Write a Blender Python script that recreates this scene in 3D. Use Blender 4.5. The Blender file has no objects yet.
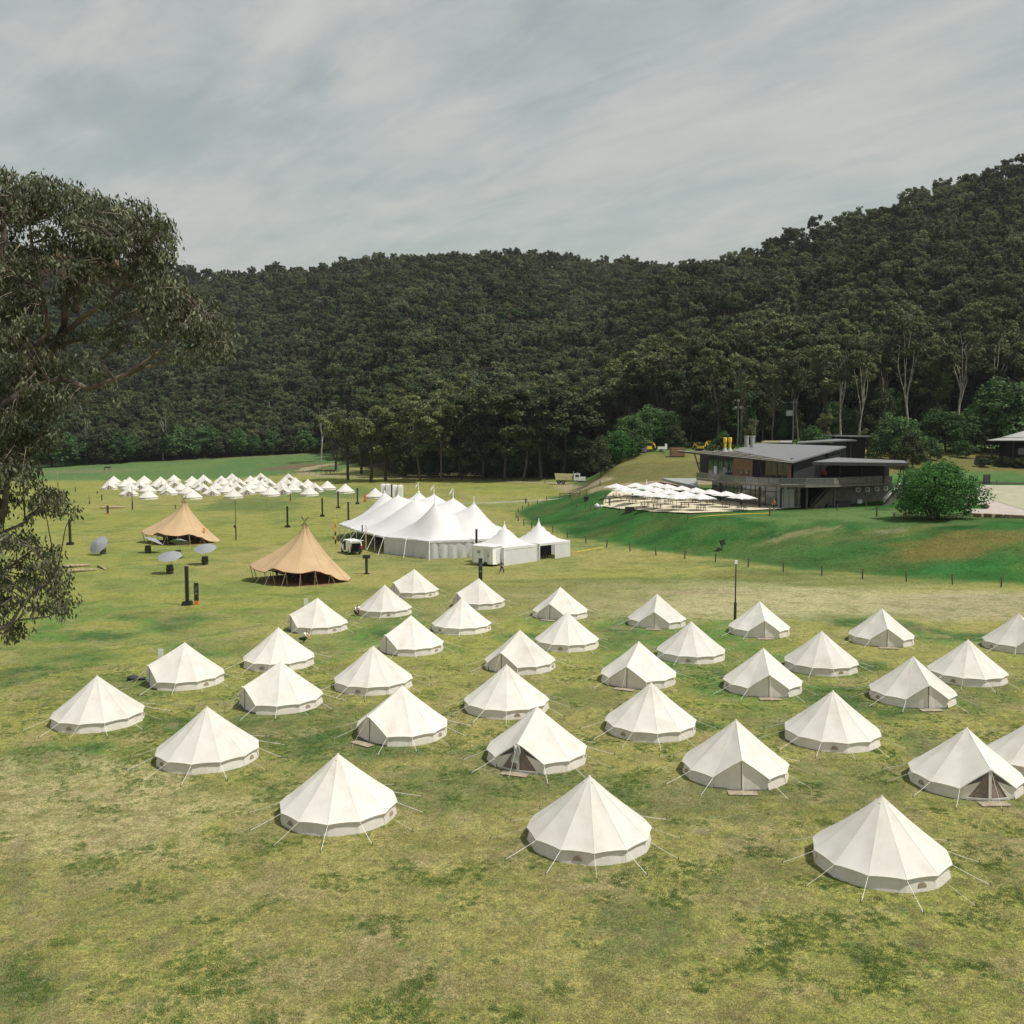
import bpy, bmesh, math, random
import numpy as np
from mathutils import Vector, Matrix, noise as mnoise
R = math.radians
random.seed(7); rng = np.random.default_rng(11)
sc = bpy.context.scene; col = sc.collection
# ------------------------------------------------------------------ camera model
FPX = 975.0; CAMZ = 16.5; PITCH = math.atan(75/FPX)
cam = bpy.data.cameras.new("camera"); camo = bpy.data.objects.new("camera", cam); col.objects.link(camo)
cam.sensor_width = 36; cam.lens = FPX/1024*36; cam.clip_end = 6000; cam.clip_start = .3
camo.location = (0, 0, CAMZ); camo.rotation_euler = (math.pi/2-PITCH, 0, 0); sc.camera = camo
cp, sp = math.cos(PITCH), math.sin(PITCH)
def ray(px, py):
    a, b = (px-512)/FPX, (512-py)/FPX
    return Vector((a, cp+b*sp, -sp+b*cp))
def P(px, py, Y):                      # the point seen there at world distance Y
    d = ray(px, py); return Vector((0, 0, CAMZ))+d*(Y/d.y)
def PZ(px, py, z):                     # ... at height z
    d = ray(px, py); return Vector((0, 0, CAMZ))+d*((z-CAMZ)/d.z)
# ------------------------------------------------------------------ noise (numpy value noise)
def _h(ix, iy, s):
    n = (ix.astype(np.int64)*374761393+iy.astype(np.int64)*668265263+s*1442695041) & 0xffffffff
    n = ((n ^ (n >> 13))*1274126177) & 0xffffffff
    return ((n ^ (n >> 16)) & 0xffff)/65535.0
def vn(x, y, s=0):
    x = np.asarray(x, float); y = np.asarray(y, float)
    ix, iy = np.floor(x), np.floor(y); fx, fy = x-ix, y-iy
    fx = fx*fx*(3-2*fx); fy = fy*fy*(3-2*fy)
    a = _h(ix, iy, s); b = _h(ix+1, iy, s); c = _h(ix, iy+1, s); d = _h(ix+1, iy+1, s)
    return a*(1-fx)*(1-fy)+b*fx*(1-fy)+c*(1-fx)*fy+d*fx*fy
def fbm(x, y, s=0, o=4):
    r = 0; a = .5
    for i in range(o):
        r = r+a*vn(np.asarray(x)*2**i, np.asarray(y)*2**i, s+i*17); a *= .5
    return r/(1-.5**o)
def sst(e0, e1, x):
    t = np.clip((np.asarray(x)-e0)/(e1-e0), 0, 1); return t*t*(3-2*t)
# ------------------------------------------------------------------ terrain
def table(cols, rows, data, c, r):
    data = np.array(data, float); cols = np.array(cols, float); rows = np.array(rows, float)
    ci = np.clip(np.interp(c, cols, np.arange(len(cols))), 0, len(cols)-1.001)
    ri = np.clip(np.interp(r, rows, np.arange(len(rows))), 0, len(rows)-1.001)
    i = ci.astype(int); j = ri.astype(int); fc = ci-i; fr = ri-j
    return data[i, j]*(1-fc)*(1-fr)+data[i+1, j]*fc*(1-fr)+data[i, j+1]*(1-fc)*fr+data[i+1, j+1]*fc*fr
BC = [-100, 40, 200, 330, 450, 560, 700, 1024]
BR = [0, 100, 150, 200, 250, 300, 400, 480, 600]
BT = [[0,0,0,0,0,0,.5,2.2,8],[0,0,0,0,0,0,.5,2.2,8],[0,0,0,0,0,0,1,5,10],[0,0,0,.2,.8,1.5,4.5,8,14],
      [0,0,0,.5,1.2,2.3,6,10,16],[0,0,.2,1.2,2,3,6,10,16],[0,0,.5,1.5,3,5,8,12,18],[0,0,.5,1.5,3,5,8,12,18]]
TC = [560, 640, 720, 800, 880, 1024]
TR = [120, 150, 165, 185, 205, 235, 265, 300]
TT = [[3,3.5,4,4.6,5.5,6,7,8],[4.6,4.6,4.6,4.6,7,9.8,12.8,14],[4.6,4.6,4.6,4.6,7,10,13.3,15],
      [4.6,4.6,4.6,4.9,8.5,12,15,17],[4.4,4.8,4.9,6.5,9,12.5,15,17],[4.6,5.6,6.1,6.8,8.0,10.6,13.5,16]]
TOE = [(516,197),(524,182),(532,175),(553,164),(567,157),(586,150),(607,146),(656,135),(715,128.7),(783,119.6),(862,113.6),(952,109),(1001,107),(1100,104),(1350,100)]
def uY(px, Y): return ((px-512)/FPX*Y, Y)
MOUND = [uY(p, Y+2.2) for p, Y in TOE]+[uY(1350, 900), uY(640, 900), uY(600, 340), uY(578, 300), uY(563, 262), uY(552, 238), uY(536, 222), uY(522, 208)]
def sdpoly(x, y, poly):
    x = np.asarray(x, float); y = np.asarray(y, float)
    d = np.full(x.shape, 1e18); ins = np.zeros(x.shape, bool); n = len(poly)
    for i in range(n):
        ax, ay = poly[i]; bx, by = poly[(i+1) % n]
        ex, ey = bx-ax, by-ay; t = np.clip(((x-ax)*ex+(y-ay)*ey)/(ex*ex+ey*ey), 0, 1)
        d = np.minimum(d, (x-ax-t*ex)**2+(y-ay-t*ey)**2)
        c = (ay > y) != (by > y)
        with np.errstate(divide='ignore', invalid='ignore'):
            xi = ax+(y-ay)*ex/(ey if ey else 1e-9)
        ins ^= c & (x < xi)
    d = np.sqrt(d); return np.where(ins, d, -d)
SKX = [-900,-300, 0, 110, 180, 250, 310, 370, 450, 560, 660, 700, 900, 1500]
SKY = [215, 225, 235, 246, 263, 264, 262, 254, 258, 263, 262, 262, 262, 250]
R2X = [300, 420, 500, 600, 640, 680, 720, 790, 870, 940, 1024, 1150, 1500]
R2Z = [0, 12, 45, 78, 92, 104, 113, 126, 146, 163, 178, 196, 206]
YTX = [-200, 40, 200, 326, 345, 400, 600, 690, 1024, 1400]
YTY = [485, 485, 490, 505, 420, 335, 320, 288, 275, 275]
def ground(x, y):
    x = np.asarray(x, float); y = np.asarray(y, float)
    Y = np.maximum(y, 5.); u = np.clip(FPX*x/Y+512, -900, 1900)
    b = table(BC, BR, BT, u, Y)
    T = table(TC, TR, TT, u, Y)
    near = y > 60
    sd = np.where(near, sdpoly(x, y, MOUND), -50)
    w = sst(0, 1, sd/(21-7.5*np.exp(-((u-690)/95.)**2)))
    z = b*(1-w)+T*w
    z = np.where(w > 0, np.maximum(z, np.where(u > 600, 0, b*.6)), z)
    # hills
    yt = np.interp(u, YTX, YTY); zr = (437-(np.interp(u, SKX, SKY)+20))/FPX*950+CAMZ
    t = (Y-yt)/(950-yt); tt = np.clip(t, 0, 1)
    z1 = z+(zr-10)*(tt**1.15)-np.clip(t-1, 0, 9)*120
    zr2 = np.interp(u, R2X, R2Z); t2 = (Y-yt)/(600-yt); tt2 = np.clip(t2, 0, 1)
    z2 = z+(zr2-16)*(tt2**1.05)-np.clip(t2-1, 0, 3)**1.0*zr2*.75
    h = np.maximum(z1, z2)
    k = sst(0, .25, t)
    h = h+k*(fbm(x/90, y/90, 5)-.5)*34+k*(fbm(x/28, y/28, 9)-.5)*8
    return np.where(t > 0, h, z)
def gz(x, y): return float(ground(np.array([x]), np.array([y]))[0])
def G(px, py, off=0.):                 # where the ray meets the ground raised by off
    d = ray(px, py); d = d/d.y; o = Vector((0, 0, CAMZ))
    ys = np.concatenate([np.arange(20, 420, .5), np.arange(420, 1500, 3.)])
    zz = CAMZ+d.z*ys-ground(d.x*ys, ys)-off
    i = int(np.argmax(zz < 0))
    if i == 0: i = len(ys)-1
    a, b = zz[i-1], zz[i]; yy = ys[i-1]+(ys[i]-ys[i-1])*(a/(a-b+1e-9))
    return Vector((d.x*yy, yy, CAMZ+d.z*yy-off))
# ------------------------------------------------------------------ materials
def newmat(name):
    m = bpy.data.materials.new(name); m.use_nodes = True; nt = m.node_tree
    return m, nt, nt.nodes["Principled BSDF"]
def mat(name, c, rough=.7, var=.12, scale=3., metal=0., bump=0., c2=None, spec=None, trans=0.):
    m, nt, b = newmat(name); N = nt.nodes; L = nt.links
    tc = N.new("ShaderNodeTexCoord"); nz = N.new("ShaderNodeTexNoise"); nz.inputs["Scale"].default_value = scale; nz.inputs["Detail"].default_value = 5
    L.new(tc.outputs["Object"], nz.inputs["Vector"])
    rp = N.new("ShaderNodeValToRGB"); L.new(nz.outputs["Fac"], rp.inputs["Fac"])
    rp.color_ramp.elements[0].position = .3; rp.color_ramp.elements[1].position = .7
    d = [max(0, v*(1-var)) for v in c]; e = c2 or [min(1, v*(1+var)) for v in c]
    rp.color_ramp.elements[0].color = (*d, 1); rp.color_ramp.elements[1].color = (*e[:3], 1)
    L.new(rp.outputs["Color"], b.inputs["Base Color"])
    b.inputs["Roughness"].default_value = rough; b.inputs["Metallic"].default_value = metal
    if spec is not None: b.inputs["Specular IOR Level"].default_value = spec
    if trans: b.inputs["Transmission Weight"].default_value = trans
    if bump:
        bp = N.new("ShaderNodeBump"); bp.inputs["Strength"].default_value = bump; L.new(nz.outputs["Fac"], bp.inputs["Height"]); L.new(bp.outputs["Normal"], b.inputs["Normal"])
    return m
M = {}
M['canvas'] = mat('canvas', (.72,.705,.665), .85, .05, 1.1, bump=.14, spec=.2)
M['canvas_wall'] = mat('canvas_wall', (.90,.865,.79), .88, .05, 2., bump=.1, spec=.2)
def translucent(m, f):
    nt = m.node_tree; N = nt.nodes; L = nt.links; b = N['Principled BSDF']; t = N.new('ShaderNodeBsdfTranslucent'); ms = N.new('ShaderNodeMixShader'); ms.inputs[0].default_value = f
    L.new(b.inputs['Base Color'].links[0].from_socket, t.inputs['Color']); out = [n for n in N if n.type == 'OUTPUT_MATERIAL'][0]; L.new(b.outputs[0], ms.inputs[1]); L.new(t.outputs[0], ms.inputs[2]); L.new(ms.outputs[0], out.inputs['Surface'])
def weathered(m):
    nt = m.node_tree; N = nt.nodes; L = nt.links; b = N['Principled BSDF']; src = b.inputs['Base Color'].links[0].from_socket
    oi = N.new('ShaderNodeObjectInfo'); tc = N.new('ShaderNodeTexCoord'); ad = N.new('ShaderNodeVectorMath'); ad.operation = 'ADD'; L.new(tc.outputs['Object'], ad.inputs[0]); cb_ = N.new('ShaderNodeCombineXYZ')
    ml = N.new('ShaderNodeMath'); ml.operation = 'MULTIPLY'; ml.inputs[1].default_value = 40; L.new(oi.outputs['Random'], ml.inputs[0]); L.new(ml.outputs[0], cb_.inputs[0]); L.new(cb_.outputs[0], ad.inputs[1])
    nz = N.new('ShaderNodeTexNoise'); nz.inputs['Scale'].default_value = .8; nz.inputs['Detail'].default_value = 6; nz.inputs['Roughness'].default_value = .65; L.new(ad.outputs[0], nz.inputs['Vector'])
    rp = N.new('ShaderNodeValToRGB'); rp.color_ramp.elements[0].position = .28; rp.color_ramp.elements[0].color = (.80,.74,.66,1); rp.color_ramp.elements[1].position = .52; rp.color_ramp.elements[1].color = (1,1,1,1); L.new(nz.outputs['Fac'], rp.inputs[0])
    mx = N.new('ShaderNodeMix'); mx.data_type = 'RGBA'; mx.blend_type = 'MULTIPLY'; mx.inputs['Factor'].default_value = .55; L.new(src, mx.inputs['A']); L.new(rp.outputs[0], mx.inputs['B'])
    hs = N.new('ShaderNodeHueSaturation'); mr = N.new('ShaderNodeMapRange'); mr.inputs[3].default_value = .93; mr.inputs[4].default_value = 1.06; L.new(oi.outputs['Random'], mr.inputs[0]); L.new(mr.outputs[0], hs.inputs['Value']); L.new(mx.outputs['Result'], hs.inputs['Color']); L.new(hs.outputs[0], b.inputs['Base Color'])
weathered(M['canvas']); weathered(M['canvas_wall']); translucent(M['canvas'], .25); translucent(M['canvas_wall'], .45)
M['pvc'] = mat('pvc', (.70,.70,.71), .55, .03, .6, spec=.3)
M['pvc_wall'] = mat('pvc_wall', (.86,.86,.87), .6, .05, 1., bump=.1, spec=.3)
translucent(M['pvc'], .25); translucent(M['pvc_wall'], .45)
M['tan'] = mat('tan_canvas', (.44,.315,.185), .85, .07, .7, bump=.1, spec=.2)
translucent(M['tan'], .04)
M['tan_dark'] = mat('tan_trim', (.22,.11,.06), .85, .1)
M['rope'] = mat('rope', (.62,.58,.48), .8, .1)
M['white_rope'] = mat('white_rope', (.8,.8,.78), .7, .1)
M['mesh_door'] = mat('mesh_door', (.23,.18,.155), .9, .15, 6)
M['vent'] = mat('vent', (.30,.24,.18), .9, .15, 6)
M['sheet'] = mat('groundsheet', (.10,.10,.095), .8, .2)
M['mat_wood'] = mat('mat_wood', (.33,.28,.20), .85, .25, 8, bump=.2)
M['black'] = mat('black_paint', (.018,.017,.019), .5, .2)
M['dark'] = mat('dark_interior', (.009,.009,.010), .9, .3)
M['charcoal'] = mat('charcoal', (.022,.023,.025), .6, .2)
M['steel'] = mat('steel', (.33,.34,.35), .4, .1, metal=.6)
M['orange'] = mat('orange', (.62,.17,.02), .6, .08)
M['yellow'] = mat('yellow', (.70,.47,.03), .5, .1)
M['cream'] = mat('cream', (.60,.56,.33), .6, .15)
M['red'] = mat('red', (.45,.03,.02), .5, .1)
M['purple'] = mat('purple', (.18,.12,.25), .7, .1)
M['white'] = mat('white_paint', (.80,.80,.79), .45, .04)
M['grey_umb'] = mat('umbrella_grey', (.22,.23,.25), .8, .06, 2)
M['white_umb'] = mat('umbrella_white', (.56,.56,.565), .8, .03, 2)
M['barrel'] = mat('barrel_oak', (.035,.028,.022), .7, .35, 9, bump=.2)
M['hoop'] = mat('hoop', (.11,.11,.11), .5, .2, metal=.5)
M['log'] = mat('log', (.30,.24,.15), .85, .35, 4, bump=.4)
M['post'] = mat('post_wood', (.10,.075,.05), .85, .3, 6, bump=.3)
M['ywood'] = mat('yellow_timber', (.40,.30,.08), .8, .2)
M['timber'] = mat('timber_cladding', (.27,.15,.085), .7, .2, 3)
M['roof'] = mat('metal_roof', (.17,.175,.18), .5, .07, .5, metal=.15)
M['roof2'] = mat('light_metal_roof', (.30,.31,.30), .5, .07, .5)
M['slat'] = mat('pergola_slat', (.36,.33,.29), .8, .1)
M['concrete'] = mat('concrete', (.15,.135,.11), .85, .18, 1.5, bump=.15)
M['wallgrey'] = mat('grey_wall', (.15,.135,.118), .85, .25, 1.2, bump=.15)
M['panel'] = mat('railing_panel', (.17,.17,.165), .6, .3, 5)
M['sand'] = mat('sandstone', (.27,.19,.13), .9, .35, 1.2, bump=.5)
M['skin'] = mat('skin', (.45,.27,.19), .6, .05)
M['shirt_w'] = mat('white_shirt', (.7,.7,.7), .8, .05)
M['shirt_d'] = mat('dark_shirt', (.03,.03,.035), .8, .1)
M['shirt_o'] = mat('orange_shirt', (.50,.16,.07), .8, .1)
M['shirt_b'] = mat('blue_shirt', (.10,.16,.25), .8, .1)
M['jeans'] = mat('trousers', (.035,.04,.055), .8, .1)
M['hair'] = mat('hair', (.03,.02,.015), .7, .1)
M['hide'] = mat('brown_hide', (.13,.05,.025), .8, .15)
M['hide2'] = mat('dark_hide', (.035,.02,.018), .8, .15)
M['tyre'] = mat('tyre', (.02,.02,.02), .85, .1)
M['bark_pale'] = mat('pale_bark', (.22,.19,.16), .8, .3, .8, bump=.2, c2=(.40,.37,.33))
M['bark_grey'] = mat('grey_bark', (.10,.083,.067), .9, .35, 2, bump=.3)
M['bark_dark'] = mat('dark_bark', (.05,.04,.032), .9, .35, 2, bump=.3)
M['bark_fore'] = mat('eucalypt_bark', (.08,.06,.048), .85, .4, 3, bump=.4, c2=(.22,.18,.145))
def glassm(name, c, rough=.05):
    m, nt, b = newmat(name); b.inputs["Base Color"].default_value = (*c, 1); b.inputs["Roughness"].default_value = rough
    b.inputs["Specular IOR Level"].default_value = 1.; b.inputs["Metallic"].default_value = 0.
    return m
M['glass'] = glassm('window_glass', (.03,.035,.035)); M['glass2'] = glassm('glass_panel', (.06,.07,.07), .12)
def leafmat(name, a, b_, var=.35, trans=.25, rough=.65, spec=.12):
    m, nt, b = newmat(name); N = nt.nodes; L = nt.links
    at = N.new("ShaderNodeAttribute"); at.attribute_name = "tint"
    oi = N.new("ShaderNodeObjectInfo")
    mx = N.new("ShaderNodeMix"); mx.data_type = 'RGBA'; mx.inputs["A"].default_value = (*a, 1); mx.inputs["B"].default_value = (*b_, 1)
    sep = N.new("ShaderNodeSeparateColor"); L.new(at.outputs["Color"], sep.inputs["Color"])
    ad = N.new("ShaderNodeMath"); ad.operation = 'MULTIPLY_ADD'; ad.inputs[1].default_value = .55
    L.new(oi.outputs["Random"], ad.inputs[0]); 
    m2 = N.new("ShaderNodeMath"); m2.operation = 'MULTIPLY'; m2.inputs[1].default_value = .5; L.new(sep.outputs["Red"], m2.inputs[0]); L.new(m2.outputs[0], ad.inputs[2])
    L.new(ad.outputs[0], mx.inputs["Factor"])
    hs = N.new("ShaderNodeHueSaturation"); L.new(mx.outputs["Result"], hs.inputs["Color"])
    mv = N.new("ShaderNodeMath"); mv.operation = 'MULTIPLY_ADD'; mv.inputs[1].default_value = var*2; mv.inputs[2].default_value = 1-var
    m3 = N.new("ShaderNodeMath"); m3.operation = 'MULTIPLY'; m3.inputs[1].default_value = 7.13; L.new(oi.outputs["Random"], m3.inputs[0])
    fr = N.new("ShaderNodeMath"); fr.operation = 'FRACT'; L.new(m3.outputs[0], fr.inputs[0]); L.new(fr.outputs[0], mv.inputs[0])
    L.new(mv.outputs[0], hs.inputs["Value"])
    L.new(hs.outputs["Color"], b.inputs["Base Color"]); b.inputs["Roughness"].default_value = rough; b.inputs["Specular IOR Level"].default_value = spec
    if trans:
        tr = N.new("ShaderNodeBsdfTranslucent"); L.new(hs.outputs["Color"], tr.inputs["Color"])
        ms = N.new("ShaderNodeMixShader"); ms.inputs[0].default_value = trans
        out = [n for n in N if n.type == 'OUTPUT_MATERIAL'][0]
        L.new(b.outputs[0], ms.inputs[1]); L.new(tr.outputs[0], ms.inputs[2]); L.new(ms.outputs[0], out.inputs["Surface"])
    return m
M['lf_forest'] = leafmat('forest_leaves', (.036,.054,.026), (.165,.19,.10), .42)
M['lf_gum'] = leafmat('gum_leaves', (.045,.06,.028), (.15,.165,.078), .36)
M['lf_olive'] = leafmat('olive_leaves', (.08,.10,.042), (.18,.195,.085), .28)
M['lf_dark'] = leafmat('dark_leaves', (.030,.045,.024), (.075,.095,.045), .3)
M['lf_green'] = leafmat('green_leaves', (.04,.085,.032), (.085,.15,.055), .25)
M['lf_bright'] = leafmat('bright_leaves', (.028,.10,.026), (.085,.20,.05), .1)
M['lf_mid'] = leafmat('mid_green_leaves', (.036,.064,.028), (.12,.16,.072), .3)
M['lf_fore'] = leafmat('eucalypt_leaves', (.028,.038,.018), (.24,.26,.16), .05, .15, .5, .15)
# ------------------------------------------------------------------ mesh building
class MB:
    def __init__(s): s.v = []; s.f = []
    def add(s, v, f):
        o = len(s.v); s.v += [tuple(p) for p in v]; s.f += [tuple(i+o for i in q) for q in f]; return s
    def box(s, c, size, rz=0, M4=None, taper=1.):
        hx, hy, hz = size[0]/2, size[1]/2, size[2]/2; v = []
        for z in (-hz, hz):
            k = taper if z > 0 else 1
            for x, y in ((-hx,-hy),(hx,-hy),(hx,hy),(-hx,hy)): v.append(Vector((x*k, y*k, z)))
        m = M4 if M4 is not None else Matrix.Translation(Vector(c)) @ Matrix.Rotation(rz, 4, 'Z')
        return s.add([m @ p for p in v], [(0,3,2,1),(4,5,6,7),(0,1,5,4),(1,2,6,5),(2,3,7,6),(3,0,4,7)])
    def tube(s, pts, rad, n=6, cap=True):
        pts = [Vector(p) for p in pts]
        if not hasattr(rad, '__len__'): rad = [rad]*len(pts)
        v = []; up = Vector((0, 0, 1)); prev = None
        for i, p in enumerate(pts):
            t = (pts[min(i+1, len(pts)-1)]-pts[max(i-1, 0)])
            t = t.normalized() if t.length > 1e-9 else Vector((0, 0, 1))
            if prev is None: a = t.orthogonal().normalized()
            else:
                a = prev-t*prev.dot(t); a = a.normalized() if a.length > 1e-6 else t.orthogonal().normalized()
            prev = a; b = t.cross(a)
            for k in range(n):
                w = 2*math.pi*k/n; v.append(p+(a*math.cos(w)+b*math.sin(w))*rad[i])
        f = []
        for i in range(len(pts)-1):
            for k in range(n): f.append((i*n+k, i*n+(k+1) % n, (i+1)*n+(k+1) % n, (i+1)*n+k))
        if cap: f.append(tuple(range(n-1, -1, -1))); f.append(tuple((len(pts)-1)*n+k for k in range(n)))
        return s.add(v, f)
    def bar(s, a, b, w, h):
        a = Vector(a); b = Vector(b); d = b-a; L = d.length; x = d.normalized()
        up = Vector((0, 0, 1)) if abs(x.z) < .95 else Vector((0, 1, 0))
        y = up.cross(x).normalized(); z = x.cross(y)
        m = Matrix((x, y, z)).transposed().to_4x4(); m.translation = (a+b)/2
        return s.box(None, (L, w, h), M4=m)
    def lathe(s, prof, n=16, c=(0,0,0)):
        v = []; f = []
        for r, z in prof:
            for k in range(n): w = 2*math.pi*k/n; v.append((c[0]+r*math.cos(w), c[1]+r*math.sin(w), c[2]+z))
        for i in range(len(prof)-1):
            for k in range(n): f.append((i*n+k, i*n+(k+1) % n, (i+1)*n+(k+1) % n, (i+1)*n+k))
        f.append(tuple(range(n-1, -1, -1))); f.append(tuple((len(prof)-1)*n+k for k in range(n)))
        return s.add(v, f)
    def slab(s, poly, th):            # poly: 3D points (top face), extruded down by th
        n = len(poly); v = [Vector(p) for p in poly]+[Vector(p)-Vector((0, 0, th)) for p in poly]
        return s.add(v, [tuple(range(n)), tuple(range(2*n-1, n-1, -1))]+[(i, i+n, (i+1) % n+n, (i+1) % n) for i in range(n)])
    def wall(s, a, b, z0, z1, th=.2):
        a = Vector((a[0], a[1], 0)); b = Vector((b[0], b[1], 0)); d = (b-a)
        return s.bar(a+Vector((0, 0, (z0+z1)/2)), b+Vector((0, 0, (z0+z1)/2)), th, z1-z0)
    def mesh(s, name, m=None, smooth=False):
        me = bpy.data.meshes.new(name); me.from_pydata(s.v, [], s.f); me.validate(); me.update()
        if m is not None: me.materials.append(m if not isinstance(m, str) else M[m])
        if smooth: me.polygons.foreach_set('use_smooth', [True]*len(me.polygons))
        return me
    def build(s, name, m=None, parent=None, smooth=False, loc=None):
        o = bpy.data.objects.new(name, s.mesh(name, m, smooth)); col.objects.link(o)
        if parent is not None: o.parent = parent
        if loc is not None: o.location = loc
        return o
def tag(o, label=None, cat=None, group=None, kind=None):
    if label: o['label'] = label
    if cat: o['category'] = cat
    if group: o['group'] = group
    if kind: o['kind'] = kind
    return o
def thing(name, loc, label, cat, group=None, rz=0):
    o = bpy.data.objects.new(name, None); col.objects.link(o); o.empty_display_size = .5
    o.location = loc; o.rotation_euler = (0, 0, rz); return tag(o, label, cat, group)
def copy_tree(o, parent=None, loc=None, rz=None, label=None, scale=None):
    c = o.copy(); col.objects.link(c)
    if parent is not None: c.parent = parent
    if loc is not None: c.location = loc
    if rz is not None: c.rotation_euler = (0, 0, rz)
    if scale is not None: c.scale = (scale,)*3 if not hasattr(scale, '__len__') else scale
    if label: c['label'] = label
    for ch in KIDS.get(o.name, []): copy_tree(ch, c)
    return c
KIDS = {}
def reg(root):                        # remember children for copying (children lists are slow)
    ch = {}
    for o in col.objects:
        if o.parent: ch.setdefault(o.parent.name, []).append(o)
    def rec(o):
        KIDS[o.name] = ch.get(o.name, [])
        for c in KIDS[o.name]: rec(c)
    rec(root)
ORD = ['first','second','third','fourth','fifth','sixth','seventh','eighth','ninth','tenth','eleventh','twelfth','thirteenth','fourteenth','fifteenth','sixteenth','seventeenth','eighteenth','nineteenth','twentieth']
def npmesh(name, V, F, m, tint=None, smooth=False):
    """V (n,3), F (k,c) with c 3 or 4, all the same"""
    me = bpy.data.meshes.new(name); k, c = F.shape
    me.vertices.add(len(V)); me.vertices.foreach_set('co', np.ascontiguousarray(V, dtype=np.float32).ravel())
    me.loops.add(k*c); me.loops.foreach_set('vertex_index', np.ascontiguousarray(F, dtype=np.int32).ravel())
    me.polygons.add(k); me.polygons.foreach_set('loop_start', np.arange(0, k*c, c, dtype=np.int32))
    try: me.polygons.foreach_set('loop_total', np.full(k, c, dtype=np.int32))
    except Exception: pass
    if smooth: me.polygons.foreach_set('use_smooth', np.ones(k, dtype=bool))
    me.update(calc_edges=True)
    if m is not None: me.materials.append(M[m] if isinstance(m, str) else m)
    if tint is not None:
        a = me.color_attributes.new('tint', 'FLOAT_COLOR', 'POINT')
        t = tint if tint.ndim == 2 else np.stack([tint]*3+[np.ones(len(tint))], 1)
        if t.shape[1] == 3: t = np.concatenate([t, np.ones((len(t), 1))], 1)
        a.data.foreach_set('color', np.ascontiguousarray(t, dtype=np.float32).ravel())
    return me
# ------------------------------------------------------------------ ground sheet
Ys = [-60.]
while Ys[-1] < 1700: Ys.append(Ys[-1]+(.45+.0042*max(0, Ys[-1]-20) if Ys[-1] > 15 else 2.5))
Ys = np.array(Ys); us = np.linspace(-1.15, 1.25, 640)
UU, YY = np.meshgrid(us, Ys); XX = UU*(YY+75)
X = XX.ravel(); Yv = YY.ravel(); Z = ground(X, Yv)
Z += (fbm(X/9, Yv/9, 3)-.5)*.25*sst(95, 160, Yv)+(fbm(X/1.3, Yv/1.3, 4)-.5)*.05*(Yv < 200)
GU = np.clip(FPX*X/np.maximum(Yv, 5)+512, -2000, 3000)
def lerp(a, b, t): return a*(1-t[:, None])+np.array(b)[None, :]*t[:, None]
STRAW = (.31,.285,.105); PALE = (.38,.35,.20); GREEN = (.085,.145,.052); DGREEN = (.045,.11,.045); YEL = (.25,.24,.075)
C = np.tile(np.array([.275,.282,.078]), (len(X), 1))
n1 = fbm(X/16, Yv/16, 21, 5); n2 = fbm(X/5, Yv/5, 31, 5); n3 = fbm(X/30+7, Yv/45, 41, 4); n4 = fbm(X/1.6, Yv/1.6, 51, 4)
C = lerp(C, STRAW, sst(.45, .72, n3))
wg = sst(.49, .62, n1*.55+n2*.45)*sst(30, 46, Yv)*(1-.65*sst(80, 105, Yv))
C = lerp(C, (.095,.20,.05), wg*.9)
C = lerp(C, (.055,.115,.042), sst(.58, .70, n2)*.85*sst(26, 60, Yv)*(1-.7*sst(80, 105, Yv)))
C = lerp(C, YEL, sst(.62, .75, fbm(X/7+30, Yv/7, 61))*.6)
wb = sst(.58, .7, n4*.55+n2*.45)
C = lerp(C, (.25,.21,.13), sst(.6, .72, fbm(X/3.2, Yv/3.2, 71))*.5*(Yv < 60))
C = lerp(C, (.075,.11,.05), sst(.64, .72, fbm(X/1.1, Yv/1.1, 81)*.6+fbm(X/6, Yv/6, 82)*.4)*.75*(Yv < 70))
def patch(px, py, rx, ry, colr, amt=.8, rough=.5, seed=0, t=1.):
    """a patch of ground: centre and extent where the photo shows it, turned into metres"""
    global C
    c = G(px, py); a = G(px+rx, py); b0 = G(px, py-ry) if py-ry > 445 else G(px, 445); b1 = G(px, py+ry)
    RX = abs(a.x-c.x); RY = max(abs(b0.y-b1.y)/2, .5); cy = (b0.y+b1.y)/2
    sx = max(RX, 1)/3; sy = max(RY, 1)/3
    cx = c.x/c.y*cy
    d = np.sqrt(((X-cx-(Yv-cy)*c.x/c.y)/RX)**2+((Yv-cy)/RY)**2)+(fbm(X/sx, Yv/sy, 90+seed)-.5)*rough*2
    C = lerp(C, colr, (1-sst(1-.45*t, 1+.1*t, d))*amt)
flat = (Yv < 480)
patch(760, 583, 330, 9, (.13,.165,.058), .7, .6, 60); patch(800, 605, 330, 19, (.42,.385,.225), 1., .4, 1); patch(980, 607, 120, 15, (.36,.32,.21), .8, .6, 2); patch(700, 590, 120, 10, PALE, .6, .5, 3)
patch(520, 600, 200, 22, (.24,.225,.10), .6, .5, 4); patch(90, 810, 160, 60, (.42,.37,.20), .85, .6, 5); patch(240, 640, 120, 24, STRAW, .5, .6, 6)
patch(60, 660, 70, 18, DGREEN, .45, .6, 7); patch(250, 505, 60, 8, GREEN, .7, .5, 8); patch(330, 493, 60, 6, (.10,.17,.06), .8, .5, 9)
patch(20, 990, 50, 40, (.06,.10,.05), .7, .8, 10); patch(120, 690, 60, 20, GREEN, .5, .7, 11); patch(430, 790, 120, 30, (.085,.13,.05), .65, .7, 12)
patch(690, 800, 130, 25, (.075,.12,.05), .6, .8, 13); patch(880, 780, 90, 30, (.075,.12,.05), .5, .8, 14); patch(640, 940, 60, 40, (.06,.11,.045), .6, .9, 15)
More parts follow.
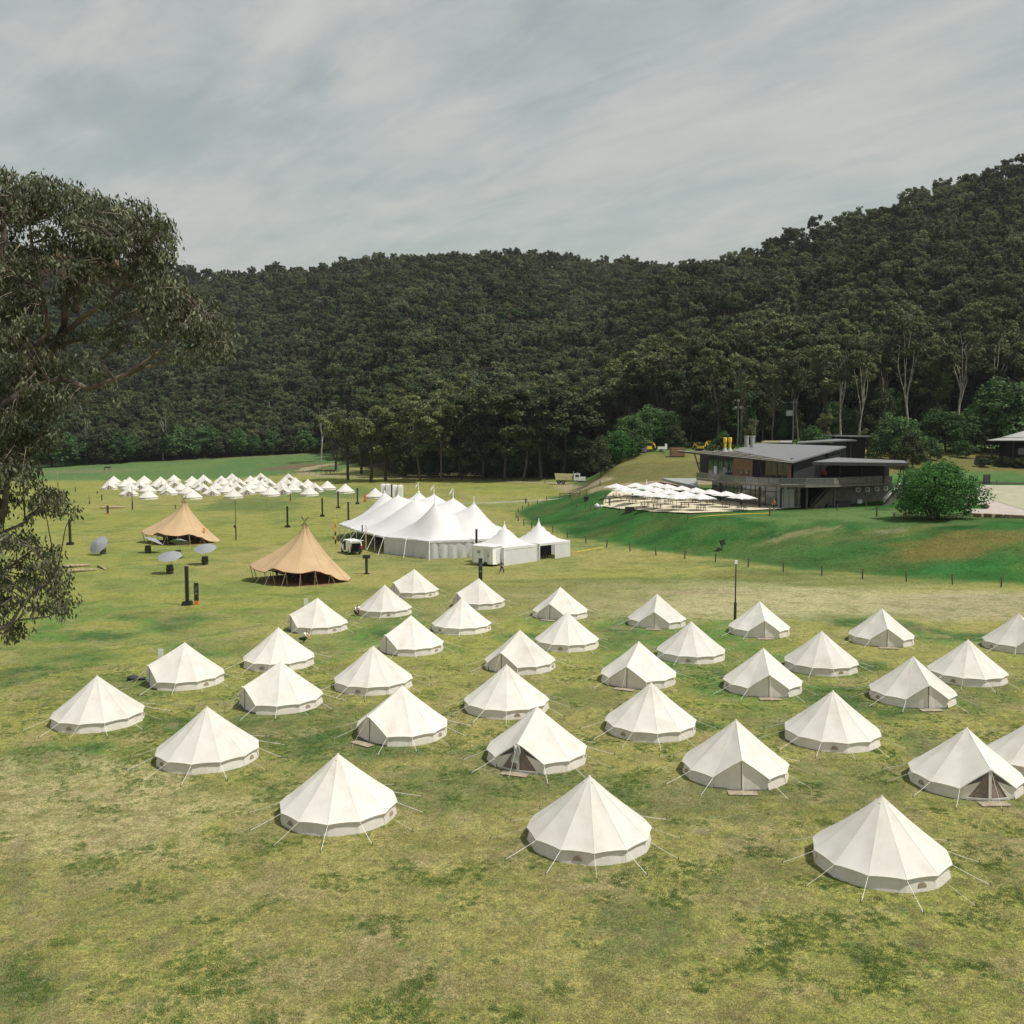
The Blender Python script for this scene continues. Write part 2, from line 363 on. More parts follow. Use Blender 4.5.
patch(330, 720, 90, 25, (.08,.13,.05), .6, .8, 16); patch(250, 730, 60, 18, (.075,.125,.05), .6, .8, 16); patch(700, 830, 18, 5, (.30,.26,.19), .7, .5, 17); patch(918, 943, 14, 7, (.09,.07,.05), .8, .6, 18)
patch(590, 640, 60, 14, (.09,.14,.05), .6, .8, 19); patch(820, 870, 60, 10, (.13,.10,.06), .4, .8, 20); patch(120, 900, 150, 30, (.25,.235,.11), .4, .9, 21)
patch(20, 880, 12, 50, (.10,.095,.09), .55, .6, 22); patch(590, 700, 60, 12, (.085,.13,.05), .55, .8, 23); patch(540, 870, 120, 20, (.24,.235,.09), .5, .8, 24)
patch(420, 555, 60, 12, (.24,.23,.10), .5, .5, 25); patch(960, 690, 90, 20, (.085,.14,.05), .6, .8, 26); patch(380, 620, 50, 10, (.085,.14,.05), .55, .8, 27)
# far left field: greener paddock beyond the far camp
far = sst(352, 372, Yv+8*(fbm(X/30, Yv/30, 100)-.5))*(GU < 330+40*sst(300, 500, Yv))
C = lerp(C, (.085,.17,.065), far*(.65+.35*fbm(X/14, Yv/40, 101)))
C = lerp(C, (.22,.19,.11), sst(470, 500, Yv)*(GU < 330)*(GU > 150)*.6)
patch(300, 467, 40, 3, (.17,.12,.085), .9, .4, 28); patch(80, 471, 60, 2, (.22,.18,.12), .5, .5, 29)
# the green bank and mound
sdm = sdpoly(X, Yv, MOUND); ing = sst(-1.5, 1.5, sdm+(fbm(X/4, Yv/4, 110)-.5)*3)
gcol = .45+.8*fbm(X/4, Yv/4, 111, 5)+.35*(fbm(X/14, Yv/10, 114, 3)-.3)
bank = ing*(Yv < 240)
GG = np.stack([.040*gcol**1.5, .128*gcol, .030*gcol], 1)
C = C*(1-bank[:, None])+GG*bank[:, None]
C = lerp(C, (.13,.145,.05), bank*sst(.5, .68, fbm(X/7, Yv/6, 140))*.4)
up = sst(196, 203, Yv)*ing*(GU > 575)
C = lerp(C, (.185,.155,.062), up*(.6+.4*fbm(X/9, Yv/5, 112)))
C = lerp(C, (.06,.16,.045), up*sst(248, 262, Yv+(fbm(X/6, Yv/6, 113)-.5)*24)*.8)
track2 = (np.abs(Yv-203+2*np.sin(X/9)) < 3.2)*(GU < 712)*(GU > 588)
C = lerp(C, (.34,.27,.20), track2*.85)
patch(955, 545, 100, 14, (.165,.135,.045), .85, .5, 30); patch(880, 533, 110, 8, (.18,.16,.06), .55, .9, 31); patch(805, 533, 50, 4, (.25,.22,.12), .7, .8, 32)
patch(790, 572, 60, 4, (.05,.13,.04), .5, .4, 33); patch(880, 520, 50, 5, (.055,.15,.045), .6, .5, 34); patch(890, 531, 22, 3, (.30,.26,.18), .8, .5, 35)
patch(745, 575, 60, 5, (.16,.15,.06), .6, .6, 36); patch(960, 568, 80, 8, (.035,.14,.035), .8, .4, 37); patch(700, 592, 60, 3, (.36,.27,.20), .5, .6, 38)
patch(1000, 478, 70, 8, (.075,.17,.055), .8, .4, 39); patch(910, 478, 30, 6, (.09,.19,.06), .8, .3, 40); patch(905, 488, 26, 3, (.33,.30,.26), .9, .2, 41)
patch(840, 516, 100, 8, (.12,.185,.065), .8, .7, 50); patch(930, 524, 100, 7, (.10,.16,.055), .6, .7, 53); patch(800, 555, 120, 14, (.06,.13,.04), .5, .9, 54); patch(700, 528, 70, 5, (.05,.15,.04), .6, .6, 51); patch(600, 520, 40, 8, (.028,.10,.03), .5, .6, 52)
# gravel tracks
def track(pts, w, colr, amt=.9):
    global C
    pp = [G(*p) for p in pts]; d = np.full(len(X), 1e9)
    for a, b in zip(pp[:-1], pp[1:]):
        ex, ey = b.x-a.x, b.y-a.y; t = np.clip(((X-a.x)*ex+(Yv-a.y)*ey)/(ex*ex+ey*ey+1e-9), 0, 1)
        d = np.minimum(d, np.hypot(X-a.x-t*ex, Yv-a.y-t*ey))
    d = d+(fbm(X/3, Yv/3, 120)-.5)*w*.6
    C = lerp(C, colr, (1-sst(w*.7, w*1.15, d))*amt)
track([(332, 464), (308, 468), (303, 473), (330, 476.5), (400, 477), (470, 479), (560, 483), (600, 482.5)], 3.4, (.36,.30,.21))
track([(60, 657), (110, 650), (180, 640), (255, 627)], .35, (.10,.15,.045), .7); track([(0, 835), (80, 800), (190, 770), (300, 735), (390, 715)], .3, (.33,.30,.14), .5); track([(420, 745), (540, 800), (760, 830), (1000, 850)], .3, (.34,.31,.15), .45)
track([(150, 501), (260, 501), (345, 502), (420, 503)], 1.2, (.24,.22,.13), .6)
track([(468, 503), (510, 502), (545, 500), (556, 499)], 1.8, (.40,.38,.34))
# forest floor under the trees
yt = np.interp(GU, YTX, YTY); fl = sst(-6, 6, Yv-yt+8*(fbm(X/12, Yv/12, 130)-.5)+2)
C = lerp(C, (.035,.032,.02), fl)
patch(440, 470, 90, 4, (.17,.14,.075), .6, .8, 42)
idx = np.arange(len(X)).reshape(YY.shape)
F = np.stack([idx[:-1, :-1], idx[:-1, 1:], idx[1:, 1:], idx[1:, :-1]], -1).reshape(-1, 4)
def groundmat():
    m, nt, b = newmat('grass_ground'); N = nt.nodes; L = nt.links
    at = N.new("ShaderNodeAttribute"); at.attribute_name = "tint"; ge = N.new("ShaderNodeNewGeometry")
    def nz(scale, det, rough=.6):
        n = N.new("ShaderNodeTexNoise"); n.inputs["Scale"].default_value = scale; n.inputs["Detail"].default_value = det; n.inputs["Roughness"].default_value = rough
        L.new(ge.outputs["Position"], n.inputs["Vector"]); return n
    cur = at.outputs["Color"]
    def mixc(fac, colr, amt, lo, hi, blend='MIX'):
        nonlocal cur
        mr = N.new("ShaderNodeMapRange"); mr.inputs[1].default_value = lo; mr.inputs[2].default_value = hi; mr.inputs[4].default_value = amt; L.new(fac, mr.inputs[0])
        mx = N.new("ShaderNodeMix"); mx.data_type = 'RGBA'; mx.blend_type = blend; L.new(mr.outputs[0], mx.inputs["Factor"]); L.new(cur, mx.inputs["A"]); mx.inputs["B"].default_value = (*colr, 1)
        cur = mx.outputs["Result"]
    def blend(scale, det, colr, amt, lo, hi):
        nonlocal cur
        n = nz(scale, det, .65); mr = N.new("ShaderNodeMapRange"); mr.inputs[1].default_value = lo; mr.inputs[2].default_value = hi; mr.inputs[4].default_value = amt; L.new(n.outputs["Fac"], mr.inputs[0])
        ml = N.new("ShaderNodeMath"); ml.operation = 'MULTIPLY'; L.new(mr.outputs[0], ml.inputs[0]); L.new(at.outputs["Alpha"], ml.inputs[1])
        mx = N.new("ShaderNodeMix"); mx.data_type = 'RGBA'; L.new(ml.outputs[0], mx.inputs["Factor"]); L.new(cur, mx.inputs["A"]); mx.inputs["B"].default_value = (*colr, 1); cur = mx.outputs["Result"]
    blend(.33, 6, (.30,.25,.14), .65, .5, .64); blend(.75, 7, (.20,.21,.06), .7, .52, .62); blend(1.7, 8, (.20,.15,.085), .6, .55, .66); blend(.9, 8, (.085,.16,.042), .7, .57, .68); blend(3.1, 7, (.075,.13,.038), .6, .59, .67); blend(6, 5, (.36,.33,.22), .6, .60, .68)
    a = nz(2.2, 8, .7); bb = nz(9, 6, .75); c = nz(26, 3, .7); d = nz(.35, 6, .65)
    mixc(d.outputs["Fac"], (.55,.62,.5), .55, .47, .63, 'MULTIPLY')
    mixc(a.outputs["Fac"], (.52,.62,.5), .8, .47, .62, 'MULTIPLY')
    mixc(bb.outputs["Fac"], (.48,.52,.45), .9, .48, .60, 'MULTIPLY')
    mixc(bb.outputs["Fac"], (1.6,1.5,1.5), .7, .47, .36, 'MULTIPLY')
    mixc(c.outputs["Fac"], (.42,.45,.38), .9, .5, .62, 'MULTIPLY')
    mixc(c.outputs["Fac"], (1.8,1.7,1.7), .7, .44, .33, 'MULTIPLY')
    L.new(cur, b.inputs["Base Color"]); b.inputs["Roughness"].default_value = .95; b.inputs["Specular IOR Level"].default_value = .1
    bp = N.new("ShaderNodeBump"); bp.inputs["Strength"].default_value = .35; bp.inputs["Distance"].default_value = .08; L.new(bb.outputs["Fac"], bp.inputs["Height"]); L.new(bp.outputs["Normal"], b.inputs["Normal"])
    return m
M['ground'] = groundmat()
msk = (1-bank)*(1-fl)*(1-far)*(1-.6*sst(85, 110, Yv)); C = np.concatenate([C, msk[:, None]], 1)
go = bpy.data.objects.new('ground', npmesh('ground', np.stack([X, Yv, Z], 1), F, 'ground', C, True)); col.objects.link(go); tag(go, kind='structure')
# ------------------------------------------------------------------ sky and sun
SUN_EL, SUN_AZ = R(60), R(110)          # azimuth from +Y towards +X
w = bpy.data.worlds.new("World"); sc.world = w; w.use_nodes = True; nt = w.node_tree; N = nt.nodes; L = nt.links
bg = N["Background"]; sky = N.new("ShaderNodeTexSky"); sky.sky_type = 'NISHITA'; sky.sun_disc = False
sky.sun_elevation = SUN_EL; sky.sun_rotation = SUN_AZ; sky.dust_density = 3; sky.air_density = 1.2
tc = N.new("ShaderNodeTexCoord"); sx = N.new("ShaderNodeSeparateXYZ"); L.new(tc.outputs["Generated"], sx.inputs[0])
def mth(op, a, b=None, c=None):
    n = N.new("ShaderNodeMath"); n.operation = op
    for i, v in enumerate((a, b, c)):
        if v is None: continue
        if isinstance(v, (int, float)): n.inputs[i].default_value = v
        else: L.new(v, n.inputs[i])
    return n.outputs[0]
zz = mth('ADD', mth('MAXIMUM', sx.outputs["Z"], 0.), .16)
cx = mth('DIVIDE', sx.outputs["X"], zz); cy = mth('DIVIDE', sx.outputs["Y"], zz)
cb = N.new("ShaderNodeCombineXYZ"); L.new(cx, cb.inputs[0]); L.new(cy, cb.inputs[1])
def cloud(rot, scl, ns, det, rough, dist=0.):
    al = mth('ADD', mth('MULTIPLY', cx, math.sin(rot)*scl[0]), mth('MULTIPLY', cy, math.cos(rot)*scl[0])); ac = mth('ADD', mth('MULTIPLY', cx, math.cos(rot)*scl[1]), mth('MULTIPLY', cy, -math.sin(rot)*scl[1]))
    mp = N.new("ShaderNodeCombineXYZ"); L.new(al, mp.inputs[0]); L.new(ac, mp.inputs[1])
    n = N.new("ShaderNodeTexNoise"); n.inputs["Scale"].default_value = ns; n.inputs["Detail"].default_value = det; n.inputs["Roughness"].default_value = rough; n.inputs["Distortion"].default_value = dist
    L.new(mp.outputs[0], n.inputs["Vector"]); return n.outputs["Fac"]
c1 = cloud(R(-52), (.42, 1.3, 1), 1.1, 8, .58, .5); c2 = cloud(R(-46), (.9, 2.6, 1), 3.0, 7, .62, .5); c3 = cloud(0, (1, 1, 1), 1.6, 8, .6)
s_ = mth('ADD', mth('MULTIPLY', c1, .52), mth('ADD', mth('MULTIPLY', c2, .2), mth('MULTIPLY', c3, .28)))
mr = N.new("ShaderNodeMapRange"); mr.interpolation_type = 'SMOOTHSTEP'; mr.inputs[1].default_value = .37; mr.inputs[2].default_value = .57; L.new(s_, mr.inputs[0])
cr = N.new("ShaderNodeValToRGB"); L.new(mth('ADD', mth('MULTIPLY', c2, .5), mth('MULTIPLY', c3, .5)), cr.inputs[0]); cr.color_ramp.elements[0].position = .3; cr.color_ramp.elements[1].position = .7
cr.color_ramp.elements[0].color = (.49,.512,.494, 1); cr.color_ramp.elements[1].color = (.575,.592,.567, 1)
sc_ = N.new("ShaderNodeMix"); sc_.data_type = 'RGBA'; sc_.blend_type = 'MULTIPLY'; sc_.inputs["Factor"].default_value = 1; L.new(sky.outputs[0], sc_.inputs["A"]); sc_.inputs["B"].default_value = (.135,.125,.096, 1)
cov = mth('MULTIPLY_ADD', mr.outputs[0], .62, .36)
mx = N.new("ShaderNodeMix"); mx.data_type = 'RGBA'; L.new(cov, mx.inputs["Factor"]); L.new(sc_.outputs["Result"], mx.inputs["A"]); L.new(cr.outputs[0], mx.inputs["B"])
L.new(mx.outputs["Result"], bg.inputs["Color"]); bg.inputs["Strength"].default_value = 1.0
sl = bpy.data.lights.new('sun', 'SUN'); sl.energy = 4.7; sl.angle = R(.8); sl.color = (1, .955, .88)
so = bpy.data.objects.new('sun', sl); col.objects.link(so); so.location = (0, 0, 60)
sd_ = Vector((math.sin(SUN_AZ)*math.cos(SUN_EL), math.cos(SUN_AZ)*math.cos(SUN_EL), math.sin(SUN_EL)))
so.rotation_euler = sd_.to_track_quat('Z', 'Y').to_euler()
sc.view_settings.view_transform = 'Standard'; sc.view_settings.look = 'None'; sc.view_settings.exposure = 0; sc.view_settings.gamma = 1
# ------------------------------------------------------------------ bell tents
RE, ZE, ZA = 2.6, .52, 2.68            # eave radius, eave height, apex height (5 m bell tent)
def eave(k, door, n=12):
    a = 2*math.pi*k/n-math.pi/2        # k = 0 faces -Y (the door)
    if door and k % n == 0: return Vector((0, -2.46, 1.46))
    return Vector((math.cos(a)*RE, math.sin(a)*RE, ZE))
def roof_mb(door, seed, nu=5, nv=10):
    mb = MB(); ap = Vector((0, 0, ZA)); n = 12
    for k in range(n):
        e0, e1 = eave(k, door), eave(k+1, door); v = []
        for j in range(nv+1):
            t = j/nv; r = .02+.98*t
            for i in range(nu+1):
                s = i/nu; p0 = ap.lerp(e0, r); p1 = ap.lerp(e1, r); p = p0.lerp(p1, s)
                sag = math.sin(math.pi*t)*.04+math.sin(math.pi*s)*.022*t**.8
                wr = (mnoise.noise(Vector((p.x*1.7+seed*9, p.y*1.7, p.z*1.2)))*.035+mnoise.noise(Vector((p.x*5+seed, p.y*5, p.z*1.3)))*.012)*min(1, 4*s*(1-s)+.25)*min(1, 3*t)
                if t == 1: sag = 0; p.z += 4*s*(1-s)*.035; wr *= .3
                nd = Vector((p.x, p.y, 1.1)).normalized(); v.append(p-nd*(sag+wr))
        m = nu+1; f = [(j*m+i, (j+1)*m+i, (j+1)*m+i+1, j*m+i+1) for j in range(nv) for i in range(nu)]
        mb.add(v, f)
        # hem: the roof cloth turns down a little past the wall
        v = [v[nv*m+i] for i in range(m)]; mb.add(v+[p+Vector((0, 0, -.055))-Vector((p.x, p.y, 0)).normalized()*.02 for p in v], [(i, i+m, i+m+1, i+1) for i in range(nu)])
    return mb
def seam_mb(door):
    mb = MB(); ap = Vector((0, 0, ZA))
    for k in range(12):
        e = eave(k, door); pts = []
        for j in range(9):
            t = .03+.97*j/8; p = ap.lerp(e, t); p -= Vector((p.x, p.y, 1.1)).normalized()*(math.sin(math.pi*t)*.04+.004); pts.append(p)
        mb.tube(pts, .012, 4, False)
    return mb
def wall_mb(door, seed, ns=4):
    mb = MB(); rw = 2.5
    for k in range(12):
        if door and k in (0, 11): continue
        a0, a1 = [2*math.pi*q/12-math.pi/2 for q in (k, k+1)]
        v = []
        for i in range(ns+1):
            s = i/ns; p = Vector((math.cos(a0), math.sin(a0), 0)).lerp(Vector((math.cos(a1), math.sin(a1), 0)), s)*rw
            o = (random.random()-.5)*.05+(4*s*(1-s))*.05
            q = p*(1+o/rw*.5); v += [q*1.03, p*(1+o/rw*.7)+Vector((0, 0, .27)), p*.98+Vector((0, 0, ZE+.03))]
        mb.add(v, [(i*3+j, (i+1)*3+j, (i+1)*3+j+1, i*3+j+1) for i in range(ns) for j in range(2)])
    return mb
def make_tent(name, door, opening, seed, ropes=True, lo=False):
    root = thing('bell_tent', (0, 0, -50), 'white canvas bell tent', 'tent')
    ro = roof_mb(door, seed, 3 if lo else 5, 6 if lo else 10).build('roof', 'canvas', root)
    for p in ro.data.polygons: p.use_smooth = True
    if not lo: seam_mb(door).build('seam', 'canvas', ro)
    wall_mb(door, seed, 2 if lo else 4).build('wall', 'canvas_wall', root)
    mb = MB(); mb.lathe([(2.55, -.04), (2.54, .03), (.1, .032)], 12); gs = mb.build('groundsheet', 'sheet', root); gs.rotation_euler.z = 0
    if not lo:
        MB().lathe([(.06, ZA-.1), (.05, ZA-.02), (.02, ZA+.02)], 8).build('apex_cap', 'canvas_wall', root)
        for a in (20, 110, 200, 290):
            ca = math.cos(R(a)); sa = math.sin(R(a)); e = Vector((ca*.22, sa*.22, ZA-.255)); t = Vector((-sa, ca, 0)); u = Vector((-ca*.72, -sa*.72, .69)); o = Vector((ca, sa, 1)).normalized()
            MB().add([e-t*.05, e+t*.05, e+t*.035+u*.02+o*.07, e-t*.035+u*.02+o*.07, e+u*.13], [(0, 1, 2, 3), (3, 2, 4), (0, 3, 4), (1, 4, 2)]).build('vent_hood', 'canvas_wall', root)
        for k in (3, 6, 9) if door else (0, 5, 9):
            a = 2*math.pi*(k+.5)/12-math.pi/2; c = Vector((math.cos(a), math.sin(a), 0))*2.5; t = Vector((-math.sin(a), math.cos(a), 0)); o = c.normalized()
            pts = [c*.985+t*(.18*math.cos(w))+Vector((0, 0, .16+.2*math.sin(w))) for w in [math.pi*i/8 for i in range(9)]]
            MB().add(pts+[p+o*.045 for p in pts], [tuple(range(17, 8, -1))]+[(i, i+1, i+10, i+9) for i in range(8)]).build('window', 'vent', root)
    if door:
        a = R(30); L0 = Vector((-math.sin(a)*2.5, -math.cos(a)*2.5, 0)); R0 = Vector((-L0.x, L0.y, 0)); pk = Vector((0, -2.37, 1.42)); zl = Vector((0, 0, ZE+.02)); bc = Vector((0, -2.42, 0))
        def tri(q0, q1, q2, q3, inset, mat_, nm, par, n=5):
            v = []
            for j in range(n+1):
                for i in range(n+1):
                    p = q0.lerp(q1, i/n).lerp(q3.lerp(q2, i/n), j/n); p.y += inset+.025*mnoise.noise(Vector((p.x*3+seed, p.z*2, 1)))
                    v.append(p)
            return MB().add(v, [(j*(n+1)+i, j*(n+1)+i+1, (j+1)*(n+1)+i+1, (j+1)*(n+1)+i) for j in range(n) for i in range(n)]).build(nm, mat_, par)
        md = 'canvas_wall'
        if opening:                    # canvas rolled back, mosquito mesh showing either side of a white post
            ml = L0.lerp(bc, .22); mr_ = R0.lerp(bc, .22)
            tri(L0, ml, ml.lerp(pk, .62), L0+zl, 0, 'canvas_wall', 'door_edge', root); tri(mr_, R0, R0+zl, mr_.lerp(pk, .62), 0, 'canvas_wall', 'door_edge', root)
            d = tri(ml, bc, pk, ml.lerp(pk, .62), .04, 'mesh_door', 'mesh_door', root); tri(bc, mr_, mr_.lerp(pk, .62), pk, .04, 'mesh_door', 'mesh_door', root)
            MB().bar(bc+Vector((0, -.03, .02)), pk+Vector((0, -.01, -.05)), .13, .03).build('door_strip', 'canvas', root)
            for s in (-1, 1): MB().bar(bc+Vector((s*.06, -.04, .06)), bc+Vector((s*1.0, .16, .06)), .04, .12).build('door_sill', 'canvas', root)
        else:
            for s, q in ((-1, L0), (1, R0)):
                if s < 0: tri(q, bc, pk, q+zl, .05, md, 'door_flap', root)
                else: tri(bc, q, q+zl, pk, .05, md, 'door_flap', root)
            if not lo: MB().bar(bc+Vector((0, .015, 0)), pk+Vector((0, .02, -.03)), .035, .02).build('zip', 'charcoal', root)
        if not lo:
            MB().tube([(-.11, -2.50, 1.42), (0, -2.52, 1.50), (.11, -2.50, 1.42)], .025, 5).build('door_peak', 'canvas_wall', root)
    if ropes:
        for k in range(12):
            e = eave(k, door); dirn = Vector((e.x, e.y, 0)).normalized(); ln = 3.95 if not (door and k == 0) else 3.5
            g = dirn*(ln+random.uniform(-.2, .2)); g.z = .03; e2 = e+Vector((0, 0, -.03))
            mid = e2.lerp(g, .5)+Vector((0, 0, -.015))
            r_ = MB().tube([e2, mid, g], .0085, 4).build('guy_rope', 'white_rope' if k % 3 else 'rope', root)
            MB().tube([g+dirn*.03+Vector((0, 0, -.06)), g-dirn*.02+Vector((0, 0, .09))], .016, 5).build('peg', 'charcoal', r_)
    reg(root); return root
def drop(root):                        # remove an unused prototype
    for o in KIDS.get(root.name, []): drop(o)
    bpy.data.objects.remove(root)
pB = [make_tent('b', False, False, i) for i in (1, 2, 3)]
pD = [make_tent('d', True, False, i) for i in (4, 5)]; pO = make_tent('o', True, True, 6)
# apex px, py, door ('b' back turned, 'd' closed, 'o' mesh door), degrees the door turns from -Y towards -X, label
NEAR = [
 (338,753,'b',0,'cream bell tent, leftmost of the three big ones at the front'),
 (589.5,775,'b',0,'cream bell tent at the front centre, middle one of the three nearest'),
 (882,795,'b',0,'biggest and nearest cream bell tent, at the lower right of the camp'),
 (207,706,'b',0,'cream bell tent with its back turned, behind and left of the leftmost front tent'),
 (537,706,'o',24,'cream bell tent with dark mesh door and white cloth hanging at its peak'),
 (736,719,'d',6,'cream bell tent with a zipped door facing front, between the two right-hand front tents'),
 (967,727,'o',0,'cream bell tent with brown mesh doors either side of a white strip'),
 (97,675,'b',0,'cream bell tent standing farthest left in the near camp'),
 (402,685,'d',42,'cream bell tent with zipped door turned left and a duckboard, above the left front tent'),
 (651,682,'b',0,'cream bell tent with its back turned, left of the zipped tent in the second row'),
 (833,690,'b',0,'cream bell tent with its back turned, above the biggest front tent'),
 (1043,713,'b',0,'cream bell tent cut off by the right edge, behind the tent with brown mesh doors'),
 (280.5,660.5,'d',52,'cream bell tent with zipped door turned left, second from the left in its row'),
 (373,645.5,'b',0,'cream bell tent with a faint pink stain on its back, left centre of the camp'),
 (506.5,664,'b',0,'cream bell tent directly behind the one with the hanging white cloth'),
 (638.8,641,'d',26,'cream bell tent with zipped door half left, overlapping its back-turned neighbour'),
 (763.3,647.5,'d',5,'cream bell tent with zipped door facing front in the middle of the right half'),
 (913.4,656,'d',0,'zipped cream bell tent facing front, left of the large plain one'),
 (184.7,642,'d',55,'cream bell tent with zipped door turned left and a white marker board behind it'),
 (278.4,627,'b',0,'cream bell tent with its back turned, a crouching person behind its shoulder'),
 (411,615,'d',48,'cream bell tent with zipped door turned left, below the tall post with two boxes'),
 (520,629.5,'d',34,'cream bell tent with zipped door half left at the centre of the camp'),
 (691.3,621,'b',0,'cream bell tent with its back turned, left of the street lamp'),
 (821.7,630.5,'b',0,'cream bell tent with its back turned, right of the street lamp in the middle right'),
 (968.2,639,'b',0,'cream bell tent with its back turned, large plain one near the right edge'),
 (317.5,597.5,'d',60,'cream bell tent just below the big tan tipi, white board at its left'),
 (384.7,584.4,'b',0,'cream bell tent with its back turned, right below the big tan tipi'),
 (461.5,598,'b',0,'cream bell tent with its back turned, overlapping the small tent below the black totem'),
 (567,611.6,'b',0,'cream bell tent with its back turned, in front of the one with a pinkish door'),
 (657.1,593.5,'d',14,'cream bell tent with pinkish zipped door on the bleached grass, left of the lamp'),
 (759.7,600.8,'d',4,'cream bell tent with zipped door standing at the foot of the street lamp'),
 (882,608,'d',10,'cream bell tent with zipped door, in the farthest row right of the street lamp'),
 (1019,613.4,'d',0,'cream bell tent cut by the right edge in the farthest row'),
 (414.4,568.8,'d',58,'smallest cream bell tent, farthest back below the white marquee corner'),
 (478.8,578,'d',58,'cream bell tent below the black totem sign and the white shed'),
 (560.3,586.6,'d',26,'cream bell tent with a pinkish zipped door in the back row at the centre'),
]
first = {}
TENTPOS = []
for i, (px, py, kd, th, lb) in enumerate(NEAR):
    g = G(px, py, ZA+.03); protos = {'b': pB, 'd': pD, 'o': [pO]}[kd]; j = (i*7+3) % len(protos); pr = protos[j]
    rz = -R(th)+(0 if kd != 'b' else math.pi+R(((i*37) % 3-1)*30)); z = gz(g.x, g.y)
    if pr.name not in first: first[pr.name] = 1; o = pr; o.location = (g.x, g.y, z); o.rotation_euler = (0, 0, rz); o['label'] = lb
    else: o = copy_tree(pr, None, (g.x, g.y, z), rz, lb)
    s = 1+random.uniform(-.012, .012); o.scale = (s, s, 1)
    o['group'] = 'cream bell tents of the near camp'; TENTPOS.append((g.x, g.y, z, rz, kd))
# duckboards at the doors
dm = MB()
for i in range(5): dm.box((0, (i-2)*.105, .05), (1.35, .085, .03))
for x in (-.55, 0, .55): dm.box((x, 0, .018), (.07, .5, .035))
dm = dm.mesh('duckboard', 'mat_wood')
for i, nm in ((4,'with the hanging white cloth'), (5,'with the zipped door in the second row'), (6,'with brown mesh doors'), (8,'with the zipped door above the left front tent'), (15,'overlapping its neighbour at the middle'), (16,'facing front in the middle of the right half'), (17,'facing front left of the tall plain one'), (29,'with the pinkish door left of the lamp'), (30,'at the foot of the lamp'), (31,'in the back row right of the lamp'), (32,'cut by the right edge in the back row'), (35,'with the pinkish door in the back row')):
    x, y, z, rz, _ = TENTPOS[i]; o = bpy.data.objects.new('duckboard', dm); col.objects.link(o)
    o.location = (x+math.sin(rz)*2.86, y-math.cos(rz)*2.86, z+.0); o.rotation_euler = (0, 0, rz+R(3)); tag(o, 'duckboard at the tent '+nm, 'duckboard', 'duckboards at the tent doors')
# cloth hanging at the peak of one open tent
x, y, z, rz, _ = TENTPOS[4]
v = []
for j in range(9):
    for i in range(5): v.append((-.17+.085*i+.09*math.sin(j*.6), -2.66-.05*math.sin(i*1.8+j*.4)-.03*j/8, 1.45-.11*j))
o = MB().add(v, [(j*5+i, j*5+i+1, (j+1)*5+i+1, (j+1)*5+i) for j in range(8) for i in range(4)]).build('cloth', 'white_umb'); o.location = (x, y, z); o.rotation_euler = (0, 0, rz)
sm = o.modifiers.new('s', 'SOLIDIFY'); sm.thickness = .02
tag(o, 'white cloth hanging from the peak of the tent door with dark mesh', 'cloth')
# far camp
pfb = make_tent('fb', False, False, 11, False, True); pfd = make_tent('fd', True, False, 12, False, True); pfo = make_tent('fo', True, True, 13, False, True)
for pr in (pfo,):
    pass
FAR = [(113.7,475.8),(111.7,478),(109,481,'o'),(124.9,479.3),(129.5,476.7),(130.2,482),(128.8,486.4,'o'),(144.2,475.4),(142.5,477.1),(140.3,480.7,'o'),(147.7,483.7),(148.2,489),
(160.5,476.3),(157.8,478.9),(165.3,483.3,'o'),(162.2,480,'o'),(169.3,485.5,'d'),(173.8,474.5),(174,478.5,'o'),(180.5,482.4),(187.5,485.5),(192.7,489),(191.9,475.8),(191,479),(197.6,480.6,'o'),(202.9,482.9,'o'),(211.2,485.9,'o'),
(203.5,474.5),(205,476.3,'o'),(215.6,481.5),(221.3,475.4,'o'),(223.9,477.6),(226.6,484.2),(229.7,480.7,'o'),(231.9,473.2,'o'),(234.5,475.8,'o'),(236.2,482,'o'),(238.9,478,'o'),(233.2,488.1),(245.9,485,'o'),
(250.3,475.4),(250.3,481.1),(254.7,477.1),(260.7,472.7,'o'),(264.8,476.3,'o'),(261.3,479.8,'o'),(260.9,483.7),(268.9,478.3,'o'),(270.7,486.2),(280.5,480.5,'o'),(282,484.4,'o'),(288.3,473.2,'o'),(284.9,476.6),(287.3,479,'o'),(292.7,482.5),(295.2,477.1),(299.6,480.5,'o'),(307.9,479),(309.3,485.9),(314.7,482.5,'o'),(327.4,480.5),(345.2,483.4),(375.2,487.8)]
FAR.sort(key=lambda t: (-round((t[1]-472.5)/3.4), t[0]))
rows = {}
for t in FAR: rows.setdefault(round((t[1]-472.5)/3.4), []).append(t)
rk = sorted(rows, reverse=True); first = {}
for ri, r in enumerate(rk):
    for ci, t in enumerate(sorted(rows[r])):
        px, py = t[:2]; kd = t[2] if len(t) > 2 else 'b'; pr = {'b': pfb, 'o': pfo, 'd': pfd}[kd]
        g = G(px, py, ZA); z = gz(g.x, g.y); rz = {'b': math.pi, 'o': R(22), 'd': R(5)}[kd]+R(random.uniform(-6, 6))
        lb = 'far bell tent%s, %s from the left in the %s far-camp row' % (' with brown door' if kd == 'o' else '', ORD[ci], 'front' if ri == 0 else ORD[ri])
        if px > 340: lb = {345.2: 'far white bell tent standing alone at the right end of the far camp', 375.2: 'cream bell tent half hidden behind the white marquee, beside the toilets'}[px]
        if pr.name not in first: first[pr.name] = 1; o = pr; o.location = (g.x, g.y, z); o.rotation_euler = (0, 0, rz); o['label'] = lb
        else: o = copy_tree(pr, None, (g.x, g.y, z), rz, lb)
        o['group'] = 'white bell tents of the far camp'
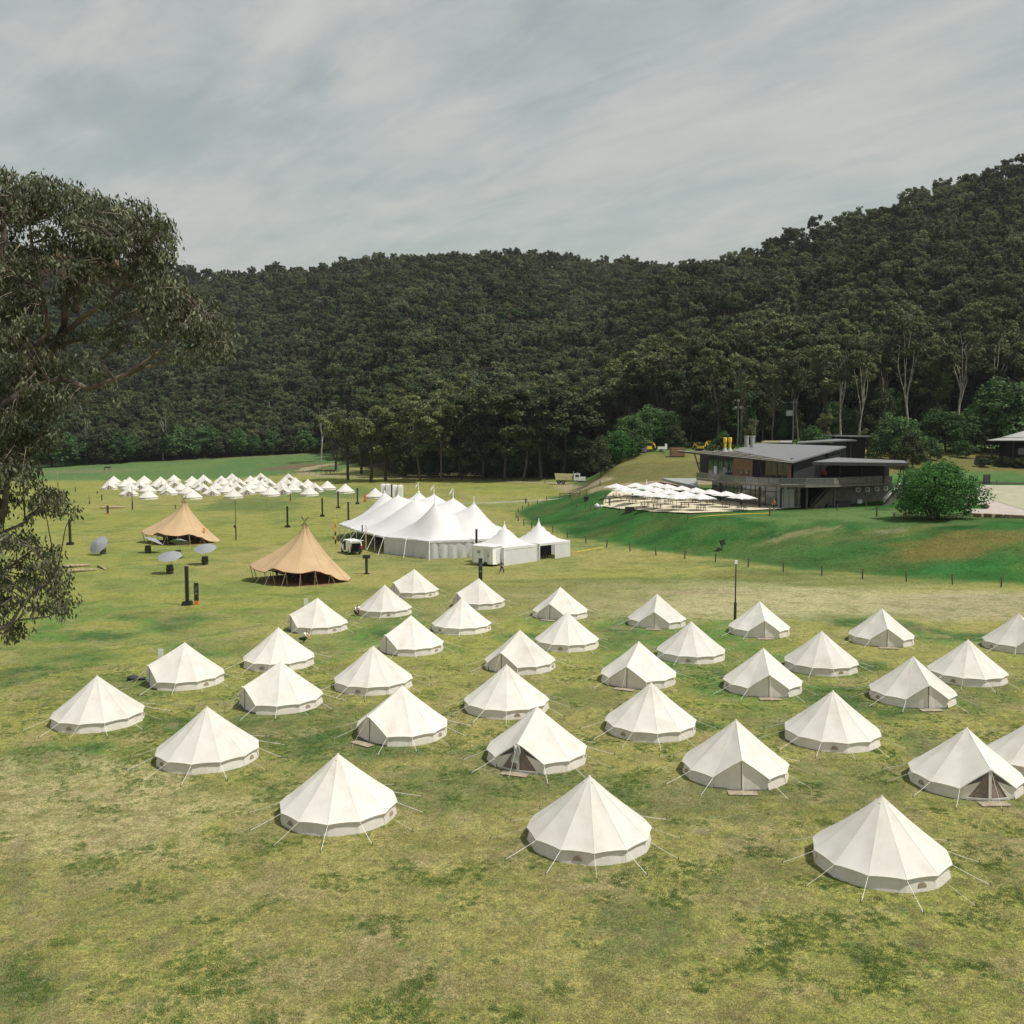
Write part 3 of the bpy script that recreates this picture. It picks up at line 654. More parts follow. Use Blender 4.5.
# ------------------------------------------------------------------ trees
def leaves(cl, size, seed, aspect=1.5, droop=0., shell=.55):
    """quads through ellipsoid clumps: cl rows cx cy cz rx ry rz n tint"""
    r = np.random.default_rng(seed); V = []; T = []
    for cx, cy, cz, rx, ry, rz, n, tint in cl:
        n = int(n); d = r.normal(size=(n, 3)); d /= np.linalg.norm(d, axis=1)[:, None]
        rad = r.uniform(shell**3, 1, n)**(1/3)*(1+r.normal(0, .09, n))
        p = d*rad[:, None]; lump = 1+.18*np.sin(d[:, 0]*5+cx)*np.cos(d[:, 1]*4+cy)+.12*np.sin(d[:, 2]*7+cz)
        p = p*lump[:, None]*np.array([rx, ry, rz])+np.array([cx, cy, cz])
        nr = d*.7+r.normal(size=(n, 3))*.6+np.array([0, 0, .45]); nr /= np.linalg.norm(nr, axis=1)[:, None]
        t = np.cross(nr, r.normal(size=(n, 3))); t[:, 2] -= droop; t -= nr*np.sum(t*nr, 1)[:, None]; t /= np.linalg.norm(t, axis=1)[:, None]+1e-9
        b = np.cross(nr, t); s = size*r.uniform(.6, 1.35, n)[:, None]; tl = t*s*aspect/2; bl = b*s/2
        q = np.stack([p-tl, p+bl*.9+tl*r.uniform(-.3, .3, (n, 1)), p+tl, p-bl*.9+tl*r.uniform(-.3, .3, (n, 1))], 1); V.append(q.reshape(-1, 3))
        T.append(np.repeat(np.clip(tint+r.normal(0, .22, n), 0, 1), 4))
    V = np.concatenate(V); T = np.concatenate(T); F = np.arange(len(V)).reshape(-1, 4); return V, F, T
def limb(mb, p0, p1, r0, r1, bend, rs, n=5, seg=5):
    p0 = Vector(p0); p1 = Vector(p1); pts = []; off = Vector((rs.uniform(-1, 1), rs.uniform(-1, 1), rs.uniform(-.3, .5)))*bend*(p1-p0).length
    for i in range(seg+1):
        t = i/seg; pts.append(p0.lerp(p1, t)+off*math.sin(math.pi*t)+Vector((rs.uniform(-1, 1), rs.uniform(-1, 1), 0))*(bend*.15*(p1-p0).length*(0 < i < seg)))
    mb.tube(pts, [r0+(r1-r0)*i/seg for i in range(seg+1)], n, False); return pts
def gum(name, H, seed, crown0=.42, width=6., nl=5, leaf=.55, dens=1., bark='bark_pale', lf='lf_gum', trunk_r=.29, sides=6, flat=.62, fork=.4, emp=False):
    rs = random.Random(seed); mb = MB(); top = Vector((rs.uniform(-.05, .05)*H, rs.uniform(-.05, .05)*H, H*fork+rs.uniform(0, .06)*H))
    tp = limb(mb, (0, 0, -1.2), top, trunk_r*1.15, trunk_r*.72, .03, rs, sides+2, 6)
    cl = []; a0 = rs.uniform(0, 6.28)
    for i in range(nl):
        a = a0+i*2*math.pi/nl*1.02+rs.uniform(-.5, .5); k = rs.uniform(.45, 1) if i else .15
        e = Vector((math.cos(a)*width*k*.62, math.sin(a)*width*k*.62, H*(rs.uniform(crown0+.28, .88) if i else .9)))
        st = tp[-1] if i < 2 else Vector(tp[4]).lerp(tp[-1], rs.random())
        lp = limb(mb, st, e, trunk_r*.55, trunk_r*.2, .09, rs, 5, 5)
        for j in range(3):
            a2 = a+rs.uniform(-1.3, 1.3); L_ = width*rs.uniform(.22, .45); s2 = lp[rs.choice((3, 4, 5))]
            e2 = Vector(s2)+Vector((math.cos(a2)*L_, math.sin(a2)*L_, L_*rs.uniform(.1, .7)))
            if e2.z > H*.97: e2.z = H*.95
            limb(mb, s2, e2, trunk_r*.2, trunk_r*.06, .1, rs, 4, 3)
            r_ = width*rs.uniform(.2, .34); tint = rs.uniform(.1, .8)
            cl.append((e2.x, e2.y, e2.z, r_, r_*rs.uniform(.8, 1.1), r_*flat, 95*dens*rs.uniform(.7, 1.2), tint))
            for q in range(2):
                cl.append((e2.x+rs.uniform(-1, 1)*r_, e2.y+rs.uniform(-1, 1)*r_, e2.z+rs.uniform(-.8, .5)*r_*flat*1.6, r_*.55, r_*.55, r_*.38, 36*dens, tint+rs.uniform(-.2, .2)))
    if crown0 < .4:                    # skirts of lower foliage
        for i in range(int(10*(1-crown0))):
            a = rs.uniform(0, 6.28); z = H*rs.uniform(crown0, crown0+.35); k = width*rs.uniform(.25, .6); r_ = width*rs.uniform(.18, .3)
            limb(mb, (0, 0, z*.85), (math.cos(a)*k, math.sin(a)*k, z), trunk_r*.2, .04, .06, rs, 4, 3)
            cl.append((math.cos(a)*k, math.sin(a)*k, z, r_, r_, r_*.75, 95*dens, rs.uniform(0, .7)))
    V, F, T = leaves(cl, leaf, seed); return mb.mesh('trunk', bark, True), npmesh('crown', V, F, lf, T)
def bushy(name, H, seed, width, leaf, n, lf, base=.08, bark='bark_dark', nb=16, trunk_r=.25):
    rs = random.Random(seed); mb = MB(); limb(mb, (0, 0, -.6), (0, 0, H*.45), trunk_r, trunk_r*.5, .03, rs, 7, 4); cl = []
    for i in range(nb):
        u = (i+.5)/nb; zf = base+.12+(1-base-.25)*u; rr = width*math.sin(math.pi*min(1, .34+.60*u))*rs.uniform(.35, .95); a = i*2.4+rs.uniform(-.4, .4)
        p = Vector((math.cos(a)*rr, math.sin(a)*rr, H*zf)); r_ = width*rs.uniform(.2, .42)
        limb(mb, (0, 0, H*zf*.5), p, trunk_r*.4, .03, .08, rs, 4, 3)
        t0 = rs.uniform(.05, .95); cl.append((p.x, p.y, p.z, r_, r_, r_*.72, n/nb*.8*(r_/width/.31)**2, t0)); cl.append((p.x*1.2+rs.uniform(-.6, .6), p.y*1.2+rs.uniform(-.6, .6), p.z+rs.uniform(-.7, .9)*r_, r_*.5, r_*.5, r_*.4, n/nb*.3, min(1, t0+.2)))
    V, F, T = leaves(cl, leaf, seed, 1.3, 0, .6); return mb.mesh('trunk', bark, True), npmesh('crown', V, F, lf, T)
def palesnag(H, seed):                 # tall gum whose white trunk and limbs show
    return gum('g', H, seed, .45, 6.2, 5, .55, .75, 'bark_pale', 'lf_gum', .32, 7, .55, .38)
PT = {
 'gumA': gum('g', 27, 1, bark='bark_grey'), 'gumB': gum('g', 25, 2, .38, 6.5, 6, bark='bark_grey'), 'gumC': gum('g', 29, 3, .5, 5.5, 5, bark='bark_grey'),
 'gumD': gum('g', 24, 4, .18, 6, 7, bark='bark_grey', dens=1.3), 'gumE': gum('g', 26, 5, .15, 6.6, 7, bark='bark_dark', dens=1.3, lf='lf_dark'), 'gumF': gum('g', 28, 15, .3, 6.8, 7, bark='bark_grey', dens=1.25, lf='lf_olive'),
 'paleA': palesnag(30, 6), 'paleB': palesnag(28, 7), 'oliveA': gum('g', 20, 8, .32, 5.4, 6, .42, 1.5, 'bark_dark', 'lf_olive', .4), 'oliveB': gum('g', 22, 9, .28, 5.8, 7, .42, 1.5, 'bark_dark', 'lf_olive', .4),
 'bushA': bushy('b', 9, 10, 4.6, .42, 3800, 'lf_green', nb=24), 'bushB': bushy('b', 8, 11, 4.2, .42, 3400, 'lf_dark', nb=22), 'bushC': bushy('b', 11, 12, 4.6, .42, 4200, 'lf_green', .05, nb=24),
 'darkA': bushy('b', 17, 13, 6.2, .5, 6500, 'lf_dark', .05, nb=34), 'darkB': gum('g', 24, 14, .22, 6.8, 7, .55, 1.3, 'bark_dark', 'lf_dark', .35),
 'bright': bushy('b', 9, 16, 4.6, .34, 6500, 'lf_bright', .05, nb=32), 'lush': bushy('b', 13, 17, 6.2, .42, 8000, 'lf_green', .05, nb=40),
 'fore1': gum('g', 22, 21, .4, 5.6, 6, .6, .95, 'bark_grey', 'lf_forest', .26, 4, .8), 'fore2': gum('g', 20, 22, .4, 5.8, 7, .6, .9, 'bark_pale', 'lf_forest', .22, 4, .85),
 'fore3': gum('g', 23, 23, .4, 5.2, 6, .6, .95, 'bark_grey', 'lf_forest', .26, 4, .85), 'fore4': gum('g', 19, 24, .3, 5.8, 6, .6, 1., 'bark_grey', 'lf_forest', .26, 4, .8), 'fore5': gum('g', 18, 25, .3, 5.4, 6, .6, 1., 'bark_grey', 'lf_mid', .26, 4, .8),
}
def tree(kind, name, x, y, rz, s, label, cat='tree', group=None, z=None, tint=None):
    t, c = PT[kind]; z = gz(x, y) if z is None else z
    o = thing(name, (x, y, z), label, cat, group, rz); o.scale = (s[0], s[0], s[1]) if hasattr(s, '__len__') else (s, s, s)
    for nm, me in (('trunk', t), ('crown', c)):
        q = bpy.data.objects.new(nm, me); col.objects.link(q); q.parent = o
    return o
def tp(kind, name, px, py, topy, label, group=None, cat='tree', Y=None, wf=1., rz=None, H0=None):
    """a tree whose foot shows at px, py and whose top shows at topy"""
    g = G(px, py) if Y is None else None
    if Y is not None: d = P(px, py, Y); g = Vector((d.x, Y, gz(d.x, Y)))
    top = P(px, topy, g.y).z; H = top-g.z; me = PT[kind][1]; H0 = max(v.co.z for v in me.vertices) if kind not in HT else HT[kind]; HT[kind] = H0
    s = H/H0
    return tree(kind, name, g.x, g.y, random.uniform(0, 6.28) if rz is None else rz, (s*wf, s), label, cat, group)
HT = {}
# tall forest: points on the hills
rs = random.Random(5); pts = []
Y = 262.
while Y < 1010:
    st = 5.5+Y*.0022; x = -Y*.66-40
    while x < Y*.62+45:
        xx = x+rs.uniform(-.48, .48)*st; yy = Y+rs.uniform(-.48, .48)*st; u = FPX*xx/yy+512
        yt_ = float(np.interp(u, YTX, YTY))
        if yy > yt_+2: pts.append((xx, yy, yy-yt_, u))
        x += st
    Y += st*.9
pa = np.array(pts); zs = ground(pa[:, 0], pa[:, 1])
# those behind the first crest that no one can see are left out
vis = []
hor = {}
order = np.argsort(pa[:, 1])
for i in order:
    xx, yy, dd, u = pa[i]; k = int(u//6); el = (zs[i]+24-CAMZ)/yy
    if el < hor.get(k, -9)-.012: continue
    hor[k] = max(hor.get(k, -9), (zs[i]+10-CAMZ)/yy); vis.append(i)
EDGE = 46.
edge = [i for i in vis if pa[i, 2] < EDGE and -30 < pa[i, 3] < 1060]
edge.sort(key=lambda i: pa[i, 1]); edge = edge[:265]; es = set(edge)
SECT = [(-40, 150, 'behind the left end of the far camp'), (150, 335, 'behind the paddock and the far camp'), (335, 470, 'behind the white marquee'), (470, 600, 'behind the dump truck'),
        (600, 700, 'above the dry slope and the yellow digger'), (700, 860, 'directly behind the restaurant'), (860, 1080, 'above the round green shade tree')]
for i in edge:
    xx, yy, dd, u = pa[i]
    sec = [s for s in SECT if s[0] <= u < s[1]]; sec = (sec or [SECT[0]])[0]
    if 345 < u < 600: kd = rs.choice(['gumD', 'gumE', 'gumD', 'gumF', 'oliveB', 'oliveB'])
    elif u >= 690: kd = rs.choice(['gumA', 'gumC', 'gumD', 'gumE', 'gumC', 'darkB'])
    else: kd = rs.choice(['gumA', 'gumB', 'gumC', 'gumD', 'gumF'])
    o = tree(kd, 'gum_tree', xx, yy, rs.uniform(0, 6.28), (rs.uniform(.85, 1.15), rs.uniform(.8, 1.08)), 'grey-green gum tree in the forest edge '+sec[2], 'tree', 'gum trees of the forest edge '+sec[2], z=float(zs[i])-.3)
rest = [i for i in vis if i not in es]
pc = bpy.data.collections.new('forest_kinds')
for nm in ('fore1', 'fore2', 'fore3', 'fore4', 'fore5'):
    t, c = PT[nm]
    # one mesh with both materials
    bm = bmesh.new(); bm.from_mesh(t)
    me = bpy.data.meshes.new(nm); 
    V1 = [tuple(v.co) for v in t.vertices]; F1 = [tuple(p.vertices) for p in t.polygons]; n1_ = len(V1)
    cv = np.empty(len(c.vertices)*3, np.float32); c.vertices.foreach_get('co', cv)
    ct = np.empty(len(c.vertices)*4, np.float32); c.color_attributes['tint'].data.foreach_get('color', ct)
    V1 += [tuple(v) for v in cv.reshape(-1, 3)]; F1 += [tuple(n1_+q for q in range(j, j+4)) for j in range(0, len(c.vertices), 4)]
    me.from_pydata(V1, [], F1); me.materials.append(t.materials[0]); me.materials.append(c.materials[0])
    mi = np.ones(len(F1), np.int32); mi[:len(t.polygons)] = 0; me.polygons.foreach_set('material_index', mi)
    a = me.color_attributes.new('tint', 'FLOAT_COLOR', 'POINT'); a.data.foreach_set('color', np.concatenate([np.zeros(n1_*4, np.float32), ct])); bm.free()
    ob = bpy.data.objects.new(nm, me); pc.objects.link(ob)
me = bpy.data.meshes.new('forest'); me.from_pydata([(float(pa[i, 0]), float(pa[i, 1]), float(zs[i])-.5) for i in rest], [], [])
n_ = len(rest); ra = np.random.default_rng(3)
for nm, ty, dat in (('sc', 'FLOAT', ra.uniform(.44, .84, n_)*np.where(ra.uniform(0, 1, n_) < .12, 1.18, 1)), ('rot', 'FLOAT', ra.uniform(0, 6.28, n_)), ('kind_i', 'INT', np.where(fbm(pa[rest, 0]/55, pa[rest, 1]/75, 400, 4)+ra.normal(0, .05, n_) > .60, 4, ra.choice([0, 0, 1, 2, 2, 3, 3], n_)))):
    a = me.attributes.new(nm, ty, 'POINT'); a.data.foreach_set('value', dat.astype(np.int32 if ty == 'INT' else np.float32))
fo = bpy.data.objects.new('forest', me); col.objects.link(fo); tag(fo, 'grey-green eucalyptus forest covering the hills', None, None, 'stuff')
ng = bpy.data.node_groups.new('scatter_forest', 'GeometryNodeTree'); ng.interface.new_socket('Geometry', in_out='INPUT', socket_type='NodeSocketGeometry'); ng.interface.new_socket('Geometry', in_out='OUTPUT', socket_type='NodeSocketGeometry')
N = ng.nodes; L = ng.links; gi = N.new('NodeGroupInput'); gout = N.new('NodeGroupOutput'); ip = N.new('GeometryNodeInstanceOnPoints'); ci = N.new('GeometryNodeCollectionInfo')
ci.inputs['Collection'].default_value = pc; ci.inputs['Separate Children'].default_value = True; ci.inputs['Reset Children'].default_value = True
def named(nm, ty):
    n = N.new('GeometryNodeInputNamedAttribute'); n.data_type = ty; n.inputs['Name'].default_value = nm; return n.outputs['Attribute']
L.new(gi.outputs[0], ip.inputs['Points']); L.new(ci.outputs[0], ip.inputs['Instance']); ip.inputs['Pick Instance'].default_value = True
L.new(named('kind_i', 'INT'), ip.inputs['Instance Index'])
cxyz = N.new('ShaderNodeCombineXYZ'); L.new(named('rot', 'FLOAT'), cxyz.inputs[2]); L.new(cxyz.outputs[0], ip.inputs['Rotation']); L.new(named('sc', 'FLOAT'), ip.inputs['Scale'])
L.new(ip.outputs[0], gout.inputs[0]); md = fo.modifiers.new('scatter', 'NODES'); md.node_group = ng
print('FOREST', len(pts), len(vis), len(edge), n_)
# ---- trees one can point at
for i, (px, py, ty) in enumerate([(52,467,425),(66,466,430),(98,464,432),(118,463,428),(133,461,436),(148,460,434),(163,459,430),(178,458,424),(194,457,430),(208,456,426),(224,456,432),(240,455,428),(256,455,434),(272,454,430),(288,454,436),(304,453,431),(318,453,436)]):
    tp(['bushA','bushC','bushB','bushA'][i % 4], 'bush', px, py, ty+random.uniform(-3, 3), '%s rounded green bush tree from the left along the far paddock edge' % ORD[i], 'green bush trees along the paddock edge', 'bush', wf=1.25)
for i, (px, py, ty, kd, lb) in enumerate([(87,464,392,'paleA','white-trunked gum at the paddock edge behind the left foreground branches'),(108,463,400,'gumC','thin grey gum right of the white-trunked one at the paddock edge'),
    (163,460,398,'paleB','gum with bare white fork above the far camp'),(320,462,402,'paleB','pale forked gum at the bend of the gravel track'),
    (336,470,412,'oliveA','olive gum at the left of the copse by the track bend'),(348,480,408,'oliveB','thick dark-trunked gum at the left of the copse'),(371,482,404,'oliveA','straight dark-trunked gum in the middle of the copse'),
    (386,481,406,'oliveB','olive gum at the right of the copse, above the toilets'),(361,474,410,'oliveB','olive gum deep in the copse beyond the far camp'),
    (402,476,402,'gumD','grey gum standing between the copse and the dark wood'),(420,481,392,'gumF','dark spreading gum above the far end of the marquee'),(441,481,396,'gumF','gum with pale trunk at the front of the dark wood'),
    (462,479,388,'gumE','dark gum in the wood behind the marquee peaks'),(483,480,392,'darkB','dark bushy gum in the middle of the wood'),(503,481,384,'gumE','tall dark gum at the centre of the wood'),
    (522,480,386,'gumD','grey gum in the wood right of centre'),(541,480,388,'darkB','dark gum left of the dump truck'),(562,479,384,'gumE','tall dark gum directly behind the dump truck'),(582,476,390,'darkB','dark gum right of the dump truck cab'),
    (600,470,396,'gumF','olive gum at the foot of the dry slope')]):
    tp(kd, 'gum_tree', px, py, ty, lb, 'gum trees of the copse and dark wood' if px > 330 else 'gum trees along the paddock edge', wf=1.1 if px < 400 else 1.25)
for i, px in enumerate(range(408, 600, 10)):
    tp(['darkA','darkA','lush'][i % 3], 'understorey_tree', px+random.uniform(-3, 3), 477, 438+random.uniform(-10, 10), '%s dark understorey tree from the left in the wood behind the track' % ORD[i], 'dark understorey trees of the wood', wf=.8)
for px, py, ty, kd, lb in [(607,462,424,'bright','blue-green leafy tree at the top left of the dry slope'),(620,457,430,'bright','bright green bush at the head of the dry slope'),(632,452,412,'lush','green tree left of the yellow digger'),
    (648,447,404,'lush','tall light green tree behind the yellow digger'),(668,446,408,'lush','green tree with a dark shadow beside the white trailer'),(676,449,424,'darkA','dark dense tree at the right of the digger, shading the slope'),
    (700,440,420,'darkA','small dark tree left of the yellow machines'),(597,472,436,'bushB','dark green tree low at the left foot of the dry slope')]:
    tp(kd, 'leafy_tree', px, py, ty, lb, None, wf=1.15)
for px, ty, kd, Y_, wf, lb in [(606,434,'lush',252,.85,'blue-green rounded bush on the left shoulder of the dry slope'),(620,430,'bright',250,1.0,'blue-green bush right of the rounded one on the dry slope shoulder'),(632,430,'bushA',256,1.2,'green bush just left of the grey site box')]:
    tp(kd, 'leafy_tree', px, 450, ty, lb, None, Y=Y_, wf=wf)
for px, py, ty, kd, Y_, wf, lb in [(895,462,412,'lush',222,1.1,'rounded green tree right behind the flat dark roof'),(912,466,430,'darkA',212,1.2,'dark green tree between the flat roof and the shade tree'),(868,462,428,'oliveA',225,1.,'small olive tree behind the flat dark roof'),
    (945,455,408,'lush',246,1.5,'wide dark green tree left of the cottage'),(1008,450,376,'lush',250,1.3,'tall light-topped green tree behind the cottage'),(985,452,405,'darkA',252,1.2,'dark tree between the wide green tree and the cottage'),
    (965,458,440,'bushA',236,1.3,'low yellow-green bush on the lawn beyond the shade tree'),(826,446,408,'oliveB',248,.8,'narrow olive tree above the small back roofs'),(812,446,424,'bushA',240,1.2,'green bush behind the grey roof'),
    (750,446,418,'oliveA',240,.7,'slim green tree beside the lamp pole behind the roof'),(722,444,430,'bushC',236,1.,'green shrub beside the yellow machines'),(930,460,436,'bushC',228,1.2,'green bush at the lawn edge right of the flat roof'),(880,458,432,'bushB',232,1.2,'dark bush left behind the flat roof')]:
    tp(kd, 'leafy_tree', px, py, ty, lb, None, Y=Y_, wf=wf)
for i, (px, ty, Y_, kd, lb) in enumerate([(908,318,268,'paleA','pale gum with a forked bare trunk above the rounded green trees'),(955,322,272,'paleB','pale straight gum with high fork left of the cottage'),(842,340,266,'paleB','pair-trunked pale gum above the back roofs'),
    (859,350,262,'paleA','white straight gum trunk right of the pair-trunked one'),(799,355,264,'gumA','slender pale gum behind the utility pole'),(1000,322,276,'paleB','leaning pale gum above the cottage roof'),(772,360,268,'gumC','grey gum rising behind the grey roof'),
    (740,352,270,'gumA','tall gum behind the lamp pole'),(880,334,280,'gumC','grey gum left of the forked pale gum'),(1022,330,280,'gumB','gum at the right edge behind the cottage tree'),(690,372,275,'gumE','dark gum behind the small dark tree'),(715,364,275,'gumD','grey gum behind the yellow machines'),(932,330,290,'gumC','grey gum between the two pale gums'),(820,345,280,'gumB','gum behind the narrow olive tree')]):
    tp(kd, 'gum_tree', px, 440, ty, lb, 'tall gums behind the restaurant', Y=Y_, wf=.9)
for i, px in enumerate(range(694, 1060, 13)):
    Y_ = 281+random.uniform(-4, 6); tp(['darkA', 'darkB', 'darkA', 'lush'][i % 4], 'understorey_tree', px+random.uniform(-4, 4), 440, 398+random.uniform(-16, 16), 'dark understorey tree in the shade of the tall gums behind the restaurant', 'dark understorey trees behind the restaurant', Y=Y_, wf=.85)
# the round shade tree
PT['shade'] = bushy('s', 8.2, 40, 6.2, .24, 27000, 'lf_bright', .12, 'bark_dark', 64, .34)
tp('shade', 'shade_tree', 938, 519, 457, 'round bright green shade tree with picnic tables under it', wf=.9)
for i, (px, py, ty) in enumerate([(984,467,457),(1003,467,456),(1019,468,457)]):
    tp('bushB', 'clipped_shrub', px, py, ty, '%s dark clipped shrub before the cottage, counted from the left' % ORD[i], 'clipped shrubs before the cottage', 'shrub', wf=1.6)
for i, (px, py, ty) in enumerate([(975,505,497),(985,509,503)]):
    tp('bushA', 'small_shrub', px, py, ty, ['yellowish shrub at the end of the sandstone wall', 'small shrub tuft on top of the sandstone wall'][i], None, 'shrub', wf=1.5)
# ------------------------------------------------------------------ the big foreground eucalypt
TD = 24.
def fp(px, py, dd=0.): return P(px, py, TD+dd)
sk = []                                # skeleton points for twigs to grow from: (pos, radius)
tm = MB()
fb = Vector((-19.5, 24, 0))
def branch(pts, r0, r1, n=7):
    ps = []
    for a, b in zip(pts[:-1], pts[1:]):
        for j in range(4): ps.append(a.lerp(b, j/4))
    ps.append(pts[-1]); ps = [p+Vector((mnoise.noise(p*.9), mnoise.noise(p*.9+Vector((5, 0, 0))), mnoise.noise(p*.9+Vector((0, 7, 0)))))*.12*min(1, i/3) for i, p in enumerate(ps)]
    rr = [r0+(r1-r0)*i/(len(ps)-1) for i in range(len(ps))]; tm.tube(ps, rr, n); 
    for p, r_ in zip(ps, rr): sk.append((p, r_))
    return ps
branch([fb+Vector((0, 0, -1)), fb+Vector((.3, 0, 4)), fb+Vector((.6, .1, 9)), fp(-170, 560), fp(-150, 480)], .62, .42, 12)
branch([fp(-170, 570), fp(-120, 470), fp(-60, 425), fp(0, 405), fp(28, 366), fp(48, 335), fp(44, 300, -.3), fp(35, 262, -.4), fp(30, 225, -.6)], .20, .03)
branch([fp(0, 405), fp(50, 357, .4), fp(60, 330, .5), (fp(64, 300, .6)), fp(80, 270, .8), fp(88, 235, 1.), fp(92, 205, 1.1)], .13, .03)
branch([fp(60, 335, .5), fp(85, 318, 0), fp(110, 300, -.3), fp(135, 270, -.5), fp(150, 240, -.6)], .08, .025)
branch([fp(-150, 500), fp(-60, 440, -.8), fp(20, 395, -.8), fp(60, 378, -.6), fp(88, 389, -.5), fp(127, 375, -.4), fp(152, 358, -.4), fp(166, 345, -.3), fp(185, 325, -.3), fp(205, 315, -.3)], .12, .012)
branch([fp(127, 375, -.4), fp(152, 367, -.2), fp(176, 356, 0), fp(205, 348, .2), fp(226, 345, .2)], .05, .015)
branch([fp(75, 311, 0), fp(82, 296, .3), fp(90, 270, .5), fp(120, 240, .7)], .10, .03)
branch([fp(60, 345, .6), fp(90, 335, .8), fp(120, 318, 1.), (fp(160, 300, 1.2)), fp(185, 290, 1.2)], .06, .02)
branch([fp(104, 358, .2), fp(122, 344, .2), fp(127, 330, .3), fp(130, 318, .4)], .035, .015)
branch([fp(-120, 470), fp(-60, 380), fp(-20, 320), fp(0, 270), fp(5, 220), fp(10, 190)], .16, .04)
branch([fp(-150, 600), fp(-80, 560), fp(-20, 540), fp(5, 512), fp(12, 478), fp(28, 455), fp(40, 430)], .13, .03)
branch([fp(-20, 540), fp(25, 522, .4), fp(50, 500, .4), fp(62, 503, .4), fp(70, 505, .4)], .045, .012)
branch([fp(-120, 640), fp(-60, 640, -.6), fp(-20, 636, -.6), fp(8, 628, -.6), fp(26, 606, -.6), fp(42, 590, -.6), fp(56, 575, -.6)], .08, .015)
branch([fp(-20, 636, -.6), fp(20, 622, -.4), fp(50, 617, -.3), fp(68, 606, -.3)], .035, .01)
branch([fp(-60, 600), fp(-20, 580, .5), fp(10, 565, .5), fp(35, 548, .5)], .05, .015)
branch([fp(40, 408, 0), fp(62, 399, 0), (fp(100, 404, .1)), fp(132, 404, .1)], .04, .01)
tr = thing('eucalyptus_tree', fb, 'large eucalyptus with drooping leaves reaching in from the left edge', 'tree')
def addp(nm, mb, m, sm=True):
    o = mb.build(nm, m, tr, sm); o.location = -fb; return o
rl = np.random.default_rng(77); twm = MB()
BL = [(8,190,42,18,1),(45,195,38,20,1),(15,228,26,26,.45),(75,208,30,20,1),(98,222,34,26,1),(130,226,32,26,1),(155,240,22,26,1),(112,256,42,24,.75),(150,268,24,24,1),(62,245,30,26,.8),(168,286,18,18,.8),(180,305,24,20,1),(205,325,26,22,1),(218,345,19,15,1),(168,322,26,16,.7),(130,300,32,14,.4),(95,288,34,14,.3),
(60,296,28,16,.3),(12,280,24,36,.9),(18,325,26,28,.8),(62,338,28,14,.35),(100,335,26,14,.3),(140,335,24,12,.35),(195,352,26,10,.5),(30,372,36,22,.65),(60,402,18,16,.7),(15,412,32,26,.8),(42,430,22,18,.7),(10,455,30,24,.8),(40,398,34,16,.6),(20,480,20,18,.6),(48,500,16,12,.9),(60,506,8,8,.7),(73,508,8,5,.9),(28,508,14,10,.6),(12,540,24,14,.8),(40,558,18,11,.8),(14,575,26,14,.8),(48,585,18,14,1),(54,565,10,10,.9),(68,606,9,9,1),(42,604,16,10,.7),(8,612,18,18,.9),(16,632,10,7,1),(-30,300,30,110,.9),(-30,480,35,120,.9),(-90,300,45,120,.6),(-90,480,45,130,.6),(90,378,22,10,.35),(70,360,24,10,.45),(120,392,20,6,.15),(-20,200,40,30,.9)]
skp = np.array([tuple(p) for p, r_ in sk]); LV = []
def hang(c, n, rad):
    d = rl.normal(size=(n, 3)); d /= np.linalg.norm(d, axis=1)[:, None]
    p = c+d*rad*rl.uniform(.2, 1, (n, 1))*np.array([1, 1, .75])
    ln = rl.uniform(.09, .19, n)[:, None]; wd = rl.uniform(.017, .034, n)[:, None]
    t = np.stack([rl.normal(0, .45, n), rl.normal(0, .45, n), -np.abs(rl.normal(.9, .3, n))], 1); t /= np.linalg.norm(t, axis=1)[:, None]
    s = np.cross(t, rl.normal(size=(n, 3))); s /= np.linalg.norm(s, axis=1)[:, None]; nn = np.cross(t, s)
    m_ = p+t*ln*.45+nn*ln*.06; e = p+t*ln
    LV.append(np.stack([p, m_+s*wd, e, m_-s*wd], 1).reshape(-1, 3))
nseed = 0; TI = []
for cx_, cy_, rx, ry, den in BL:
    n = int(math.pi*rx*ry/62*den)+1
    for _ in range(n):
        a = rl.uniform(0, 6.283); q = math.sqrt(rl.uniform(0, 1)); px = cx_+rx*q*math.cos(a); py = cy_+ry*q*math.sin(a)
        dd = rl.normal(0, 1.1)+(.0 if px > -20 else 1.); c = fp(px, py, dd); cn = np.array(tuple(c))
        dist = np.linalg.norm(skp-cn, axis=1); j = int(np.argmin(dist+np.where(skp[:, 2] > cn[2]+.6, 1.0, 0)))
        a_ = Vector(skp[j]); mid = a_.lerp(c, .55)+Vector((0, 0, .12*(c-a_).length)); 
        if (c-a_).length < 6: twm.tube([a_, mid, c], [.022, .013, .005], 3, False)
        k = int(rl.integers(24, 42)); hang(cn, k, rl.uniform(.22, .4)); TI += [float(np.clip(rl.normal(.45, .25), 0, 1))]*k
        b2 = cn*.6+np.array(tuple(mid))*.4; k = int(rl.integers(5, 12)); hang(b2, k, .25); TI += [.3]*k
V = np.concatenate(LV); TI = np.clip(np.array(TI)+rl.normal(0, .25, len(TI)), 0, 1)**2.2; T = np.repeat(TI, 4)
addp('trunk', tm, 'bark_fore'); addp('twigs', twm, 'bark_fore')
o = bpy.data.objects.new('crown', npmesh('crown', V, np.arange(len(V)).reshape(-1, 4), 'lf_fore', T)); col.objects.link(o); o.parent = tr; o.location = -fb
print('LEAVES', len(V)//4)
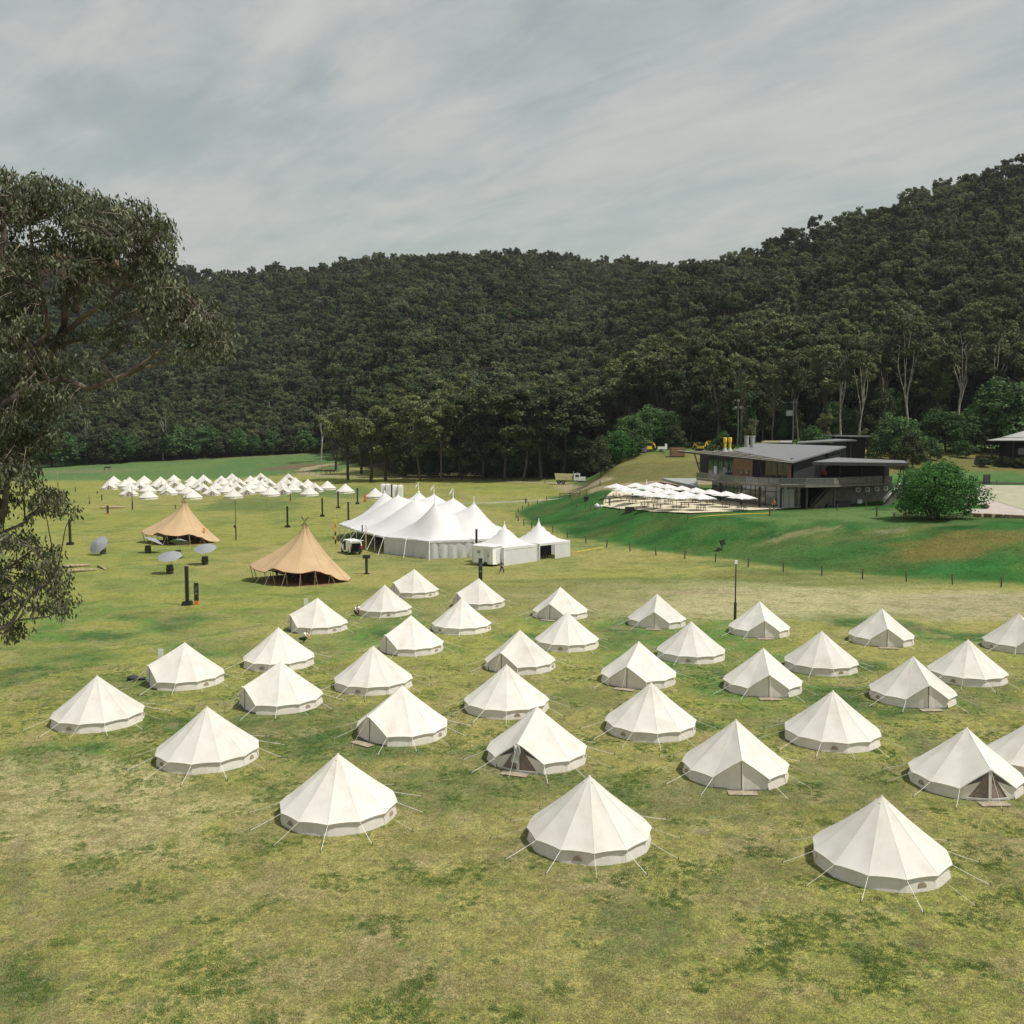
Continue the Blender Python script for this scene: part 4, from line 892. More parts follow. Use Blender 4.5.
# ------------------------------------------------------------------ tipis
def make_tipi():
    root = thing('tipi', (0, 0, -50), 'big tan canvas tipi with its front edge lifted on poles', 'tipi')
    n = 48; nv = 12; H = 6.75
    def edge(a):                       # a measured from -Y, positive towards +X : radius, height
        d = math.degrees(a) % 360; d = d-360 if d > 180 else d
        keys = [(-180,5.1,.05),(-140,5.2,.08),(-118,5.6,.7),(-100,6.5,1.75),(-84,6.4,1.9),(-66,5.6,1.45),(-48,5.1,1.35),(-30,5.2,1.95),(-12,5.3,1.6),(6,5.4,1.5),(24,5.1,1.7),(42,5.0,1.15),(60,5.1,.35),(78,5.2,.06),(180,5.1,.05)]
        for (a0, r0, z0), (a1, r1, z1) in zip(keys[:-1], keys[1:]):
            if a0 <= d <= a1: t = (d-a0)/(a1-a0); t = t*t*(3-2*t); return r0+(r1-r0)*t, z0+(z1-z0)*t
        return 5.1, .05
    v = []; 
    for j in range(nv+1):
        t = .015+.985*j/nv
        for k in range(n):
            a = 2*math.pi*k/n; r, z = edge(a); s = math.sin(math.pi*t); lift = sst(.3, 2., z)
            rr = r*t-s*(.42+.25*lift); zz_ = H+(z-H)*t-s*(.25-.15*lift)*0.6
            zz_ = zz_*(1-lift)+(H+(z-H)*(t**.80))*lift; rr = rr*(1-lift)+r*(t**1.34)*lift
            rr += .05*math.cos(a*10)*t
            v.append((math.sin(a)*rr, -math.cos(a)*rr, float(zz_)))
    f = [(j*n+k, (j+1)*n+k, (j+1)*n+(k+1) % n, j*n+(k+1) % n) for j in range(nv) for k in range(n)]
    ro = MB().add(v, f).build('canopy', 'tan', root, True)
    mb = MB()
    for k in range(n):
        if k % 5 == 0:
            mb.tube([Vector(v[j*n+k])*1.002+Vector((0, 0, .01)) for j in range(nv+1)], .022, 4, False)
    mb.build('seam', 'tan', ro)
    mb = MB(); mb.tube([Vector(v[nv*n+k]) for k in range(n)]+[Vector(v[nv*n])], .045, 5, False); mb.build('hem', 'tan_dark', ro)
    for i, a in enumerate((20, 100, 200, 300)):
        e = Vector((math.sin(R(a))*.55, math.cos(R(a))*.55, H+.62)); MB().tube([Vector((-e.x*.8, -e.y*.8, H-.5)), e], .035, 5).build('pole', 'post', root)
    for a in (-98, -84, -52, -33, -12, 6, 24, 45):
        r, z = edge(R(a)); p = Vector((math.sin(R(a))*r*.985, -math.cos(R(a))*r*.985, z)); q = Vector((p.x*.93, p.y*.93, 0)); MB().tube([q, p], .045, 5).build('prop_pole', 'log', root)
        g = Vector((p.x*1.25, p.y*1.25, .02)); MB().tube([p, g], .009, 4).build('guy_rope', 'rope', root)
    MB().tube([(0, 0, 0), (0, 0, H)], .07, 8).build('centre_pole', 'log', root)
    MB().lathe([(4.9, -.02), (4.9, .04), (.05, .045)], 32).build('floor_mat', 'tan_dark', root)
    reg(root); return root
tpi = make_tipi(); g = G(303, 583); g = Vector((-23.9*1., 112.0, 0)); tpi.location = (g.x, g.y, gz(g.x, g.y)); tpi['label'] = 'big tan tipi nearest the camera, above the near camp of bell tents'
t2 = copy_tree(tpi, None, (-51.6, 153, gz(-51.6, 153)), R(2), 'tan tipi farther back, with barrels and parasols in front of it'); tpi['group'] = t2['group'] = 'tan tipis'
t2.scale = (1.03, 1.03, .99)
# folding chairs and tables inside the tipis: dark stacked seats
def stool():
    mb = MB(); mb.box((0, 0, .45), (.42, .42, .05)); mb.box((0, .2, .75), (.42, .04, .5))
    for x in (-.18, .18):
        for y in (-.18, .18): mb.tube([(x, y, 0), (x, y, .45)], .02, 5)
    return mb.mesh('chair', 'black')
stm = stool()
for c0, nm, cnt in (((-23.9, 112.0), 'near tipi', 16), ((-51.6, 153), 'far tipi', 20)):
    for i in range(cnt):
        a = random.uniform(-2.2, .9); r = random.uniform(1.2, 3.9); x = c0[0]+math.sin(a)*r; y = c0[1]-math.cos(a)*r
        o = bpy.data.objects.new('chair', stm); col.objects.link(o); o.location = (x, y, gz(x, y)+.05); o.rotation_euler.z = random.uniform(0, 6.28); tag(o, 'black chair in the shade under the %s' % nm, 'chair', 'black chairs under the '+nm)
# ------------------------------------------------------------------ marquee
ML = Vector((-10.9, 137, 0)); E1 = Vector((-.35, .937, 0)); E2 = Vector((.937, .35, 0))
def mw(a, b, z=0.): p = ML+E1*a+E2*b; return Vector((p.x, p.y, z+.2*(0)))
mbase = thing('marquee', mw(14, 3), 'large white pole marquee with many pointed peaks and flags', 'marquee')
mo = Vector(mbase.location)
FP = [(-5.,-2.2),(-5.6,4),(-4,8.6),(.7,12.2),(12,14.),(25,14.5),(34,10.5),(37,4),(35.5,-2),(31,-6.5),(25.5,-8.8),(14,-8.3),(2.9,-6.6)]
fpw = [(mw(a, b).x-mo.x, mw(a, b).y-mo.y) for a, b in FP]
LP_ = [(0, 0), (10.7, 0), (21.4, 0), (32*.97, 0)]; RP_ = [(0, 5.8), (10.7, 6), (21.4, 6.), (31, 6)]
peaks = [mw(a, b)-mo for a, b in LP_+RP_]; EZ = 2.45; PZT = 4.7
st = .42; xs = np.arange(min(p[0] for p in fpw), max(p[0] for p in fpw)+st, st); ys = np.arange(min(p[1] for p in fpw), max(p[1] for p in fpw)+st, st)
from mathutils.geometry import delaunay_2d_cdt
bp_ = []
for i in range(len(fpw)):
    a, b = Vector(fpw[i]), Vector(fpw[(i+1) % len(fpw)]); n = max(2, int((b-a).length/.5))
    for k in range(n): bp_.append(a.lerp(b, k/n))
gx, gy = np.meshgrid(xs, ys); gx = gx.ravel(); gy = gy.ravel(); sdv = sdpoly(gx, gy, fpw)
inn = [(float(a), float(b)) for a, b, s in zip(gx, gy, sdv) if s > .3]
for p in peaks:
    for r in (.0, .06, .14, .25):
        for k in range(10 if r else 1): inn.append((p.x+r*math.cos(k*.63), p.y+r*math.sin(k*.63)))
res = delaunay_2d_cdt([Vector(p) for p in bp_]+[Vector(p) for p in inn], [], [list(range(len(bp_)))], 1, 1e-4)
vx = np.array([tuple(p) for p in res[0]]); db = np.maximum(sdpoly(vx[:, 0], vx[:, 1], fpw), 0)
hz = np.zeros(len(vx)); tsum = np.zeros(len(vx))
for p in peaks:
    d = np.hypot(vx[:, 0]-p.x, vx[:, 1]-p.y); t = db/(db+d+1e-6); hz = np.maximum(hz, t); 
# corner/edge scallops and ridge creases
zr = EZ+PZT*(.38*sst(0, 1, hz)+.62*hz**1.7)+.0
ang = vx @ np.array([E1.x, E1.y]); ang0 = np.array([peaks[0].x, peaks[0].y]) @ np.array([E1.x, E1.y])
zr += .42*np.cos((ang-ang0)/10.7*2*math.pi)*np.clip(db/4, 0, 1)*(1-hz)
zr += -.10*np.abs(np.sin((ang-ang0)/5.35*math.pi*2))*(db < .8)
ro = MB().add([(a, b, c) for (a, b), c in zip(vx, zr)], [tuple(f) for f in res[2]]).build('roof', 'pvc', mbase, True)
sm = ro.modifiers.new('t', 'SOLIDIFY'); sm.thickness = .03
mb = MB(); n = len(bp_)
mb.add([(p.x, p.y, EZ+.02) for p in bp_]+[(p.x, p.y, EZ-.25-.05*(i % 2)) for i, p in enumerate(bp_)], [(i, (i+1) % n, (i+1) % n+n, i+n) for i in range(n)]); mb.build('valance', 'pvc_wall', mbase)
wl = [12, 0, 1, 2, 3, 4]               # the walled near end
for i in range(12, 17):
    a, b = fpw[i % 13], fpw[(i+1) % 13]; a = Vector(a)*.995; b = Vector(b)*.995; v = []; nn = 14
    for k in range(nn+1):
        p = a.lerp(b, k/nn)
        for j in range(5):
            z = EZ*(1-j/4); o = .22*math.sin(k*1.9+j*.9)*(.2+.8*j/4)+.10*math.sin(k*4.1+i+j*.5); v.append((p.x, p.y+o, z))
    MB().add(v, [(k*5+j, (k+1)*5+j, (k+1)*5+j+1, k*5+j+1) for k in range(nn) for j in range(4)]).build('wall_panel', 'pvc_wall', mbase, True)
for i in range(13):
    a, b = Vector(fpw[i]), Vector(fpw[(i+1) % 13])
    for k in range(max(1, int((b-a).length/3.4))):
        p = a.lerp(b, k/max(1, int((b-a).length/3.4))); p3 = Vector((p.x, p.y, 0)); o = Vector((p.x, p.y, 0)).normalized()
        MB().tube([p3, p3+Vector((0, 0, EZ))], .05, 6).build('side_pole', 'white', mbase)
        MB().tube([p3+Vector((0, 0, EZ)), p3+o*1.9+Vector((0, 0, .03))], .03, 4).build('guy_rope', 'white_rope', mbase)
for i, p in enumerate(peaks):
    q = Vector((p.x, p.y, 0)); h = EZ+PZT
    MB().tube([q, q+Vector((0, 0, h+(.9 if i >= 4 or i == 0 else .35)))], .06, 6).build('mast', 'white', mbase)
    MB().lathe([(.2, -.12), (.11, .08), (.02, .12)], 8, (p.x, p.y, h)).build('mast_cap', 'pvc_wall', mbase)
    if i in (5, 6, 7):
        fl = MB(); v = []
        for k in range(6):
            for j in range(3): v.append((p.x-.12*k-.02*j, p.y+.05*math.sin(k*1.3), h+1.5-.16*k-j*.2+.1))
        fl.add(v, [(k*3+j, (k+1)*3+j, (k+1)*3+j+1, k*3+j+1) for k in range(5) for j in range(2)]); o = fl.build('flag', 'pvc_wall', mbase); sm = o.modifiers.new('t', 'SOLIDIFY'); sm.thickness = .015
        MB().tube([q+Vector((0, 0, h)), q+Vector((0, 0, h+1.6))], .03, 5).build('flag_pole', 'white', mbase)
# dark tables and chairs glimpsed under the open side
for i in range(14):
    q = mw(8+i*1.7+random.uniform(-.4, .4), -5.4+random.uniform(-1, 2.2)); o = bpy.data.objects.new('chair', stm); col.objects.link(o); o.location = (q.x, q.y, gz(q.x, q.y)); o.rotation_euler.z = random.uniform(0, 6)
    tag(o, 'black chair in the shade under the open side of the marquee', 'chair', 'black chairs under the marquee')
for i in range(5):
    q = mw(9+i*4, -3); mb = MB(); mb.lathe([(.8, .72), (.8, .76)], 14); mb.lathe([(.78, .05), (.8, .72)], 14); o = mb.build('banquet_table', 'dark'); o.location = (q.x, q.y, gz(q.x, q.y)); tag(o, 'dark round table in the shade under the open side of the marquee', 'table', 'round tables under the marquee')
# ------------------------------------------------------------------ pagoda tents
def pagoda(c, rz, label, openface):
    root = thing('pagoda_tent', c, label, 'pagoda tent', 'white pagoda tents', rz); s = 3.05; v = []; n = 12; EZp, AZ = 2.35, 5.1
    for j in range(n+1):
        for i in range(n+1):
            x = -s+2*s*i/n; y = -s+2*s*j/n; m = max(abs(x), abs(y))/s; r2 = math.hypot(x, y)/s; t = 1-m*.75-min(r2, 1)*.25 if r2 < 1 else (1-m)*.8
            t = 1-max(m, 0.0); t = t*.7+.3*max(0, 1-r2)
            v.append((x, y, EZp+(AZ-EZp)*(.38*t+.62*max(0, t)**2.6)))
    MB().add(v, [(j*(n+1)+i, j*(n+1)+i+1, (j+1)*(n+1)+i+1, (j+1)*(n+1)+i) for j in range(n) for i in range(n)]).build('roof', 'pvc', root, True)
    MB().lathe([(.12, -.2), (.06, .1), (.05, .3)], 8, (0, 0, AZ)).build('finial', 'pvc_wall', root)
    cs = [(-s, -s), (s, -s), (s, s), (-s, s)]
    mb = MB()
    for i in range(4): a, b = cs[i], cs[(i+1) % 4]; mb.add([(a[0], a[1], EZp+.01), (b[0], b[1], EZp+.01), (b[0], b[1], EZp-.3), (a[0], a[1], EZp-.3)], [(0, 3, 2, 1)])
    mb.build('valance', 'pvc_wall', root)
    for i in range(4):
        a, b = Vector((*cs[i], 0))*.985, Vector((*cs[(i+1) % 4], 0))*.985
        MB().bar(a, a+Vector((0, 0, EZp)), .08, .08).build('leg', 'white', root)
        lo, hi = (0, 1) if i != openface else (.5, 1)
        v = []; nn = 16
        for k in range(nn+1):
            p = a.lerp(b, lo+(hi-lo)*k/nn)
            for z in (0, EZp*.5, EZp-.05): v.append((p.x*(1+.006*math.sin(k*2.1)), p.y*(1+.006*math.cos(k*1.7)), z))
        MB().add(v, [(k*3+j, (k+1)*3+j, (k+1)*3+j+1, k*3+j+1) for k in range(nn) for j in range(2)]).build('wall_panel', 'pvc_wall', root, True)
    if openface >= 0:
        q = MB(); q.wall((-s+.2, s-.25), (s-.2, s-.25), .02, EZp, .03); q.wall((-s+.2, -s+.3), (-s+.2, s-.3), .02, EZp, .03); q.wall((-s+.3, .2), (s-.3, .2), .02, EZp, .03); q.build('added_shade_panels', 'dark', root)  # added dark panels that make the open half look shaded inside
    return root
pc1 = Vector((-1.0, 124.1, 0)); d1 = Vector((.707, .707, 0)); d2 = Vector((-.73, .68, 0))
c1_ = pc1+d1*3.05+Vector((-.707, .707, 0))*3.05; pagoda((c1_.x, c1_.y, 0), R(45), 'white pagoda tent with closed walls behind the white shed', -1)
c2_ = c1_+d1*6.6; pagoda((c2_.x, c2_.y, 0), R(45), 'white pagoda tent with one open half wall, at the end nearest the green bank', 0)
for i in range(8):
    q = c2_+Vector((random.uniform(-1.2, 1.2), random.uniform(-2, .8), 0)); o = bpy.data.objects.new('chair', stm); col.objects.link(o); o.location = (q.x, q.y, gz(q.x, q.y)); tag(o, 'black chair in the open doorway of the white pagoda tent', 'chair', 'black chairs in the pagoda tent')
# white shed on a trailer
g = Vector((-3.1, 125.0, 0)); sh = thing('site_shed', (g.x, g.y, gz(g.x, g.y)), 'white portable shed on wheels against the closed pagoda tent', 'shed', None, R(-38))
mb = MB(); mb.box((0, 0, 1.42), (3.2, 2.0, 2.1)); mb.box((0, 0, .3), (3.3, 1.9, .12)); mb.build('body', 'white', sh)
MB().slab([(-1.7, -1.1, 2.56), (1.7, -1.1, 2.56), (1.7, 1.1, 2.62), (-1.7, 1.1, 2.62)], .1).build('roof', 'pvc_wall', sh)
d_ = MB().box((.6, -1.02, 1.35), (.8, .04, 1.8)).build('door', 'pvc_wall', sh); MB().box((.9, -1.06, 1.35), (.05, .05, .2)).build('handle', 'charcoal', d_)
MB().box((-.7, -1.02, 1.75), (.5, .04, .4)).build('vent', 'steel', sh); MB().box((1.62, .1, 1.35), (.04, .8, 1.8)).build('side_door', 'pvc_wall', sh)
for x in (-.5, .4):
    for y in (-.95, .95): q = MB().lathe([(.3, -.09), (.3, .09)], 14).build('wheel', 'tyre', sh); q.rotation_euler = (R(90), 0, 0); q.location = (x, y, .3)
MB().tube([(1.6, 0, .3), (2.6, 0, .32)], .05, 6).build('drawbar', 'charcoal', sh)
# ------------------------------------------------------------------ people (small in the picture, still jointed figures)
def skin(name, joints, edges, m, parent=None, sub=1):
    me = bpy.data.meshes.new(name); me.from_pydata([j[:3] for j in joints], edges, []); o = bpy.data.objects.new(name, me); col.objects.link(o)
    sk_ = o.modifiers.new('s', 'SKIN'); lay = me.skin_vertices[0] if len(me.skin_vertices) else me.attributes.new('skin', 'FLOAT', 'POINT')
    for i, j in enumerate(joints): me.skin_vertices[0].data[i].radius = (j[3], j[3] if len(j) < 5 else j[4]); me.skin_vertices[0].data[i].use_root = (i == 0)
    sb = o.modifiers.new('d', 'SUBSURF'); sb.levels = sub; sb.render_levels = sub
    dg = bpy.context.evaluated_depsgraph_get(); nm = bpy.data.meshes.new_from_object(o.evaluated_get(dg)); nm.materials.clear(); nm.materials.append(M[m]); nm.name = name
    bpy.data.objects.remove(o); q = bpy.data.objects.new(name, nm); col.objects.link(q); q.parent = parent
    nm.polygons.foreach_set('use_smooth', [True]*len(nm.polygons)); return q
def person(loc, rz, label, shirt, trousers='jeans', pose='stand', hat=None):
    root = thing('person', loc, label, 'person', None, rz)
    if pose == 'crouch':
        pel = (0, .12, .38); ch = (0, -.15, .72); nk = (0, -.28, .90); hd = (0, -.36, 1.02)
        legs = [[(s*.1, .12, .36), (s*.16, -.28, .46), (s*.14, -.02, .09), (s*.14, -.2, .04)] for s in (-1, 1)]
        arms = [[(s*.18, -.2, .82), (s*.22, -.4, .58), (s*.1, -.58, .42), (s*.08, -.66, .38)] for s in (-1, 1)]
    else:
        k = .26 if pose == 'walk' else .03
        pel = (0, 0, .95); ch = (0, 0, 1.3); nk = (0, -.01, 1.48); hd = (0, -.02, 1.62)
        legs = [[(s*.09, 0, .9), (s*.1, -s*k*.6-.02, .5), (s*.1, -s*k+.03, .09), (s*.1, -s*k-.13, .04)] for s in (-1, 1)]
        arms = [[(s*.19, 0, 1.4), (s*.23, s*k*.4+.02, 1.12), (s*.23, s*k*.8-.06, .88), (s*.22, s*k*.9-.09, .80)] for s in (-1, 1)]
    J = [(*pel, .13, .10), (*ch, .15, .10), (*nk, .055), (hd[0], hd[1], hd[2], .09), (hd[0], hd[1]-.005, hd[2]+.11, .075)]; E = [(0, 1), (1, 2), (2, 3), (3, 4)]
    for L_ in legs:
        b = len(J); J += [(*L_[0], .085), (*L_[1], .06), (*L_[2], .042), (*L_[3], .035)]; E += [(0, b), (b, b+1), (b+1, b+2), (b+2, b+3)]
    for A in arms:
        b = len(J); J += [(*A[0], .05), (*A[1], .04), (*A[2], .03), (*A[3], .032)]; E += [(1, b), (b, b+1), (b+1, b+2), (b+2, b+3)]
    skin('body', J, E, 'skin', root)
    J = [(pel[0], pel[1], pel[2]+.03, .155, .12), (*ch, .175, .125), (nk[0], nk[1], nk[2]-.05, .09)]; E = [(0, 1), (1, 2)]
    for A in arms:
        b = len(J); e = Vector(A[0]).lerp(Vector(A[1]), .75); J += [(*A[0], .068), (*e, .06)]; E += [(1, b), (b, b+1)]
    skin('shirt', J, E, shirt, root)
    J = [(pel[0], pel[1], pel[2]+.02, .15, .12)]; E = []
    for L_ in legs:
        b = len(J); J += [(*L_[0], .105), (*L_[1], .08), (*Vector(L_[1]).lerp(Vector(L_[2]), .9), .06)]; E += [(0, b), (b, b+1), (b+1, b+2)]
    skin('trousers', J, E, trousers, root)
    skin('hair', [(hd[0], hd[1]+.03, hd[2]+.02, .085), (hd[0], hd[1]+.012, hd[2]+.13, .085)], [(0, 1)], hat or 'hair', root)
    mb = MB()
    for s in (-1, 1): mb.box((hd[0]+s*.035, hd[1]-.088, hd[2]+.05), (.022, .02, .012))
    mb.build('eyes', 'hair', root)
    return root
def pg(px, py): g = G(px, py); return (g.x, g.y, gz(g.x, g.y))
person(pg(501.8, 574), R(75), 'person in dark clothes walking below the white pagoda tents', 'shirt_d', 'jeans', 'walk')
person(pg(525.8, 505.2), R(160), 'person in dark clothes walking on the gravel path beyond the marquee', 'shirt_d', 'jeans', 'walk')
person(pg(303, 643), R(80), 'person in a white shirt crouching beside a bell tent rope', 'shirt_w', 'jeans', 'crouch')
person(pg(294.5, 630), R(-60), 'person in pale clothes standing at the left of the bell tent below the tipi', 'shirt_w', 'shirt_w', 'stand')
person(pg(356.5, 615.5), R(30), 'person in a white shirt crouching between the tents below the big tipi', 'shirt_w', 'jeans', 'crouch')
# ------------------------------------------------------------------ van
def van():
    g = Vector(pg(351, 553)); root = thing('van', g, 'white van with its tailgate raised, parked beside the marquee', 'van', None, R(28))
    W, Lh, Hh = 1.7, 4.7, 1.95         # nose towards +Y
    prof = [(-2.35, .35), (-2.35, 1.2), (-2.2, 1.9), (-1.9, 1.97), (.9, 1.95), (1.55, 1.45), (2.25, 1.15), (2.38, .85), (2.38, .35)]
    mb = MB(); n = len(prof)
    for sgn in (-1, 1):
        pass
    v = [(-W/2*(1-.09*(z > 1.3)), y, z) for y, z in prof]+[(W/2*(1-.09*(z > 1.3)), y, z) for y, z in prof]
    f = [tuple(range(n-1, -1, -1)), tuple(range(n, 2*n))]+[(i, i+1, i+1+n, i+n) for i in range(1, n-1)]+[(n-1, 0, n, 2*n-1)]
    mb.add(v, f); bd = mb.build('body', 'white', root)
    MB().box((0, -2.34, .98), (1.36, .06, 1.2)).build('cargo_opening', 'dark', root)
    MB().bar((0, -2.3, 1.9), (0, -3.35, 2.1), 1.5, .07).build('tailgate', 'white', root)
    MB().box((-.86, .05, 1.12), (.04, 1.0, 1.25)).build('sliding_door_opening', 'dark', root)
    MB().box((-.89, -.95, 1.1), (.05, 1.0, 1.2)).build('sliding_door', 'white', root)
    for s in (-1, 1):
        MB().box((s*.83, 1.15, 1.38), (.05, .7, .4)).build('side_window', 'glass', root); 
        MB().box((s*.72, -2.38, 1.05), (.16, .05, .42)).build('tail_light', 'red', root)
        MB().box((s*.62, 2.38, .8), (.3, .06, .2)).build('headlight', 'glass2', root)
        for y in (-1.5, 1.55):
            t = MB().lathe([(.2, -.1), (.33, -.1), (.33, .1), (.2, .1)], 18).build('wheel', 'tyre', root); t.location = (s*.78, y, .33); t.rotation_euler = (0, R(90), 0)
            MB().lathe([(.19, -.11), (.19, .11)], 12).build('rim', 'steel', t)
    MB().bar((0, .95, 1.93), (0, 1.56, 1.47), 1.35, .03).build('windscreen', 'glass', root)
    MB().box((0, -2.42, .42), (1.7, .14, .2)).build('bumper', 'charcoal', root)
    for i in range(3): MB().box((-.4+.4*i, -2.2, .75), (.3, .3, .4)).build('cargo_box', ['cream', 'black', 'orange'][i] if i != 2 else 'black', root)
van()
# ------------------------------------------------------------------ black posts on square bases
def postm():
    a = MB(); a.box((0, 0, 2.05), (.30, .30, 3.6)); b = MB(); b.box((0, 0, .14), (.85, .85, .28)); b.box((-.22, -.22, .33), (.34, .34, .14)); b.box((.22, .1, .33), (.3, .4, .14)); return a.mesh('column', 'black'), b.mesh('base', 'black')
pcm, pbm = postm()
for px, py, lb in [(187.4,605,'nearest black square post on a base, beside the orange-footed totem sign'),(70.3,544.7,'black square post seen under the eucalyptus leaves at the left'),(287.6,527.4,'black square post above the tip of the near tipi'),
    (322.4,516.6,'black square post left of the marquee, lowest of the three in a row'),(338.2,508.2,'black square post left of the marquee, the middle of the three in a row'),(357.5,504,'black square post left of the marquee beside the orange marker'),
    (348.4,522,'black square post half hidden by the marquee corner'),(391.5,500,'black square post between the white toilets'),(476.5,557,'black square post between the marquee and the pagoda tent')]:
    x, y, z = pg(px, py); s_ = {348.4: .9, 476.5: 1.1}.get(px, 1)
    o = thing('black_post', (x, y, z), lb, 'post', 'black posts on square bases')
    for nm, me in (('column', pcm), ('base', pbm)): q = bpy.data.objects.new(nm, me); col.objects.link(q); q.parent = o
# totem signs
for px, py, lb, h in [(196.6,605,'black totem sign with orange foot and white lettering marks beside the nearest black post',2.1),(107.8,515,'black totem sign with orange foot standing at the fallen logs far left',1.9),(480.5,586,'black totem sign behind the tent below the white shed',3.)]:
    x, y, z = pg(px, py); o = thing('totem_sign', (x, y, z), lb, 'sign', 'black totem signs', R(6))
    MB().box((0, 0, h/2+.2), (.42, .16, h-.2)).build('board', 'black', o); MB().box((0, 0, .22), (.43, .17, .44), taper=1).build('foot', 'orange', o)
    mb = MB()
    for k in range(4): mb.box((0, -.085, h*.86-k*.13), (.26-.06*(k % 2), .012, .05))
    mb.box((0, -.085, h*.55), (.2, .012, .16)); mb.build('lettering', 'panel', o)
# slim poles and lamps
def pole(px, py, topy, label, m='charcoal', r=.06, head=False, box=None, name='lamp_post', cat='post', group=None):
    x, y, z = pg(px, py); H = P(px, topy, y).z-z; o = thing(name, (x, y, z), label, cat, group)
    MB().tube([(0, 0, -.1), (0, 0, H*.32), (0, 0, H)], [r*1.5, r, r*.75], 8).build('pole', m, o)
    MB().tube([(0, 0, 0), (0, 0, H*.32)], r*1.8, 8).build('sleeve', 'charcoal', o)
    if head: MB().box((0, 0, H+.12), (.2, .2, .32)).build('lamp_head', 'white', o)
    if box: MB().box((-.16, 0, H*box), (.3, .22, .38)).build('control_box', 'charcoal', o)
    return o
pole(735, 621, 563.5, 'slim dark lamp post standing on the bleached grass above the near camp', head=True, r=.07, cat='lamp')
pole(236, 540, 499, 'tall slim lamp post right of the far tipi', head=True, box=.33, cat='lamp'); pole(132.5, 509.7, 486, 'slim dark pole at the left front of the far camp', r=.09)
pole(175.5, 509, 496, 'slim pole at the tip of the far tipi', 'ywood'); pole(102, 500.5, 482, 'thin yellowish pole left of the far camp', 'ywood', .08); pole(75.4, 492, 477, 'thin yellowish pole far left of the paddock edge', 'ywood', .08)
pole(58, 487, 471, 'thinnest pole at the far left behind the leaves', 'ywood', .07); pole(89.5, 504, 495.5, 'short dark stake left of the far camp', 'post', .09); pole(97.5, 493, 491, 'tiny dark marker left of the thin yellowish pole', 'post', .2)
x, y, z = pg(366.6, 574); o = thing('power_pedestal', (x, y, z), 'thick grey post with two boxes at its head, in front of the van', 'post'); MB().bar((0, 0, 0), (0, 0, 1.9), .28, .28).build('column', 'charcoal', o)
MB().box((0, 0, 2.1), (.9, .3, .42)).build('crossbox', 'charcoal', o)
for s in (-.24, .24): MB().box((s, -.17, 2.1), (.34, .12, .34)).build('socket_box', 'charcoal', o)
MB().box((0, 0, .05), (.7, .5, .1)).build('footing', 'charcoal', o)
x, y, z = pg(366.4, 553); o = thing('banner_pole', (x, y, z), 'thin pole with a small purple banner at the marquee edge', 'pole'); MB().tube([(0, 0, 0), (0, 0, 4.)], .05, 6).build('pole', 'ywood', o); MB().box((-.55, 0, 3.5), (.2, .04, 1.0)).build('banner', 'purple', o); MB().bar((-.6, 0, 3.98), (0, 0, 3.98), .03, .03).build('arm', 'ywood', o)
x, y, z = pg(335.6, 543.5); o = thing('warning_post', (x, y, z), 'yellow and black striped post at the left corner of the marquee', 'post')
for i in range(6): MB().bar((0, 0, i*.62), (0, 0, i*.62+.62), .22, .22).build('band', ['black', 'yellow', 'charcoal', 'yellow', 'orange', 'yellow'][i], o)
x, y, z = pg(365, 501.5); o = thing('marker_board', (x, y, z), 'upright orange marker board beside the black post by the marquee', 'sign'); MB().box((0, 0, 1.05), (.5, .15, 2.0)).build('board', 'orange', o); MB().box((0, 0, .05), (.8, .5, .1)).build('foot', 'black', o)
x, y, z = pg(290.3, 502); o = thing('marker_stake', (x, y, z), 'dark stake with an orange foot in front of the far camp', 'post'); MB().bar((0, 0, .4), (0, 0, 2.2), .2, .2).build('stake', 'black', o); MB().bar((0, 0, 0), (0, 0, .4), .24, .24).build('foot', 'orange', o)
for px, py in ((268.3, 502), (281.5, 501)):
    x, y, z = pg(px, py); o = thing('timber_stake', (x, y, z), 'pale timber stake %s in front of the far camp' % ('nearer the black post' if px < 270 else 'beside the orange-footed stake'), 'post', 'pale stakes'); MB().bar((0, 0, -.1), (0, 0, 1.35), .14, .14).build('stake', 'ywood', o); MB().box((0, 0, 1.38), (.2, .2, .06)).build('cap', 'ywood', o)
x, y, z = pg(216, 528); o = thing('orange_lamp', (0, 0, 0), 'tall orange flame lamp in front of the far tipi', 'lamp'); gg = G(204.5, 543); o.location = (gg.x, gg.y, gz(gg.x, gg.y)); MB().tube([(0, 0, 0), (0, 0, 2.)], .09, 6).build('pole', 'orange', o); MB().lathe([(.02, 2.), (.14, 2.1), (.12, 2.3), (.02, 2.4)], 8).build('head', 'orange', o)
# white marker boards behind two tents
for px, py, t_, lb in ((306, 614, 598.5, 'narrow white board standing left of the tent just below the tipi'), (161, 664, 649, 'narrow white board standing behind the tent with its door turned left')):
    x, y, z = pg(px, py); H = P(px, t_, y).z-z; o = thing('white_board', (x, y, z), lb, 'board', 'white boards'); MB().box((0, 0, H/2), (.36, .06, H)).build('board', 'pvc_wall', o); MB().box((0, 0, .04), (.5, .4, .08)).build('foot', 'charcoal', o)
# bag in the grass
x, y, z = pg(133, 680); o = MB(); o.lathe([(.05, 0), (.3, .05), (.32, .18), (.2, .3), (.05, .33)], 12); o.box((.45, .05, .1), (.35, .25, .16), .4); o = o.build('holdall_bag', 'shirt_d', None, True); o.location = (x, y, z); o.scale = (1.3, 1, 1); tag(o, 'dark bag dropped on the grass right of the leftmost tent', 'bag')
